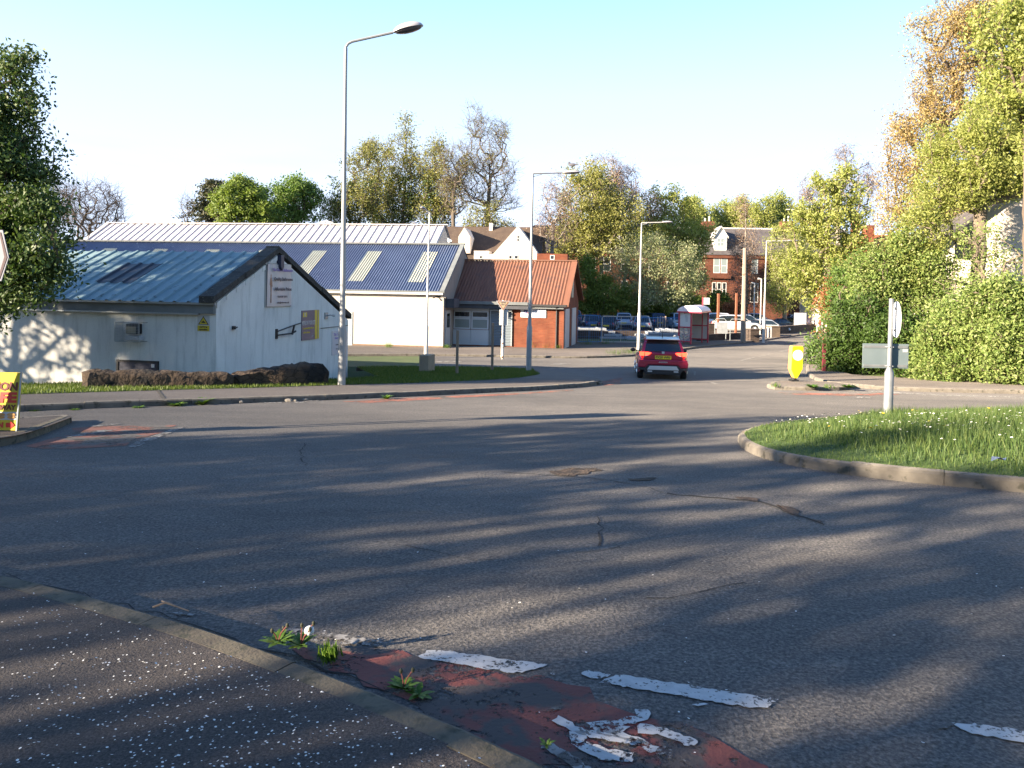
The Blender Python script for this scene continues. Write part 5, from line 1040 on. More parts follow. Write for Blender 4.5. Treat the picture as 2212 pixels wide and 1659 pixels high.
for i, (xa, xb, t, m, lab) in enumerate(((1246, 1298, 681, 'fblue', 'blue mesh fence panel next to the brick shop corner'), (1300, 1381, 683, 'fpale', 'mesh fence panel with the pale top rail, left of the pale lamp'), (1383, 1466, 686, 'fblue', 'blue mesh fence panel between the pale lamp and the bus shelter'))): fence_panel(xa, xb, 741.5 + i * .4, 742 + i * .4, t, m, lab)
# stacks of long pale beams behind the fence
M['beam'] = mat('pale_beam', (.32, .34, .36), .6)
def stack(px0, px1, yb_, yy, rows, label, seed, slope=0):
    a = P(px0, yb_, yy); b = P(px1, yb_, yy); rg = random.Random(seed); o = empty('beam_stack', (a.x, yy, H(yy) + .02)); tag(o, label, 'beam stack', 'stacks of pale beams behind the fence'); ln = b.x - a.x
    for r in range(rows):
        m_ = MB(); x0 = slope * r * .9 if slope > 0 else 0; x1 = ln + (slope * r * .55 if slope < 0 else 0) + rg.uniform(-.2, .1)
        m_.box(x0, x1, r * .1, 2.4, r * .22, r * .22 + .17); m_.box(x0 + .3, x0 + .5, .0 + r * .1, 2.3, r * .22 + .171, r * .22 + .218); m_.box(x1 - .8, x1 - .6, r * .1, 2.3, r * .22 + .171, r * .22 + .218); m_.build('beam', M['beam'], o)
stack(1240, 1357, 738, 61, 4, 'stepped stack of pale beams behind the fence near the shop', 1, -1); stack(1355, 1475, 738, 60, 4, 'larger stack of pale beams behind the fence near the shelter', 2, 1)
# low dark retaining wall behind the beams, wall with piers past the shelter
def lowwall(pxa, ya, pxb, yb, h, th, m, label, name='low_wall'):
    a, b = G(pxa, ya, .1), G(pxb, yb, .1); d = b - a; ln = math.hypot(d.x, d.y); m_ = MB(); n = 12
    for k in range(n): x0, x1 = ln * k / n, ln * (k + 1) / n; z0, z1 = d.z * k / n, d.z * (k + 1) / n; m_.hexa([(x0, 0, z0 - .3), (x1, 0, z1 - .3), (x1, th, z1 - .3), (x0, th, z0 - .3)], [(x0, 0, z0 + h), (x1, 0, z1 + h), (x1, th, z1 + h), (x0, th, z0 + h)])
    return simple(name, m_, m, a, math.atan2(d.y, d.x), label, 'wall')
M['darkstone'] = brick('dark_stone_wall', (.09, .07, .06), (.13, .10, .085), (.06, .05, .045), .6)
lowwall(1238, 729, 1470, 730, .55, .3, M['darkstone'], 'low dark wall between the parked cars and the beam stacks')
M['buffbrick'] = brick('buff_brick', (.18, .135, .10), (.22, .165, .12), (.18, .16, .13))
lowwall(1512, 737, 1634, 731, .52, .3, M['darkstone'], 'low brick wall running before the white parked cars'); lowwall(1674, 722, 1765, 713, .75, .3, M['darkstone'], 'low dark wall along the footway towards the walkers')
def pier(px, py, w_, h_, lab): b = G(px, py, .1); m_ = MB(); m_.box(-w_, w_, -w_, w_, -.2, h_); m_.box(-w_ - .03, w_ + .03, -w_ - .03, w_ + .03, h_ + .001, h_ + .07); simple('brick_pier', m_, M['darkstone'] if px < 1660 else M['buffbrick'], b, .3, lab, 'pier', 'brick piers of the car park wall')
pier(1624, 736, .42, .9, 'brick pier left of the pale lamp at the car park wall'); pier(1669, 728, .45, .95, 'brick pier between the white bollards and the dark wall'); pier(1531, 733, .35, 1.25, 'brick pier just behind the bus shelter')
for k, px in enumerate((1648.5 + 15, 1656 + 16 + 6, 1640 + 52)):
    pass
for px, lab in ((1648, 'leftmost of three short white bollards at the car park entrance'), (1656, 'middle one of three short white bollards at the car park entrance'), (1662.5, 'short white bollard nearest the brick pier with the dark wall')):
    b = G(px + 9 - 7, 729.5, .1); m_ = MB(); m_.tube([(0, 0, -.1), (0, 0, .8), (0, 0, .92), (0, 0, .97)], [.13, .13, .10, .03], 10); simple('bollard', m_, M['paintwhite'], b, 0, lab, 'bollard', 'white bollards at the car park', smooth=True)
# notice on a hoop rail next to the shelter
b = G(1556, 735, .1); nb = empty('notice_board', b, R(-15)); tag(nb, 'pale notice hung on grey hoop rails in front of the white cars', 'notice'); m_ = MB()
for x0 in (-.45, .75): m_.tube([(x0, 0, -.1), (x0, 0, 1.6), (x0 + .12, 0, 1.75), (x0 + .75, 0, 1.75), (x0 + .87, 0, 1.6), (x0 + .87, 0, -.1)], .03, 6)
m_.build('hoop_rail', M['greymetal'], nb); m_ = MB(); m_.box(-.3, .55, -.06, -.04, .55, 1.45); m_.build('panel', M['steelgrey'], nb)
# big white board, planters with posts
yb_ = 84; a, c_ = P(1715, 706, yb_), P(1742, 676, yb_); wb = empty('white_board', (a.x, yb_, H(yb_))); tag(wb, 'large blank white board on posts at the end of the car park', 'sign board'); w_ = c_.x - a.x
m_ = MB(); m_.box(0, w_, -.03, .03, a.z - H(yb_), c_.z - H(yb_)); m_.build('panel', M['signwhite'], wb, bevel=.01); m_ = MB(); m_.box(.1, .2, .04, .12, 0, c_.z - H(yb_) - .1); m_.build('leg', M['wood'], wb); m_ = MB(); m_.box(w_ - .2, w_ - .1, .04, .12, 0, c_.z - H(yb_) - .1); m_.build('leg', M['wood'], wb)
b = Vector((*P(1427, 716, 70)[:2], H(70))); m_ = MB(); m_.box(-.6, .6, -.4, .4, 0, .75)
pt_ = empty('concrete_planter', b); tag(pt_, 'pale concrete block with upright wooden pales behind the blue fence', 'planter'); m_.build('block', M['concrete'], pt_, bevel=.02); m_ = MB()
for k in range(4): m_.box(-.42 + k * .24, -.30 + k * .24, -.38, -.30, .7, 1.75 + .08 * (k % 2))
m_.build('pales', M['pole'], pt_)
b = Vector((*P(1442, 716, 69)[:2], H(69))); m_ = MB(); m_.tube([(0, 0, 0), (0, 0, .6), (0, 0, .75)], [.16, .14, .05], 8); simple('bollard', m_, M['paintwhite'], b, 0, 'lone short white bollard beside the concrete block with pales', 'bollard', smooth=True)
# red post at the corner of the hedge
b = G(1779, 801, .12); m_ = MB(); hh = (801 - 742) * b.y / F; m_.box(-.06, .06, -.06, .06, -.1, hh); simple('gate_post', m_, mat('maroon', (.13, .02, .03), .6), b, 0, 'maroon steel post at the corner of the right-hand hedge'.replace('right-hand ', 'leafy '), 'post')
# ================================================================== VEHICLES
M['tyre'] = mat('tyre', (.015, .015, .016), .85); M['rim'] = mat('alloy', (.45, .46, .48), .3, .6); M['cglass'] = mat('car_glass', (.012, .018, .020), .05, 0, .9); M['trim'] = mat('black_trim', (.016, .016, .018), .55)
M['plate_y'] = mat('plate_yellow', (.75, .55, .03), .4); M['plate_w'] = mat('plate_white', (.7, .7, .68), .4); M['tail'] = mat('tail_lamp', (.35, .01, .012), .2); M['tailon'] = mat('brake_lamp_lit', (.8, .05, .02), .3, emit=(1, .05, .02), es=1.7); M['headl'] = mat('headlamp', (.62, .64, .66), .1, 0, .8)
M['silver'] = mat('silver_trim', (.52, .55, .56), .35, .4)
def paint(name, col, metal=.35):
    m = mat(name, col, .32, metal); b = m.node_tree.nodes['Principled BSDF']; b.inputs['Coat Weight'].default_value = .8; b.inputs['Coat Roughness'].default_value = .06; return m
def make_car(loc, rz, col, label, L=4.3, Wd=1.80, Ht=1.55, kind='suv', group='parked cars', roofcol=None, hero=False, sc=1, plates=True):
    root = empty('parked_car' if not hero else 'red_car', loc, rz); tag(root, label, 'car', group)
    hl = L / 2; wb = L * .31; rw = .33; Ra = rw + .055; belt = Ht * .60; sill = .24
    if kind == 'suv': prof = dict(rear=belt + .02, hood=belt - .04, nose=belt - .28, cr0=-hl + .06, cr1=-hl + .55, cf1=hl * .14, cf0=hl * .50)
    elif kind == 'hatch': prof = dict(rear=belt, hood=belt - .04, nose=belt - .25, cr0=-hl + .10, cr1=-hl + .75, cf1=hl * .12, cf0=hl * .52)
    else: prof = dict(rear=belt - .02, hood=belt - .05, nose=belt - .26, cr0=-hl + .65, cr1=-hl + 1.35, cf1=hl * .12, cf0=hl * .54)
    def top(x):
        return float(np.interp(x, [-hl, -hl + .10, prof['cr0'] + .1, prof['cf0'], hl - .55, hl - .12, hl], [belt - .30, belt - .06, prof['rear'], prof['hood'], prof['hood'] - .09, prof['nose'], prof['nose'] - .18]))
    def bot(x):
        z = sill + .16 * max(0, (abs(x) - (hl - .35)) / .35)
        for c in (-wb, wb):
            d = abs(x - c)
            if d < Ra: z = max(z, rw + math.sqrt(Ra * Ra - d * d))
        return z
    def hw(x): e = abs(x) / hl; return Wd / 2 * (1 - .03 * e ** 2 - .16 * max(0, (e - .82) / .18) ** 2)
    xs = sorted(set([round(v, 4) for v in list(np.linspace(-hl, hl, 31)) + [c + Ra * math.cos(a) for c in (-wb, wb) for a in np.linspace(0, math.pi, 13)] + [c + s * (Ra + .002) for c in (-wb, wb) for s in (-1, 1)] + [-hl + .04, hl - .04, -hl + .10]]))
    def ring(x):
        b_, t_, w_ = bot(x), top(x), hw(x); q = []
        for k, (f_, yw) in enumerate([(0, .955), (.18, .99), (.45, 1.0), (.72, .99), (.93, .955), (1, .90)]): q.append((x, w_ * yw, b_ + (t_ - b_) * f_))
        q += [(x, w_ * .6, t_ + .02), (x, 0, t_ + .035)]
        return q + [(a, -b, c) for a, b, c in q[-2::-1]]
    m_ = MB(); rs = [ring(x) for x in xs]; n = len(rs[0])
    for r in rs: m_.v += r
    for i in range(len(xs) - 1):
        for k in range(n - 1): m_.f.append((i * n + k, i * n + k + 1, (i + 1) * n + k + 1, (i + 1) * n + k)); m_.m.append(0)
    m_.f += [tuple(range(n)), tuple(range((len(xs) - 1) * n, len(xs) * n))[::-1]]; m_.m += [0, 0]
    # underside
    for c0, c1 in ((-hl + .1, -wb - Ra), (-wb + Ra, wb - Ra), (wb + Ra, hl - .1)): pass
    pm = paint('paint_' + label.split()[0], col); body = m_.build('body', pm, root, smooth=True)
    m_ = MB(); m_.box(-hl + .12, hl - .12, -Wd / 2 + .26, Wd / 2 - .26, .20, belt - .15); m_.build('underbody', M['trim'], root)
    # cabin
    cr0, cr1, cf1, cf0 = prof['cr0'], prof['cr1'], prof['cf1'], prof['cf0']
    hx = lambda x: float(np.interp(x, [cr0, cr1, (cr1 + cf1) / 2, cf1, cf0], [top(cr0) + .0, Ht - .05, Ht, Ht - .035, top(cf0)]))
    wbelt = Wd / 2 * .90; wroof = Wd / 2 * .66
    def yw(x, z): 
        e = max(0, min(1, (z - belt) / (Ht - belt))); tp = 1 - .10 * max(0, (x - cf1) / (cf0 - cf1)) - .07 * max(0, (cr1 - x) / max(.1, cr1 - cr0)); return (wbelt + (wroof - wbelt) * e ** 1.15) * tp
    cx = sorted(set([round(v, 4) for v in list(np.linspace(cr0, cf0, 25)) + [cr1, cf1, cr0 + .04, cf0 - .04]])); m_ = MB(); rs = []
    for x in cx:
        h_ = hx(x); z0 = top(x) - .04; q = []
        for f_ in (0, .35, .7, .92): z = z0 + (max(h_, z0 + .01) - z0) * f_; q.append((x, yw(x, z), z))
        yt = yw(x, h_); q += [(x, yt * .93, h_ - .002), (x, yt * .6, h_ + .012), (x, 0, h_ + .018)]; q += [(a, -b, c) for a, b, c in q[-2::-1]]; rs.append(q)
    n = len(rs[0])
    for r in rs: m_.v += r
    for i in range(len(cx) - 1):
        for k in range(n - 1): m_.f.append((i * n + k, i * n + k + 1, (i + 1) * n + k + 1, (i + 1) * n + k)); m_.m.append(0)
    m_.f += [tuple(range(n)), tuple(range((len(cx) - 1) * n, len(cx) * n))[::-1]]; m_.m += [0, 0]
    m_.build('roof', pm, root, smooth=True)
    if roofcol:
        m_ = MB(); g = []
        for x in np.linspace(cr1 - .10, cf1, 8): g += [(x, yw(x, hx(x)) * f_, hx(x) + .030 - .012 * abs(f_)) for f_ in (-.93, -.5, 0, .5, .93)]
        m_.add(g, [(i * 5 + k, i * 5 + k + 1, (i + 1) * 5 + k + 1, (i + 1) * 5 + k) for i in range(7) for k in range(4)]); m_.build('roof_panel', paint('roofpaint', roofcol), root, smooth=True)
    # side glass
    for s in (-1, 1):
        m_ = MB(); g = []
        for x in np.linspace(cr0 + .28, cf0 - .16, 18):
            z0 = belt + .05; z1 = min(hx(x) - .085, hx(x) - .05 - .0); z1 = max(z1, z0 + .002); g.append(((x, s * (yw(x, z0) + .006), z0), (x, s * (yw(x, (z0 + z1) / 2) + .008), (z0 + z1) / 2), (x, s * (yw(x, z1) + .006), z1)))
        vs = [p for t in g for p in t]; m_.add(vs, [(i * 3 + k, i * 3 + k + 1, i * 3 + k + 4, i * 3 + k + 3) for i in range(len(g) - 1) for k in range(2)]); wdw = m_.build('side_window', M['cglass'], root)
        m_ = MB(); 
        for px_ in ((cr1 + cf1) / 2 + .12, cr1 + .30): z0, z1 = belt + .04, hx(px_) - .07; m_.hexa([(px_ - .035, s * (yw(px_, z0) + .004), z0), (px_ + .035, s * (yw(px_, z0) + .004), z0), (px_ + .035, s * (yw(px_, z0) + .014), z0), (px_ - .035, s * (yw(px_, z0) + .014), z0)], [(px_ - .035, s * (yw(px_, z1) + .004), z1), (px_ + .035, s * (yw(px_, z1) + .004), z1), (px_ + .035, s * (yw(px_, z1) + .014), z1), (px_ - .035, s * (yw(px_, z1) + .014), z1)])
        m_.build('pillar', M['trim'], wdw)
    # windscreen and rear window: patches over the sloping ends of the cabin
    def endglass(nm, xa, xb):
        m_ = MB(); g = []; d = 1 if xb > xa else -1
        for t in (np.linspace(.10, .93, 6) if not (hero and nm == 'rear_window') else np.linspace(.08, .66, 6)):
            x = xa + (xb - xa) * t; z = hx(x); row = []
            for f_ in (-.86, -.5, 0, .5, .86): row.append((x + d * .012, yw(x, z) * f_, z + .022 - .012 * abs(f_)))
            g += row
        m_.add(g, [(i * 5 + k, i * 5 + k + 1, (i + 1) * 5 + k + 1, (i + 1) * 5 + k) for i in range(5) for k in range(4)]); return m_.build(nm, M['cglass'], root, smooth=True)
    endglass('windscreen', cf1, cf0); 
    rg_ = endglass('rear_window', cr1, cr0)
    for (cx_, s) in ((-wb, -1), (-wb, 1), (wb, -1), (wb, 1)):
        yo = s * (Wd / 2 - .015); yi = s * (Wd / 2 - .23)
        m_ = MB(); m_.tube([(cx_, yi, rw), (cx_, yi + s * .02, rw), (cx_, yo - s * .03, rw), (cx_, yo, rw)], [rw * .94, rw, rw, rw * .93], 24); wh_ = m_.build('wheel', M['tyre'], root, smooth=True)
        m_ = MB(); m_.disc((cx_, yo + s * .004, rw), (0, 1, 0), rw * .66, 20, .01); 
        for k in range(5): a = k * 2 * math.pi / 5; m_.box(0, 0, 0, 0, 0, 0) if False else m_.tube([(cx_, yo + s * .012, rw), (cx_ + math.cos(a) * rw * .6, yo + s * .006, rw + math.sin(a) * rw * .6)], [.04, .03], 4)
        m_.build('rim', M['rim'], wh_)
        m_ = MB(); arc = [(cx_ + Ra * 1.0 * math.cos(a), rw + Ra * 1.0 * math.sin(a)) for a in np.linspace(0, math.pi, 13)]; m_.prism(arc, s * (Wd / 2 - .30), s * (Wd / 2 - .285), 'y'); m_.build('wheel_well', M['trim'], root)
    for s in (-1, 1):
        m_ = MB(); m_.ell((cf0 - .22, s * (Wd / 2 + .10), belt + .06), (.07, .10, .075), 12, 8); m_.tube([(cf0 - .22, s * (Wd / 2 - .09), belt + .03), (cf0 - .22, s * (Wd / 2 + .04), belt + .05)], .025, 6); m_.build('mirror', pm if not hero else M['trim'], root, smooth=True)
        m_ = MB(); xh = hl - .09; m_.hexa([(xh - .35, s * hw(xh - .35) * .985, prof['nose'] - .03), (xh + .03, s * hw(xh) * .72, prof['nose'] - .12), (xh + .055, s * hw(xh) * .45, prof['nose'] - .12), (xh - .2, s * hw(xh) * .5, prof['nose'] - .03)], [(xh - .40, s * hw(xh - .4) * 1.0, prof['nose'] + .10), (xh - .02, s * hw(xh) * .85, prof['nose'] + .02), (xh + .03, s * hw(xh) * .45, prof['nose'] + .0), (xh - .25, s * hw(xh) * .5, prof['nose'] + .09)]); m_.build('headlight', M['headl'], root)
    # bumpers, grille
    m_ = MB(); m_.box(hl - .10, hl - .0, -Wd * .30, Wd * .30, .30, .50); m_.box(hl - .08, hl + .005, -Wd * .22, Wd * .22, prof['nose'] - .20, prof['nose'] - .06); m_.build('grille', M['trim'], root, bevel=.01)
    if plates:
        m_ = MB(); m_.box(hl + .001, hl + .02, -.26, .26, .44, .55); m_.build('number_plate', M['plate_w'], root)
    if not hero:
        m_ = MB(); m_.box(-hl - .018, -hl + .02, -.26, .26, belt - .40, belt - .28); m_.build('number_plate', M['plate_y'], root)
        m_ = MB(); m_.box(-hl - .012, -hl + .1, -Wd * .40, Wd * .40, .30, .46); m_.build('rear_bumper', M['trim'], root, bevel=.02)
        for s in (-1, 1):
            m_ = MB(); y1 = s * hw(-hl + .1) * .98; m_.hexa([(-hl - .01, s * .42 * Wd * .82, belt - .24), (-hl + .14, y1, belt - .24), (-hl + .16, y1 * .93, belt - .24), (-hl + .06, s * .42 * Wd * .82, belt - .24)], [(-hl - .0, s * .36 * Wd * .82, belt - .06), (-hl + .16, y1, belt - .04), (-hl + .18, y1 * .93, belt - .04), (-hl + .06, s * .36 * Wd * .82, belt - .06)]); m_.build('tail_light', M['tail'], root)
    root.scale = (sc,) * 3
    return root, body, dict(hl=hl, belt=belt, hw=hw, Wd=Wd, Ht=Ht, cr0=cr0, cr1=cr1, top=top, hx=hx, yw=yw)
# ---- hero: red hatchback seen from behind, brake lamps on
b = G(1432, 821, 0.012)
hx_ang = R(90 - 8)
hero, body, c = make_car((b.x + .30, b.y + 2.15, H(b.y + 2.1) + .012), hx_ang, (.31, .012, .045), 'red crossover car seen from behind, brake lights glowing, leaving the roundabout', L=4.14, Wd=1.80, Ht=1.52, group=None, roofcol=(.30, .36, .40), hero=True)
hero.rotation_euler = (0, math.atan2(H(b.y + .8) - H(b.y + 3.4), 2.6), hx_ang)
hl, belt, Wd, Ht = c['hl'], c['belt'], c['Wd'], c['Ht']; xr = -hl
q = lambda y, z: (y, z)
m_ = MB()      # lower bumper in dark plastic, shaped like an arch
m_.prism([(-.60, .20), (.60, .20), (.70, .36), (.52, .53), (-.52, .53), (-.70, .36)], xr - .045, xr + .3, 'x'); m_.prism([(-.86, .34), (-.66, .34), (-.60, .43), (-.87, .44)], xr - .03, xr + .3, 'x'); m_.prism([(.66, .34), (.86, .34), (.87, .44), (.60, .43)], xr - .03, xr + .3, 'x'); m_.build('lower_bumper', M['trim'], hero, bevel=.015)
m_ = MB(); m_.prism([(-.56, .36), (.56, .36), (.47, .50), (-.47, .50)], xr - .062, xr - .046, 'x'); m_.build('skid_plate', M['silver'], hero, bevel=.01)
m_ = MB(); m_.prism([(-.875, .44), (-.60, .44), (-.52, .54), (.52, .54), (.60, .44), (.875, .44), (.89, .60), (.86, .72), (-.86, .72), (-.89, .60)], xr - .04, xr + .2, 'x'); m_.build('rear_bumper', body.data.materials[0], hero, bevel=.03)
for s in (-1, 1): m_ = MB(); m_.box(xr - .06, xr - .037, s * .46 - .08, s * .46 + .08, .285, .33); m_.build('exhaust_trim', M['silver'], hero)
m_ = MB(); m_.box(xr - .012, xr + .06, -.70, .70, .72, belt + .06); m_.prism([(-.70, .98), (.70, .98), (.66, belt + .04), (-.66, belt + .04)], xr - .012, xr + .1, 'x') if False else None; m_.build('tailgate', body.data.materials[0], hero, bevel=.03)
m_ = MB(); m_.box(xr - .034, xr - .020, -.285, .285, .745, .87); np_ = m_.build('number_plate', M['plate_y'], hero)
Tr = lambda x, y, z: Matrix.Translation((x, y, z)) @ Matrix.Rotation(R(-90), 4, 'Z') @ Matrix.Rotation(R(90), 4, 'X')
join_text('lettering', [('PX20 WRF', .115, Tr(xr - .036, 0, .807), .003)], M['black'], np_)
join_text('badge_lettering', [('A R O N A', .065, Tr(xr - .05, 0, .64) @ Matrix.Translation((0, 0, .033)), .002)], M['silver'], hero)
m_ = MB(); m_.box(xr - .028, xr - .013, -.045, .045, .94, 1.02); bg_ = m_.build('badge', M['silver'], hero, bevel=.015)
for s in (-1, 1):
    m_ = MB(); m_.prism([(s * .42, .965), (s * .50, .89), (s * .64, .86), (s * .645, .99), (s * .50, .985)][::s], xr - .035, xr + .03, 'x'); m_.build('tail_light', M['tailon'], hero)
    m_ = MB(); m_.prism([(s * .665, .85), (s * .81, .85), (s * .835, .985), (s * .66, .995)][::s], xr - .02, xr + .10, 'x'); m_.build('tail_light', M['tailon'], hero)
    m_ = MB(); m_.prism([(s * .52, .875), (s * .64, .83), (s * .64, .857), (s * .54, .89)][::s], xr - .036, xr + .03, 'x'); m_.build('reversing_lamp', M['headl'], hero)
    m_ = MB(); m_.tube([(c['cr1'] - .05, s * .57, Ht - .02), (c['cr1'] + .1, s * .58, Ht + .045), (.6, s * .58, Ht + .05), (.75, s * .57, Ht)], .018, 6); m_.build('roof_rail', M['silver'], hero)
m_ = MB(); m_.hexa([(c['cr1'] - .22, -.60, Ht - .085), (c['cr1'] - .22, .60, Ht - .085), (c['cr1'] + .1, .58, Ht - .03), (c['cr1'] + .1, -.58, Ht - .03)], [(c['cr1'] - .22, -.60, Ht - .06), (c['cr1'] - .22, .60, Ht - .06), (c['cr1'] + .1, .58, Ht + .02), (c['cr1'] + .1, -.58, Ht + .02)]); m_.build('spoiler', M['silver'], hero, bevel=.006)
m_ = MB(); m_.tube([(c['cr1'] + .05, 0, Ht), (c['cr1'] + .03, 0, Ht + .03), (c['cr1'] - .06, 0, Ht + .24)], [.03, .015, .006], 6); m_.build('aerial', M['trim'], hero)
m_ = MB(); m_.tube([(xr + .08, 0, belt + .06), (xr + .0 + .14, .30, belt + .10)], .014, 5); m_.build('wiper', M['trim'], hero)
# ---- parked cars: pixel of the middle of the base, distance, heading (degrees, 0 = nose to the right)
cols = dict(black=(.012, .013, .016), blue=(.02, .06, .16), silver=(.36, .39, .42), grey=(.12, .14, .17), white=(.70, .70, .69), navy=(.02, .035, .09), pale=(.30, .40, .48), steel=(.2, .24, .28))
for (px, y, ang, col, kind, lab, L_, Hc) in (
    (1236, 76, 90, 'grey', 'suv', 'dark grey off-road car half hidden behind the brick shop corner', 4.6, 1.8),
    (1275, 70, 92, 'blue', 'saloon', 'blue saloon behind the first blue fence panel, its tail to the camera', 4.4, 1.42),
    (1313, 68, 78, 'black', 'hatch', 'black hatchback with wide yellow plate behind the pale-railed fence panel', 3.9, 1.42),
    (1345, 74, 85, 'silver', 'suv', 'silver grey car parked with its yellow plate between two darker tails', 4.2, 1.62),
    (1387, 69, 80, 'steel', 'saloon', 'steel grey saloon with red tail lamps behind the pale lamp post', 4.6, 1.42),
    (1410, 78, 100, 'navy', 'suv', 'navy car behind the steel grey saloon near the concrete block', 4.2, 1.6),
    (1447, 80, -88, 'black', 'suv', 'black car nose-on behind the lone short bollard', 4.2, 1.7),
    (1467, 74, -92, 'pale', 'suv', 'pale blue car facing the camera, partly hidden by the bus shelter', 4.3, 1.65),
    (1592, 70, -4, 'white', 'suv', 'nearest white car, side-on behind the low brick wall', 4.6, 1.62),
    (1562, 77, 2, 'white', 'suv', 'white car standing behind and left of the nearest white one', 4.4, 1.70),
    (1612, 82, 0, 'silver', 'hatch', 'silver car of which only the roof shows behind the nearest white car', 4.2, 1.5),
    (1632, 77, -22, 'black', 'hatch', 'black hatchback pointing towards the pale lamp and piers', 4.2, 1.45),
    (1662, 80, -20, 'silver', 'hatch', 'silver hatchback with sunlit bonnet behind the white bollards', 4.3, 1.48),
    (1692, 86, -20, 'black', 'saloon', 'black saloon next to the silver hatchback along the dark wall', 4.4, 1.42),
    (1714, 92, -20, 'black', 'hatch', 'farthest black car, just left below the white board', 4.1, 1.45)):
    x = (px - PPX) / F * y; d = P(px, 715, y)
    make_car((d.x, y, H(y) + (RAISE + .005 if px < 1620 else .025)), R(ang), cols[col], lab, L=L_, Ht=Hc, kind=kind)
for px, py, y, col, lab in ((1634, 690, 94, 'pale', 'pale blue car in front of the terrace beyond the car park hedge'), (1730, 692, 98, 'silver', 'silver car by the terrace beyond the white board')):
    d = P(px, py, y); make_car((d.x, y, d.z - .75), R(0), cols[col], lab, L=4.3, Ht=1.55, kind='hatch')
# ---- walkers far down the footway
def person(loc, rz, top, legs, label, h=1.72, coat=False):
    vs = [(0, 0, .92), (0, 0, 1.15), (0, 0, 1.38), (0, 0, 1.48), (0, .0, 1.60), (0, 0, 1.70), (.17, 0, 1.40), (.22, .03, 1.14), (.22, .12, .92), (-.17, 0, 1.40), (-.22, -.03, 1.14), (-.22, .05, .90), (.09, 0, .90), (.10, .10, .50), (.10, .02, .08), (.10, .15, .03), (-.09, 0, .90), (-.10, -.06, .50), (-.10, -.22, .10), (-.10, -.10, .03)]
    ed = [(0, 1), (1, 2), (2, 3), (3, 4), (4, 5), (2, 6), (6, 7), (7, 8), (2, 9), (9, 10), (10, 11), (0, 12), (12, 13), (13, 14), (14, 15), (0, 16), (16, 17), (17, 18), (18, 19)]
    rad = [.14, .14, .16, .055, .09, .085, .065, .05, .04, .065, .05, .04, .095, .07, .045, .04, .095, .07, .045, .04]
    me = bpy.data.meshes.new('person'); me.from_pydata([(a, b, c * h / 1.78) for a, b, c in vs], ed, []); o = link('person', me, [top, legs, M['skin'], M['hair']]); mod = o.modifiers.new('skin', 'SKIN')
    for i, r in enumerate(rad): me.skin_vertices[0].data[i].radius = (r, r); 
    me.skin_vertices[0].data[0].use_root = True
    sb_ = o.modifiers.new('sub', 'SUBSURF'); sb_.levels = 2; sb_.render_levels = 2
    dg = bpy.context.evaluated_depsgraph_get(); me2 = bpy.data.meshes.new_from_object(o.evaluated_get(dg)); o.modifiers.clear(); o.data = me2
    me2.materials.clear()
    for m in (top, legs, M['skin'], M['hair']): me2.materials.append(m)
    for p in me2.polygons:
        c_ = p.center; z = c_.z * 1.78 / h
        p.material_index = 3 if (z > 1.66 or (z > 1.56 and c_.y < -.02)) else 2 if (z > 1.47 or (abs(c_.x) > .15 and z < .97)) else 0 if z > (.60 if coat else .93) else 1
        p.use_smooth = True
    o.location = loc; o.rotation_euler = (0, 0, rz); tag(o, label, 'person', 'walkers on the far footway'); return o
M['skin'] = mat('skin', (.42, .25, .18), .6); M['hair'] = mat('hair', (.05, .035, .025), .7)
def cloth(n, c): return mat('cloth_' + n, c, .9)
for px, y, tc_, lc, lab, cc in ((1746.5, 86, (.10, .09, .13), (.02, .02, .025), 'person in a dark purple coat walking by the white board', True), (1766, 80, (.75, .74, .72), (.7, .69, .67), 'person dressed all in white walking beside the red jacket', False), (1773, 79, (.55, .04, .07), (.05, .05, .07), 'person in a red jacket walking close to the copper leaves', False)):
    d = P(px, 720, y); person((d.x, y, H(y) + .12), R(180), cloth(lab.split()[3], tc_), cloth('legs', lc), lab, coat=cc)

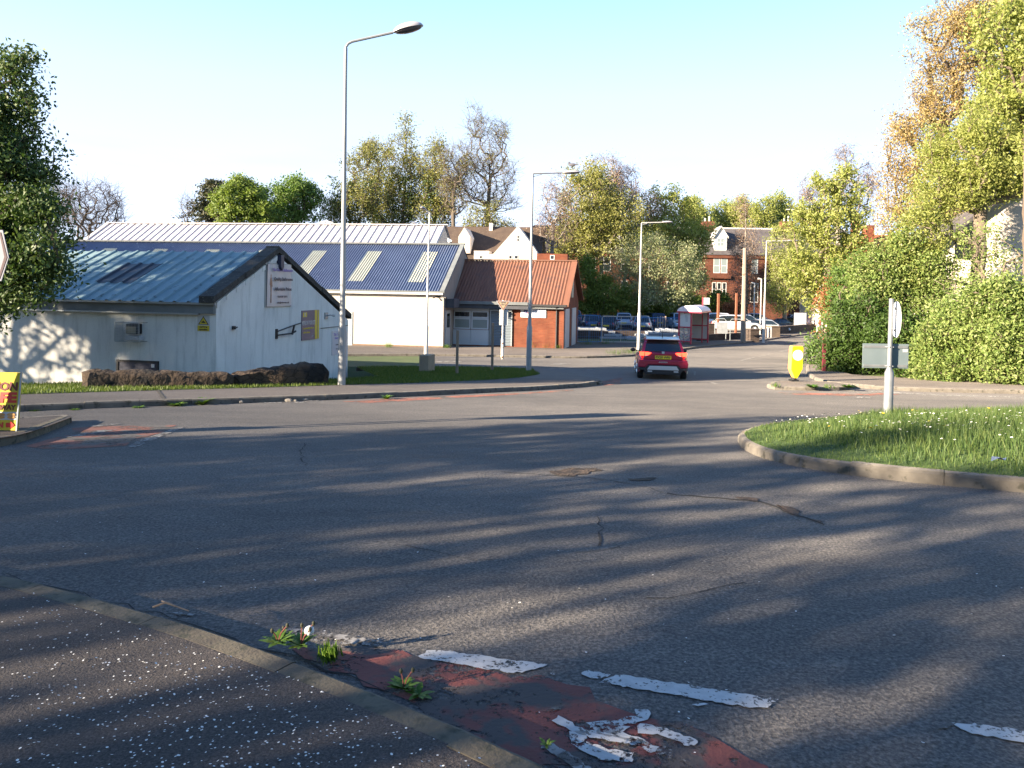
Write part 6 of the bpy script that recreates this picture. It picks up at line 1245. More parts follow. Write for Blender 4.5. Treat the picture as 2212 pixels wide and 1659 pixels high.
# ---- weeds
def weed(px, py, off, r, n, h, label, seed, stalks=0, clock=False, tuft=False, mk='weed'):
    rg = np.random.default_rng(seed); b = G(px, py, off); root = empty('weed_plant' if not tuft else 'grass_tuft', b); tag(root, label, 'weed', 'weeds rooted along the kerbs')
    co = []
    for k in range(n):
        a = rg.uniform(0, 6.28); L_ = r * rg.uniform(.6, 1.1); up = rg.uniform(.25, .9) * h; w_ = L_ * .16 if not tuft else .003
        if tuft: L_ = r * rg.uniform(.1, .5); up = h * rg.uniform(.5, 1.1); ox, oy = rg.normal(0, r * .35, 2)
        else: ox = oy = 0
        d = np.array([math.cos(a), math.sin(a), 0]); s_ = np.array([-d[1], d[0], 0]); o = np.array([ox, oy, 0]); m = 4
        pr = None
        for i in range(m + 1):
            t = i / m; c = o + d * L_ * t + np.array([0, 0, up * (1.6 * t - .8 * t * t) if not tuft else up * t]); wd = w_ * (math.sin(math.pi * min(.98, t * .9 + .08)) * (1 if i % 2 else 1.25)) + .0008
            cur = (c - s_ * wd, c + s_ * wd)
            if pr is not None: co += [pr[0], pr[1], cur[1], cur[0]]
            pr = cur
    fastmesh('leaves', np.array(co), 4, M['weed'], root, rg.uniform(0, 1, len(co) // 4))
    for k in range(stalks):
        a = rg.uniform(-.6, .9); L_ = h * rg.uniform(1.3, 2.4); e = (math.cos(a) * L_ * .45 - (.05 if k == 1 else 0), math.sin(a) * L_ * .3, L_ * .8); m_ = MB(); m_.tube([(0, 0, 0), (e[0] * .35, e[1] * .35, e[2] * .55), e], .0028, 6); st = m_.build('stalk', M['stalk'], root)
        m_ = MB()
        if clock and k == 0: m_.ell(e, (.022, .022, .022), 14, 10); m_.build('seed_clock', M['white'], st, smooth=True)
        else: m_.ell(e, (.008, .008, .011), 8, 6); m_.build('bud', M['weedbud'], st, smooth=True)
M['weed'] = leafmat('weed_leaf', [(.05, .11, .012), (.09, .17, .02), (.15, .22, .04)], .3); M['stalk'] = mat('stalk', (.16, .05, .04), .6); M['weedbud'] = mat('bud', (.06, .06, .03), .8)
weed(600, 1388, .10, .08, 26, .045, 'leafy dandelion at the near kerb beside the worn white dash', 1, 3); weed(650, 1396, .08, .08, 22, .06, 'dandelion with a round white seed clock at the near kerb', 2, 5, True)
weed(712, 1424, .03, .055, 110, .07, 'upright tuft of grass growing against the near kerb', 3, tuft=True); weed(872, 1488, .03, .065, 24, .04, 'dandelion with one tall red stalk farther down the near kerb', 4, 2); weed(905, 1500, .02, .07, 16, .04, 'small flat weed just past the tall-stalked dandelion', 5)
weed(1180, 1612, .10, .03, 12, .03, 'tiny weed in the kerb joint beside the bicycle marking', 6)
for i, (px, py, r_, h_, lab) in enumerate(((75, 889, .12, .06, 'weed in the far kerb gutter nearest the cafe board'), (160, 887, .10, .05, 'low weed in the far kerb gutter by the dark joint'), (380, 878, .20, .12, 'weed clump at the far kerb left of the pale pebbles'), (440, 875, .22, .20, 'tallest pale weed clump at the far kerb'), (835, 863, .18, .14, 'bright weed at the far kerb right of the tall lamp'), (300, 882, .14, .06, 'flat weed at the far kerb between two larger clumps'))): weed(px, py, .0, r_, 40, h_, lab, 10 + i)
for i, (px, py, r_, h_, lab) in enumerate(((1150, 751, .5, .5, 'weeds against the brick shop wall under its sign'), (1180, 752, .45, .4, 'weeds against the brick wall left of the downpipe'), (1205, 753, .3, .3, 'weeds at the foot of the black downpipe'), (840, 751, .35, .35, 'weeds at the foot of the white warehouse wall'), (965, 752, .3, .25, 'weeds at the corner of the white warehouse'), (1330, 766, .9, .3, 'dry grassy weeds on the kerb left of the pale lamp'), (1362, 764, .8, .35, 'grassy weeds at the foot of the pale lamp'), (1395, 745, .8, .6, 'bright weeds behind the roof of the red car'), (1270, 745, .8, .3, 'dark weeds before the blue fence'), (1310, 744, .7, .25, 'weeds under the pale fence panel'))): weed(px, py, .1, r_, 120, h_, lab, 30 + i, tuft=True)
for i, (px, py) in enumerate(((1676, 836), (1755, 838), (1790, 839), (1832, 838))): weed(px, py, .1, .25, 60, .14, ('weed on the tip of the small traffic island', 'weed on the traffic island just right of the bollard', 'weed in the middle of the small traffic island', 'weed at the blunt end of the small traffic island')[i], 50 + i, tuft=(i % 2 == 0))
# twig in the gutter, litter, pebbles at the far kerb
b = G(330, 1316, .12); m_ = MB(); m_.tube([(0, 0, .01), (.06, .01, .03), (.12, -.01, .02), (.19, -.03, .008)], [.005, .006, .004, .003], 5); m_.tube([(.06, .01, .03), (.02, .05, .02)], .003, 5); simple('twig', m_, M['wood'], b, 0, 'dry twig lying on the near kerb', 'twig')
for i, (px, py, lab) in enumerate(((623, 868, 'pale broken stones in the far gutter below the stone wall gap'), (660, 866, 'small pale stone in the far gutter'), (520, 871, 'flat pale stone in the far gutter'))):
    m_ = MB(); m_.ell((0, 0, .03), (.10, .06, .04), 7, 4); m_.ell((.14, .02, .02), (.05, .04, .03), 6, 4); simple('stone', m_, M['concrete'], G(px, py, .01), i, lab, 'stone')
b = G(2160, 1001, .3); m_ = MB(); m_.add([(-.09, 0, .02), (-.02, -.04, .07), (.05, 0, .03), (.1, .05, .05), (.02, .06, .03), (-.05, .05, .06)], [(0, 1, 5), (1, 2, 4, 5), (2, 3, 4)]); simple('litter', m_, M['signwhite'], b, 0, 'crumpled pale litter in the island grass', 'litter')
# ================================================================== TREES
def barkmat(name, a, b, c=None, cs=6): return tex(name, a, b, 3, .95, 5, sc=(3, 3, .7), bmp=.6, bd=.02, bs=20, c=c, cs=cs)
M['bark'] = barkmat('bark_brown', (.085, .065, .05), (.15, .115, .085)); M['barkgrey'] = barkmat('bark_grey', (.16, .135, .115), (.25, .21, .18)); M['birch'] = barkmat('bark_birch', (.26, .22, .185), (.34, .30, .25), (.10, .08, .07), 5); M['barkpale'] = barkmat('bark_pale', (.15, .12, .095), (.21, .17, .13)); M['twigbark'] = barkmat('bark_twig', (.10, .075, .06), (.15, .115, .09))
LM = {}
def lm(key, cols, trans=.35):
    if key not in ('copper', 'dark', 'conifer', 'ivy', 'twig', 'hedgeshade'): cols = [tuple(min(.6, c * k) for c, k in zip(q, (1.68, 1.48, 2.1))) for q in cols]
    LM[key] = leafmat('leaves_' + key, cols, trans)
lm('dark', [(.022, .05, .015), (.045, .085, .02), (.08, .12, .03), (.16, .19, .06)], .22)
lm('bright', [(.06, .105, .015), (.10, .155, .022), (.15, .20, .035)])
lm('mid', [(.04, .085, .015), (.07, .13, .02), (.11, .17, .03)])
lm('yellow', [(.09, .11, .02), (.135, .155, .03), (.19, .20, .05)])
lm('lime', [(.10, .14, .025), (.17, .215, .04), (.27, .29, .08)], .42)
lm('willow', [(.11, .15, .05), (.17, .21, .08), (.25, .28, .12)], .35)
lm('copper', [(.27, .17, .06), (.34, .24, .09), (.40, .31, .14), (.29, .29, .09)], .35)
lm('rust', [(.14, .06, .02), (.20, .09, .03), (.12, .10, .02)], .3)
lm('olive', [(.085, .10, .02), (.13, .15, .03), (.18, .19, .05)])
lm('twig', [(.16, .10, .065), (.24, .16, .11), (.30, .22, .16)], .1)
lm('conifer', [(.03, .04, .02), (.055, .065, .03), (.11, .10, .045)], .1)
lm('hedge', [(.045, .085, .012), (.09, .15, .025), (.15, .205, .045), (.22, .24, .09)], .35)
lm('hedgeshade', [(.03, .065, .012), (.055, .10, .018), (.09, .15, .03)], .3)  # darker copy of the hedge leaves, shade put into the colour
lm('ivy', [(.03, .055, .015), (.05, .085, .02), (.075, .11, .03)], .2)
def in_lobes(r, lobes, n, surf=.5):
    vol = np.array([l[3] * l[4] * l[5] for l in lobes]) ** .75; k = r.choice(len(lobes), n, p=vol / vol.sum()); L_ = np.array(lobes)[k]
    d = r.normal(size=(n, 3)); d /= np.linalg.norm(d, axis=1)[:, None]; rad = r.uniform(0, 1, n) ** (1 / 3) ; rad = surf * (rad ** .4) + (1 - surf) * rad
    return L_[:, :3] + d * rad[:, None] * L_[:, 3:6]
def skeleton(r, base, trunk, tips, step=.5, up=.3, wig=.12):
    """joins every tip to the nearest part of the tree grown so far; returns node chains"""
    nodes = [np.array(base, float)]; par = [-1]; ln = [0.0]
    for t in trunk:
        t = np.array(t, float); a = nodes[-1]; d = np.linalg.norm(t - a); k = max(1, int(d / step))
        for i in range(1, k + 1):
            nodes.append(a + (t - a) * i / k + r.normal(0, wig * .25, 3) * [1, 1, 0] * (i < k)); par.append(len(nodes) - 2); ln.append(ln[-1] + d / k)
    cap = len(nodes) + len(tips) * 14; NP_ = np.zeros((cap, 3)); NL = np.zeros(cap); n = len(nodes); NP_[:n] = nodes; NL[:n] = ln
    chains = [list(range(n))]; order = np.argsort(np.linalg.norm(tips - np.array(nodes[n // 2]), axis=1) + r.normal(0, .3, len(tips)))
    t0 = max(1, n // 4); tipn = []
    for ti in order:
        p = tips[ti]; dd = p - NP_[t0:n]; dist = np.linalg.norm(dd, axis=1)
        cost = dist + .12 * NL[t0:n] + 1.2 * np.maximum(0, -(dd[:, 2] - .15 * dist)) * up * 3
        j = int(np.argmin(cost)) + t0; a = NP_[j].copy(); d = dist[j - t0]; k = min(12, max(1, int(d / step)))
        mid = (a + p) / 2 + np.array([0, 0, -up * .25 * d]) * .6 + r.normal(0, wig * d * .35, 3); ch = [j]
        for i in range(1, k + 1):
            t = i / k; q = (1 - t) ** 2 * a + 2 * t * (1 - t) * mid + t * t * p
            if n >= cap: break
            NP_[n] = q; NL[n] = NL[ch[-1]] + d / k; par.append(ch[-1]); ch.append(n); n += 1
        chains.append(ch); tipn.append(ch[-1])
    cnt = np.zeros(n); 
    for t in tipn: cnt[t] += 1
    for i in range(n - 1, 0, -1): cnt[par[i]] += cnt[i]
    return NP_[:n], chains, np.maximum(cnt, 1), tipn, par
def tubes(name, P_, chains, rad, m, parent, minr=0):
    V, Fc = [], []; nv = 0
    for ch in chains:
        if len(ch) < 2: continue
        pts = P_[ch]; rr = rad[ch].copy(); 
        if ch is not chains[0]: rr[0] = min(rr[0], rr[1] * 1.15)
        k = 8 if rr[0] > .12 else 5 if rr[0] > .04 else 3
        tg = np.gradient(pts, axis=0); tg /= np.linalg.norm(tg, axis=1)[:, None] + 1e-9
        u = np.cross(tg, [0.31, .17, .93]); u /= np.linalg.norm(u, axis=1)[:, None] + 1e-9; v = np.cross(tg, u); a = np.arange(k) * 2 * np.pi / k
        ring = pts[:, None] + (u[:, None] * np.cos(a)[None, :, None] + v[:, None] * np.sin(a)[None, :, None]) * rr[:, None, None]
        V.append(ring.reshape(-1, 3)); m_ = len(ch); i, j = np.meshgrid(np.arange(m_ - 1), np.arange(k), indexing='ij'); i = i.ravel(); j = j.ravel(); j2 = (j + 1) % k
        Fc.append(np.stack([i * k + j, i * k + j2, (i + 1) * k + j2, (i + 1) * k + j], 1) + nv); nv += m_ * k
    V = np.vstack(V); Fc = np.vstack(Fc); me = bpy.data.meshes.new(name); me.vertices.add(len(V)); me.vertices.foreach_set('co', V.astype(np.float32).ravel())
    me.loops.add(len(Fc) * 4); me.loops.foreach_set('vertex_index', Fc.astype(np.int32).ravel()); me.polygons.add(len(Fc)); me.polygons.foreach_set('loop_start', np.arange(0, len(Fc) * 4, 4, dtype=np.int32))
    me.update(calc_edges=True); me.validate(); me.polygons.foreach_set('use_smooth', [True] * len(me.polygons)); return link(name, me, m, parent)
def leaves(name, r, cen, size, m, parent, shape='leaf', elong=1.7, droop=0.0, rnd=None):
    n = len(cen); nrm = r.normal(size=(n, 3)); nrm[:, 2] = np.abs(nrm[:, 2]) * .8; nrm /= np.linalg.norm(nrm, axis=1)[:, None]
    ax = r.normal(size=(n, 3)); ax[:, 2] -= droop; ax -= nrm * np.sum(ax * nrm, 1)[:, None]; ax /= np.linalg.norm(ax, axis=1)[:, None] + 1e-9; bx = np.cross(nrm, ax)
    s = size * r.uniform(.55, 1.35, n)[:, None]
    c = cen[:, None, :]; co = np.stack([cen - ax * s * elong * .5, cen + bx * s * .42 - ax * s * .05, cen + ax * s * elong * .5, cen - bx * s * .42 + ax * s * .08], 1).reshape(-1, 3)
    return fastmesh(name, co, 4, m, parent, r.uniform(0, 1, n) if rnd is None else rnd)
def tree(name, label, cat, base, trunk_h, lobes, ntips, lpt, lsize, lmat, bmat, seed, sig=.35, tr=.02, exp=.47, group=None, surf=.55, step=.6, up=.3, wig=.12, multi=1, droop=0, elong=1.7, twigs=0, twl=.8, droop_t=0, trunk=None, clump=.5, along=2, rough=3):
    """lobes: (dx,dy,z-above-base, rx,ry,rz) ; leaves sit in clumps round the branch tips"""
    r = np.random.default_rng(seed); root = empty(name, base); tag(root, label, cat, group); l0 = list(lobes)
    for l in l0:
        for q in range(rough):
            v = r.normal(size=3); v[2] = abs(v[2]) * .9 + .1; v /= np.linalg.norm(v); k_ = r.uniform(.22, .42); lobes = lobes + [(l[0] + v[0] * l[3], l[1] + v[1] * l[4], l[2] + v[2] * l[5] * r.uniform(.85, 1.12), l[3] * k_, l[4] * k_, l[5] * k_ * r.uniform(.9, 1.6))]
    tips = in_lobes(r, lobes, ntips, surf); top = max(l[2] + l[5] for l in lobes)
    cx = np.mean([[l[0], l[1]] for l in lobes], axis=0)
    tk = trunk or [(r.normal(0, .1), r.normal(0, .1), trunk_h * .5), (cx[0] * .4 + r.normal(0, .15), cx[1] * .4 + r.normal(0, .15), trunk_h), (cx[0] * .8, cx[1] * .8, trunk_h + (top - trunk_h) * .55)]
    P_, ch, cnt, tipn, par = skeleton(r, (0, 0, -.2), tk, tips, step, up, wig)
    rad = tr * cnt ** exp
    if twigs:       # fine hanging or spreading twigs beyond the tips
        n0 = len(P_); extra = []; ex = []
        for t in tipn:
            d = P_[t] - P_[par[t]]; d /= np.linalg.norm(d) + 1e-9
            for q in range(twigs):
                v = d * .7 + r.normal(0, .55, 3); v[2] -= droop_t; v /= np.linalg.norm(v); L_ = twl * r.uniform(.5, 1.3); a = P_[t] - d * r.uniform(0, .5) * min(1, twl)
                b = a + v * L_ * .5; v2 = v + r.normal(0, .2, 3); v2[2] -= droop_t * 1.3; c_ = b + v2 / np.linalg.norm(v2) * L_ * .5
                k = n0 + len(ex); ex += [a, b, c_]; ch.append([k, k + 1, k + 2])
        P_ = np.vstack([P_, np.array(ex)]); rad = np.concatenate([rad, np.full(len(ex), tr * .75)])
    if twigs: tubes('twigs', P_, ch[len(tipn) + 1:], rad, M['twigbark'], root)
    tubes('trunk', P_, ch[:len(tipn) + 1], rad, bmat, root)
    if lpt:
        anch = []
        for c_ in ch[1:len(tipn) + 1]:
            anch += [P_[c_[-1]]] * 2 + [P_[c_[-1 - k]] for k in range(1, min(along, len(c_) - 1) + 1)]
        anch = np.array(anch); keep = r.uniform(0, 1, len(anch)) > .08; anch = anch[keep]
        dens = np.clip(r.normal(1, clump, len(anch)), .15, 2.2); k = r.choice(len(anch), int(lpt * ntips), p=dens / dens.sum()); cr = np.clip(r.normal(.5, .22, len(anch)), 0, 1)
        cen = anch[k] + r.normal(0, sig, (len(k), 3)) * [1, 1, .8]; cen[:, 2] -= droop * np.abs(r.normal(0, sig, len(k)))
        leaves('crown', r, cen, lsize, lmat, root, elong=elong, droop=droop * 2, rnd=np.clip(cr[k] * .65 + r.uniform(0, 1, len(k)) * .4 - .05, 0, 1))
    return root
def at(px, y): return Vector((*P(px, 650, y)[:2], H(y)))
def lob(px, py, rx, ry, y, base, dy=0, k=1.0):    # a crown lobe given by where it shows and its pixel radii, at distance y
    c = P(px, py, y + dy); s = (y + dy) / F; return (c.x - base.x, dy, c.z - base.z, rx * s, max(rx * s * .8, .4) * k, ry * s)
# ---- big leafy tree at the left edge
b = Vector((-14.6, 17.6, H(17.6)))
lb_ = [lob(20, 250, 60, 110, 17.6, b), lob(10, 420, 105, 130, 17.6, b), lob(60, 520, 82, 110, 17.6, b, -.6), lob(-60, 380, 120, 220, 17.6, b), lob(30, 600, 90, 70, 17.6, b, -1), lob(-110, 560, 150, 150, 17.6, b), lob(-20, 660, 55, 60, 17.6, b, -.4), lob(5, 170, 30, 45, 17.6, b), lob(-180, 450, 160, 200, 17.6, b), lob(70, 440, 50, 70, 17.6, b)]
tree('broadleaf_tree', 'tall dense dark green tree overhanging the hut roof at the left edge', 'tree', b, 2.0, lb_, 950, 92, .062, LM['dark'], M['bark'], 11, sig=.20, tr=.012, surf=.75, step=.45, clump=.7)
# ---- bare tree behind the hut
b = at(187, 82); tree('bare_tree', 'leafless dark tree standing left of the pale shed roof', 'tree', b, 4, [lob(200, 450, 66, 60, 82, b), lob(170, 470, 30, 50, 82, b), lob(235, 470, 34, 40, 82, b)], 620, 0, .1, None, M['bark'], 21, tr=.015, twigs=3, twl=1.2, step=.7, exp=.45, wig=.07, up=.6)
b = at(120, 86); tree('bare_tree', 'leafless tree half hidden behind the big dark tree on the left', 'tree', b, 4, [lob(108, 440, 40, 70, 86, b)], 240, 0, .1, None, M['bark'], 22, tr=.015, twigs=3, twl=1.3, step=.7, wig=.07, up=.6)
b = at(400, 95); tree('bare_tree', 'small pale leafless tree at the left foot of the conifer', 'tree', b, 3, [lob(404, 455, 15, 40, 95, b)], 60, 0, .1, None, M['barkpale'], 23, tr=.016, twigs=2, twl=1.5, step=.7)
# ---- conifer
def conifer(b, y, label, seed):
    r = np.random.default_rng(seed); root = empty('conifer_tree', b); tag(root, label, 'tree'); top = P(470, 387, y).z - b.z
    P_ = [np.array([0, 0, z]) for z in np.linspace(0, top, 12)]; ch = [list(range(12))]; rad = list(np.linspace(.35, .04, 12)); tp = []
    for k in range(120):
        z = top * (.38 + .6 * (k / 120)); a = r.uniform(0, 6.28); L_ = (top - z) * .42 + .8 + r.normal(0, .5); L_ = max(.5, L_); n = len(P_); pts = [np.array([math.cos(a) * L_ * t, math.sin(a) * L_ * t, z + .25 * L_ * t * (1 - t) * 2 + .05 * L_ * t]) for t in np.linspace(0, 1, 6)]
        P_ += pts; rad += list(np.linspace(.07, .02, 6)); ch.append(list(range(n, n + 6)))
        for p in pts[1:]: tp += [p] * 3
    tubes('trunk', np.array(P_), ch, np.array(rad), M['bark'], root); tp = np.array(tp); k = r.choice(len(tp), 15000); cen = tp[k] + r.normal(0, 1, (len(k), 3)) * [.42, .42, .14]; leaves('crown', r, cen, .17, LM['conifer'], root, elong=1.9)
conifer(at(455, 96), 96, 'dark flat-branched conifer behind the pale shed roof', 31)
b = at(515, 92); tree('broadleaf_tree', 'bright lime green round tree between the conifer and the darker crown', 'tree', b, 4, [lob(517, 437, 46, 40, 92, b), lob(480, 460, 26, 24, 92, b), lob(560, 455, 30, 30, 92, b), lob(530, 405, 20, 18, 92, b)], 300, 60, .19, LM['bright'], M['bark'], 41, sig=.38, tr=.02, surf=.6, rough=6, clump=.9)
b = at(640, 98); tree('broadleaf_tree', 'broad mid green tree right of the lime green one behind the shed', 'tree', b, 4, [lob(635, 425, 44, 44, 98, b), lob(590, 440, 34, 44, 98, b), lob(675, 445, 28, 40, 98, b), lob(600, 470, 60, 25, 98, b)], 300, 60, .20, LM['mid'], M['bark'], 42, sig=.42, tr=.02, surf=.8)
# ---- tall airy group with ivy
for (px, y, lobs, sd, lab, nt_) in (
    (775, 100, [(722, 455, 30, 26), (790, 380, 42, 70), (765, 440, 48, 46), (740, 465, 32, 30)], 51, 'airy yellow-green tree nearest the tall lamp post', 330),
    (865, 104, [(868, 335, 40, 62), (880, 400, 55, 60), (850, 450, 60, 50)], 52, 'tallest airy yellow-green tree, ivy thick on its trunk', 420),
    (940, 102, [(930, 350, 34, 50), (945, 410, 42, 60), (940, 460, 50, 36)], 53, 'airy yellow-green tree next to the bare ones, over the shed end', 330),
    (820, 108, [(815, 350, 36, 50), (815, 430, 45, 50)], 54, 'airy tree filling the gap between its ivy-clad neighbours', 220)):
    b = at(px, y); t_ = tree('airy_tree', lab, 'tree', b, 6, [lob(a, c_, d, e, y, b) for a, c_, d, e in lobs], nt_, 30, .16, LM['olive'], M['barkpale'], sd, sig=.50, tr=.020, surf=.45, twigs=2, twl=1.2, group='airy trees behind the pale shed', clump=.8)
    r = np.random.default_rng(sd + 100); top = P(px, 385, y).z - b.z
    ci = []
    for k in range(5): 
        ax_ = r.normal(0, 1.6, 2); n = 900; h_ = r.uniform(2, top, n); ci.append(np.c_[ax_[0] * h_ / top + r.normal(0, .45, n), ax_[1] * h_ / top + r.normal(0, .45, n), h_])
    leaves('ivy', r, np.vstack(ci), .20, LM['ivy'], t_)
# ---- two tall leafless trees
b = at(1040, 100); tree('bare_tree', 'tallest leafless tree with a rounded crown above the white gabled house', 'tree', b, 8, [lob(1045, 320, 56, 66, 100, b), lob(1040, 385, 80, 56, 100, b), lob(1085, 440, 44, 16, 100, b)], 1000, 4, .12, LM['olive'], M['barkpale'], 61, tr=.015, twigs=3, twl=1.3, step=.8, exp=.45, surf=.4, sig=.3, wig=.06, up=.6)
b = at(985, 97); tree('bare_tree', 'slimmer leafless tree leaning left of the tallest one', 'tree', b, 8, [lob(980, 360, 34, 50, 97, b), lob(985, 420, 30, 50, 97, b)], 420, 5, .12, LM['olive'], M['barkpale'], 62, tr=.015, twigs=3, twl=1.3, step=.8, surf=.4, sig=.3, wig=.06, up=.6)
b = at(1030, 82); tree('leafy_bush', 'olive bushy tree growing before the brown tiled roof', 'tree', b, 3, [lob(1035, 490, 38, 50, 82, b), lob(1010, 530, 30, 34, 82, b), lob(1075, 490, 36, 16, 82, b)], 240, 22, .13, LM['olive'], M['barkpale'], 63, sig=.40, tr=.018, twigs=2, twl=.9, clump=.7)
# ---- birches and greenery behind the shop and fence
b = at(1195, 74); tree('birch_tree', 'thin brown-twigged birch just right of the white gable', 'tree', b, 5, [lob(1200, 430, 30, 60, 74, b), lob(1215, 480, 34, 60, 74, b), lob(1180, 500, 24, 46, 74, b)], 260, 10, .09, LM['twig'], M['birch'], 71, sig=.35, tr=.014, twigs=3, twl=1.0, droop_t=.4, surf=.4)
b = at(1300, 88); tree('birch_tree', 'tall brown-twigged birch crowning the middle tree group', 'tree', b, 7, [lob(1305, 390, 42, 66, 88, b), lob(1330, 440, 50, 50, 88, b), lob(1270, 420, 34, 50, 88, b)], 420, 12, .10, LM['twig'], M['birch'], 72, sig=.45, tr=.016, twigs=3, twl=1.2, droop_t=.5, surf=.4)
b = at(1345, 90); tree('birch_tree', 'second brown-twigged birch, right of the tallest middle one', 'tree', b, 7, [lob(1352, 400, 26, 54, 90, b), lob(1385, 450, 34, 36, 90, b)], 260, 12, .10, LM['twig'], M['birch'], 73, sig=.45, tr=.016, twigs=3, twl=1.2, droop_t=.5, surf=.4)
b = at(1270, 82); tree('sycamore_tree', 'yellow-green sycamore behind the shop corner', 'tree', b, 3, [lob(1275, 445, 66, 74, 82, b), lob(1240, 520, 60, 60, 82, b), lob(1340, 470, 50, 60, 82, b), lob(1300, 500, 50, 70, 82, b), lob(1225, 560, 34, 50, 82, b)], 760, 40, .15, LM['yellow'], M['barkpale'], 74, sig=.42, tr=.018, surf=.6, clump=.8)
b = at(1440, 92); tree('sycamore_tree', 'vivid green sycamore with upright tips above the pale lamp', 'tree', b, 3, [lob(1415, 450, 22, 34, 92, b), lob(1450, 445, 20, 34, 92, b), lob(1490, 460, 24, 34, 92, b), lob(1450, 510, 70, 44, 92, b), lob(1500, 530, 36, 40, 92, b), lob(1530, 500, 14, 20, 92, b), lob(1490, 590, 40, 40, 92, b)], 620, 42, .17, LM['lime'], M['barkpale'], 75, sig=.40, tr=.018, surf=.65, clump=.8)
b = at(1400, 80); tree('willow_tree', 'soft grey-green willow spreading behind the pale lamp', 'tree', b, 2, [lob(1390, 560, 70, 60, 80, b), lob(1440, 600, 70, 60, 80, b), lob(1350, 600, 40, 60, 80, b), lob(1500, 600, 30, 50, 80, b), lob(1400, 640, 90, 30, 80, b)], 620, 46, .10, LM['willow'], M['barkpale'], 76, sig=.38, tr=.016, surf=.6, elong=2.4, clump=.7)
b = at(1280, 78.5); tree('shrub_mass', 'brightened green shrubs behind the first parked cars by the shop', 'shrub', b, .8, [lob(1270, 620, 34, 50, 79, b), lob(1310, 640, 44, 36, 79, b), lob(1260, 670, 30, 22, 79, b), lob(1330, 665, 40, 24, 79, b)], 420, 46, .14, LM['bright'], M['bark'], 77, sig=.32, tr=.014, surf=.7, clump=.7)  # leaf colour lifted in place of sunlight that does not reach here
b = at(1400, 80.5); tree('shrub_mass', 'brightened green shrubs under the willow behind the parked cars', 'shrub', b, .8, [lob(1380, 665, 50, 24, 81, b), lob(1430, 660, 50, 28, 81, b), lob(1480, 655, 36, 26, 81, b)], 400, 46, .14, LM['bright'], M['bark'], 78, sig=.32, tr=.014, surf=.7, clump=.7)  # brighter leaves here too, painted sunlight on the shrubs
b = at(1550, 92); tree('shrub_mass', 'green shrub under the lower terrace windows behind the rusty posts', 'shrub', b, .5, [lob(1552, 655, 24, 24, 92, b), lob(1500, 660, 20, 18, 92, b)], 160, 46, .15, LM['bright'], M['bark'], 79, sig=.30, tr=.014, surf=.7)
b = at(1585, 88); tree('shrub_mass', 'small dark red shrub beside the thick telegraph pole', 'shrub', b, .4, [lob(1582, 668, 22, 12, 88, b)], 90, 30, .13, LM['rust'], M['bark'], 80, sig=.25, tr=.014, surf=.7)
# ---- tall brown birch before the terrace and the green one next to it
b = at(1612, 90); tree('birch_tree', 'slender brown birch in front of the terrace behind the telegraph pole', 'tree', b, 6, [lob(1603, 450, 16, 34, 90, b), lob(1610, 530, 32, 60, 90, b), lob(1608, 600, 34, 60, 90, b), lob(1612, 650, 30, 40, 90, b)], 520, 20, .085, LM['twig'], M['birch'], 81, sig=.32, tr=.012, twigs=2, twl=.9, droop_t=.8, surf=.4, trunk=[(0, 0, 5), (-.2, 0, 10), (-.4, 0, 15.5)])
b = at(1697, 86); tree('birch_tree', 'green birch with white trunk between the two right-hand lamps'.replace('right-hand ', 'far '), 'tree', b, 6, [lob(1690, 540, 34, 60, 86, b), lob(1700, 600, 44, 54, 86, b), lob(1680, 640, 36, 36, 86, b), lob(1725, 560, 30, 60, 86, b)], 520, 36, .10, LM['lime'], M['birch'], 82, sig=.36, tr=.013, twigs=1, twl=.8, droop_t=.8, surf=.5, droop=.5)
for px, y, py, lab, sd in ((1500, 130, 455, 'distant pale poplar at the left end behind the terrace roof', 91), (1560, 134, 460, 'distant pale poplar behind the dormer', 92), (1600, 132, 452, 'distant poplar seen past the top of the brown birch', 93), (1648, 130, 455, 'distant pale poplar right of the brown birch top', 94), (1690, 132, 450, 'distant poplar behind the green birch', 95)):
    b = at(px, y); tree('poplar_tree', lab, 'tree', b, 5, [lob(px, py, 20, 28, y, b), lob(px - 12, py + 30, 20, 34, y, b), lob(px + 14, py + 25, 18, 34, y, b)], 220, 26, .22, LM['lime'], M['barkpale'], sd, sig=.5, tr=.02, up=.6, surf=.5, group='distant poplars behind the terrace')
# ---- big sparse tree and birch by the right of the road
b = at(1815, 58); tree('birch_tree', 'grey-brown birch whose fine top rises behind the sparse maple', 'tree', b, 6, [lob(1805, 350, 26, 40, 60, b), lob(1770, 420, 50, 50, 60, b), lob(1840, 420, 40, 60, 60, b), lob(1730, 450, 30, 40, 60, b)], 460, 8, .06, LM['twig'], M['birch'], 101, sig=.35, tr=.011, twigs=3, twl=.9, droop_t=.7, surf=.4)
b = at(1800, 47); lb_ = [lob(1830, 400, 26, 50, 47, b), lob(1855, 450, 26, 50, 47, b), lob(1790, 420, 30, 40, 47, b), lob(1740, 470, 40, 34, 47, b), lob(1700, 510, 24, 24, 47, b), lob(1800, 500, 64, 50, 47, b), lob(1770, 580, 70, 44, 47, b), lob(1850, 560, 34, 60, 47, b), lob(1720, 600, 30, 40, 47, b), lob(1780, 650, 50, 30, 47, b)]
tree('maple_tree', 'sparse fresh green maple with visible limbs beside the road', 'tree', b, 2.5, lb_, 640, 34, .115, LM['lime'], M['barkpale'], 102, sig=.24, tr=.014, surf=.6, step=.5, clump=1.0)
b = at(1815, 41); tree('copper_shrub', 'sparse copper and green shrub at the end of the leafy bank', 'shrub', b, .8, [lob(1800, 660, 34, 46, 41, b), lob(1790, 725, 22, 46, 41, b), lob(1840, 650, 34, 40, 41, b), lob(1850, 600, 24, 40, 41, b)], 300, 26, .085, LM['rust'], M['bark'], 103, sig=.22, tr=.010, surf=.6, clump=.9)
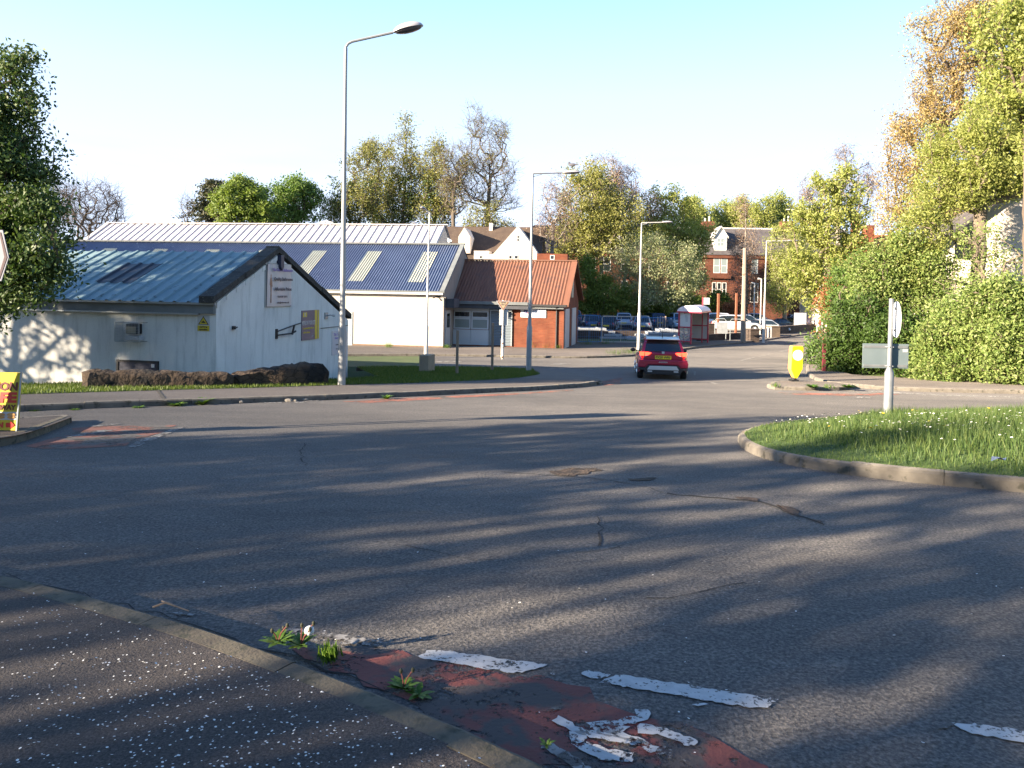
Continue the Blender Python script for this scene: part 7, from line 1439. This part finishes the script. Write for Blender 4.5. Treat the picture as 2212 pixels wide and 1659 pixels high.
b = at(1830, 40); tree('green_shrub', 'green shrub mixed into the copper one near the maroon post', 'shrub', b, .8, [lob(1810, 690, 34, 60, 40, b), lob(1790, 760, 18, 36, 38, b, -4), lob(1840, 620, 40, 60, 40, b)], 260, 40, .085, LM['mid'], M['bark'], 104, sig=.24, tr=.010, surf=.6, clump=.9)
# ---- right-hand mass: copper maple, lime willow-like trees, near green crown
b = at(2100, 41); tree('copper_maple', 'tall maple in coppery orange young leaf rising above the right bank'.replace('right bank', 'leafy bank'), 'tree', b, 4, [lob(2060, 90, 70, 70, 41, b), lob(2110, 30, 90, 60, 41, b), lob(2030, 180, 60, 80, 41, b), lob(1985, 300, 66, 70, 41, b), lob(1940, 300, 34, 50, 41, b), lob(1950, 400, 50, 60, 41, b), lob(2090, 220, 90, 100, 41, b), lob(2180, 90, 90, 110, 41, b), lob(1930, 480, 36, 50, 41, b), lob(2030, 400, 80, 80, 41, b)], 1300, 40, .076, LM['copper'], M['bark'], 111, sig=.30, tr=.012, surf=.5, step=.5, clump=.9, twigs=1, twl=.5)
b = at(2130, 33); tree('willow_tree', 'big lime green tree in front of the copper maple', 'tree', b, 3, [lob(2110, 340, 90, 80, 33, b), lob(2170, 260, 70, 70, 33, b), lob(2060, 400, 80, 50, 33, b), lob(2180, 380, 90, 40, 33, b), lob(1980, 500, 60, 60, 33, b), lob(2265, 330, 100, 85, 33, b), lob(1960, 570, 50, 50, 33, b)], 1150, 68, .062, LM['lime'], M['barkpale'], 112, sig=.26, tr=.011, surf=.6, step=.45, elong=2.2, clump=.8)
b = at(2240, 27); tree('maple_tree', 'nearest dangling green maple branches in the top corner of the scene'.replace('in the top corner of the scene', 'over the lime green tree'), 'tree', b, 4, [lob(2170, 60, 70, 60, 27, b), lob(2210, 160, 80, 80, 27, b), lob(2180, 220, 50, 40, 27, b), lob(2260, 60, 90, 110, 27, b), lob(2300, 260, 100, 130, 27, b)], 620, 42, .085, LM['lime'], M['bark'], 113, sig=.22, tr=.012, surf=.6, step=.45, clump=1.0)
b = at(2130, 31); tree('hawthorn_tree', 'small tree with a pale trunk in front of the white house', 'tree', b, 1.5, [lob(2150, 520, 50, 40, 30, b), lob(2190, 580, 50, 40, 30, b), lob(2090, 610, 50, 30, 30, b), lob(2200, 640, 50, 40, 30, b)], 200, 16, .07, LM['hedge'], M['barkpale'], 114, sig=.24, tr=.011, surf=.6, clump=.9)
def bank(px, y, lobs, nt_, lpt, key, sd, lab, ls=.075):
    b = at(px, y); tree('hedge_bank', lab, 'hedge', b, .4, [lob(*l[:4], y + (l[4] if len(l) > 4 else 0), b, 0) if False else lob(l[0], l[1], l[2], l[3], y, b, l[4] if len(l) > 4 else 0) for l in lobs], nt_, lpt, ls, LM[key], M['barkpale'], sd, sig=.24, tr=.008, surf=.6, step=.3, rough=5, twigs=1, twl=.45, group='shrubs of the leafy bank', clump=.7)
bank(1850, 32, [(1830, 760, 50, 56), (1880, 740, 56, 60), (1850, 700, 44, 50), (1810, 790, 34, 30), (1930, 780, 50, 46)], 620, 60, 'hedgeshade', 121, 'dark shaded hedge mass beginning by the maroon post')
bank(1960, 30, [(1940, 735, 50, 45), (1980, 780, 50, 40)], 400, 60, 'hedgeshade', 122, 'shade-coloured hedge mass behind the signs on the island')
bank(1920, 33, [(1900, 600, 50, 60), (1950, 560, 50, 50), (1880, 650, 40, 60), (2000, 590, 60, 50), (1940, 670, 60, 50), (2000, 660, 60, 60)], 760, 52, 'hedge', 123, 'sunny upright shrubs above the dark hedge mass')
bank(2080, 27.5, [(2060, 760, 64, 60), (2120, 740, 60, 70), (2030, 800, 50, 28), (2090, 690, 60, 50)], 720, 64, 'hedge', 124, 'sunlit bright green hedge right beside the island plates'.replace('right beside', 'beyond'))
bank(2200, 26, [(2180, 730, 70, 70), (2230, 700, 70, 90), (2200, 800, 70, 30), (2280, 760, 80, 70), (2170, 650, 60, 40)], 720, 64, 'hedge', 125, 'sunlit bright green hedge at the far end of the footway')
# ---- trees up-sun of the junction, out of the picture, whose shadows streak the road
SDIR = np.array([math.sin(R(SUN_AZ)), math.cos(R(SUN_AZ))]); NDIR = np.array([-SDIR[1], SDIR[0]])
def upsun(p, a): q = NDIR * p + SDIR * a; return Vector((q[0], q[1], H(q[1])))
shd = []
for i, (p, a, h_, rr, nt_, lpt, lab) in enumerate((
    (9.8, -17.5, 7.6, 1.15, 330, 19, 'roadside tree up the slope from the cafe board, out of the picture'),
    (7.9, -16.5, 6.2, 1.1, 300, 17, 'second roadside tree behind the camera on the cafe board side'),
    (6.0, -15.6, 6.4, 1.0, 280, 15, 'third roadside tree behind the camera'),
    (4.3, -16.5, 7.0, .8, 180, 11, 'thin roadside tree in the middle of the row'),
    (2.5, -15.0, 8.0, .85, 200, 10, 'fifth roadside tree behind the camera'),
    (1.0, -14.5, 8.0, .85, 200, 11, 'sixth roadside tree behind the camera'),
    (-.9, -15.5, 8.0, .9, 230, 16, 'seventh roadside tree behind the camera'),
    (-3.0, -15, 9.0, 1.3, 320, 24, 'last roadside tree behind the camera'),
    (21.9, -20, 9.6, 1.8, 300, 20, 'tree left of the dark broadleaf, out of the picture'),
    (26.5, -16, 9.5, 2.6, 260, 9, 'big tree at the hidden end of the hut, out of the picture'),
    (22.6, -28, 11.0, 1.7, 340, 24, 'tall tree farthest up the side of the hut, out of the picture'))):
    b = upsun(p, a); tree('roadside_tree', lab, 'tree', b, 2.6, [(0, 0, h_ * .58, rr, rr, h_ * .42), (.8, .5, h_ * .45, rr * .7, rr * .7, h_ * .3)], nt_, lpt, .12, LM['mid'], M['bark'], 200 + i, sig=.20, rough=2, clump=1.3, tr=.016, surf=.5, twigs=1, twl=.7, group='roadside trees out of the picture')

b = upsun(24.6, -17); tree('roadside_tree', 'high-crowned tree over the hidden end of the hut, out of the picture', 'tree', b, 4.5, [(0, 0, 8.2, 2.9, 2.9, 2.6)], 360, 36, .13, LM['mid'], M['bark'], 260, sig=.25, clump=1.0, group='roadside trees out of the picture')
for i, (x, y) in enumerate(((-2, -20), (8, -15), (17, -13), (27, -9), (2, -30))):  # unseen trees added to block sky light over the foreground
    b = Vector((x, y, H(y)))
    if i == 0: wood = tree('skyblock_tree', 'unseen tall tree added behind the camera to hold back sky light', 'tree', b, 3, [(0, 0, 8.5, 5, 5, 5.5), (1, 1, 4, 4.5, 4.5, 3)], 420, 70, .26, LM['mid'], M['bark'], 300, sig=.5, tr=.02, group='trees added behind the camera to block sky light')
    else:
        c_ = copy_tree(wood); c_.location = b; c_.rotation_euler = (0, 0, i * 1.3); c_.scale = (1, 1, .9 + .05 * (i % 4))
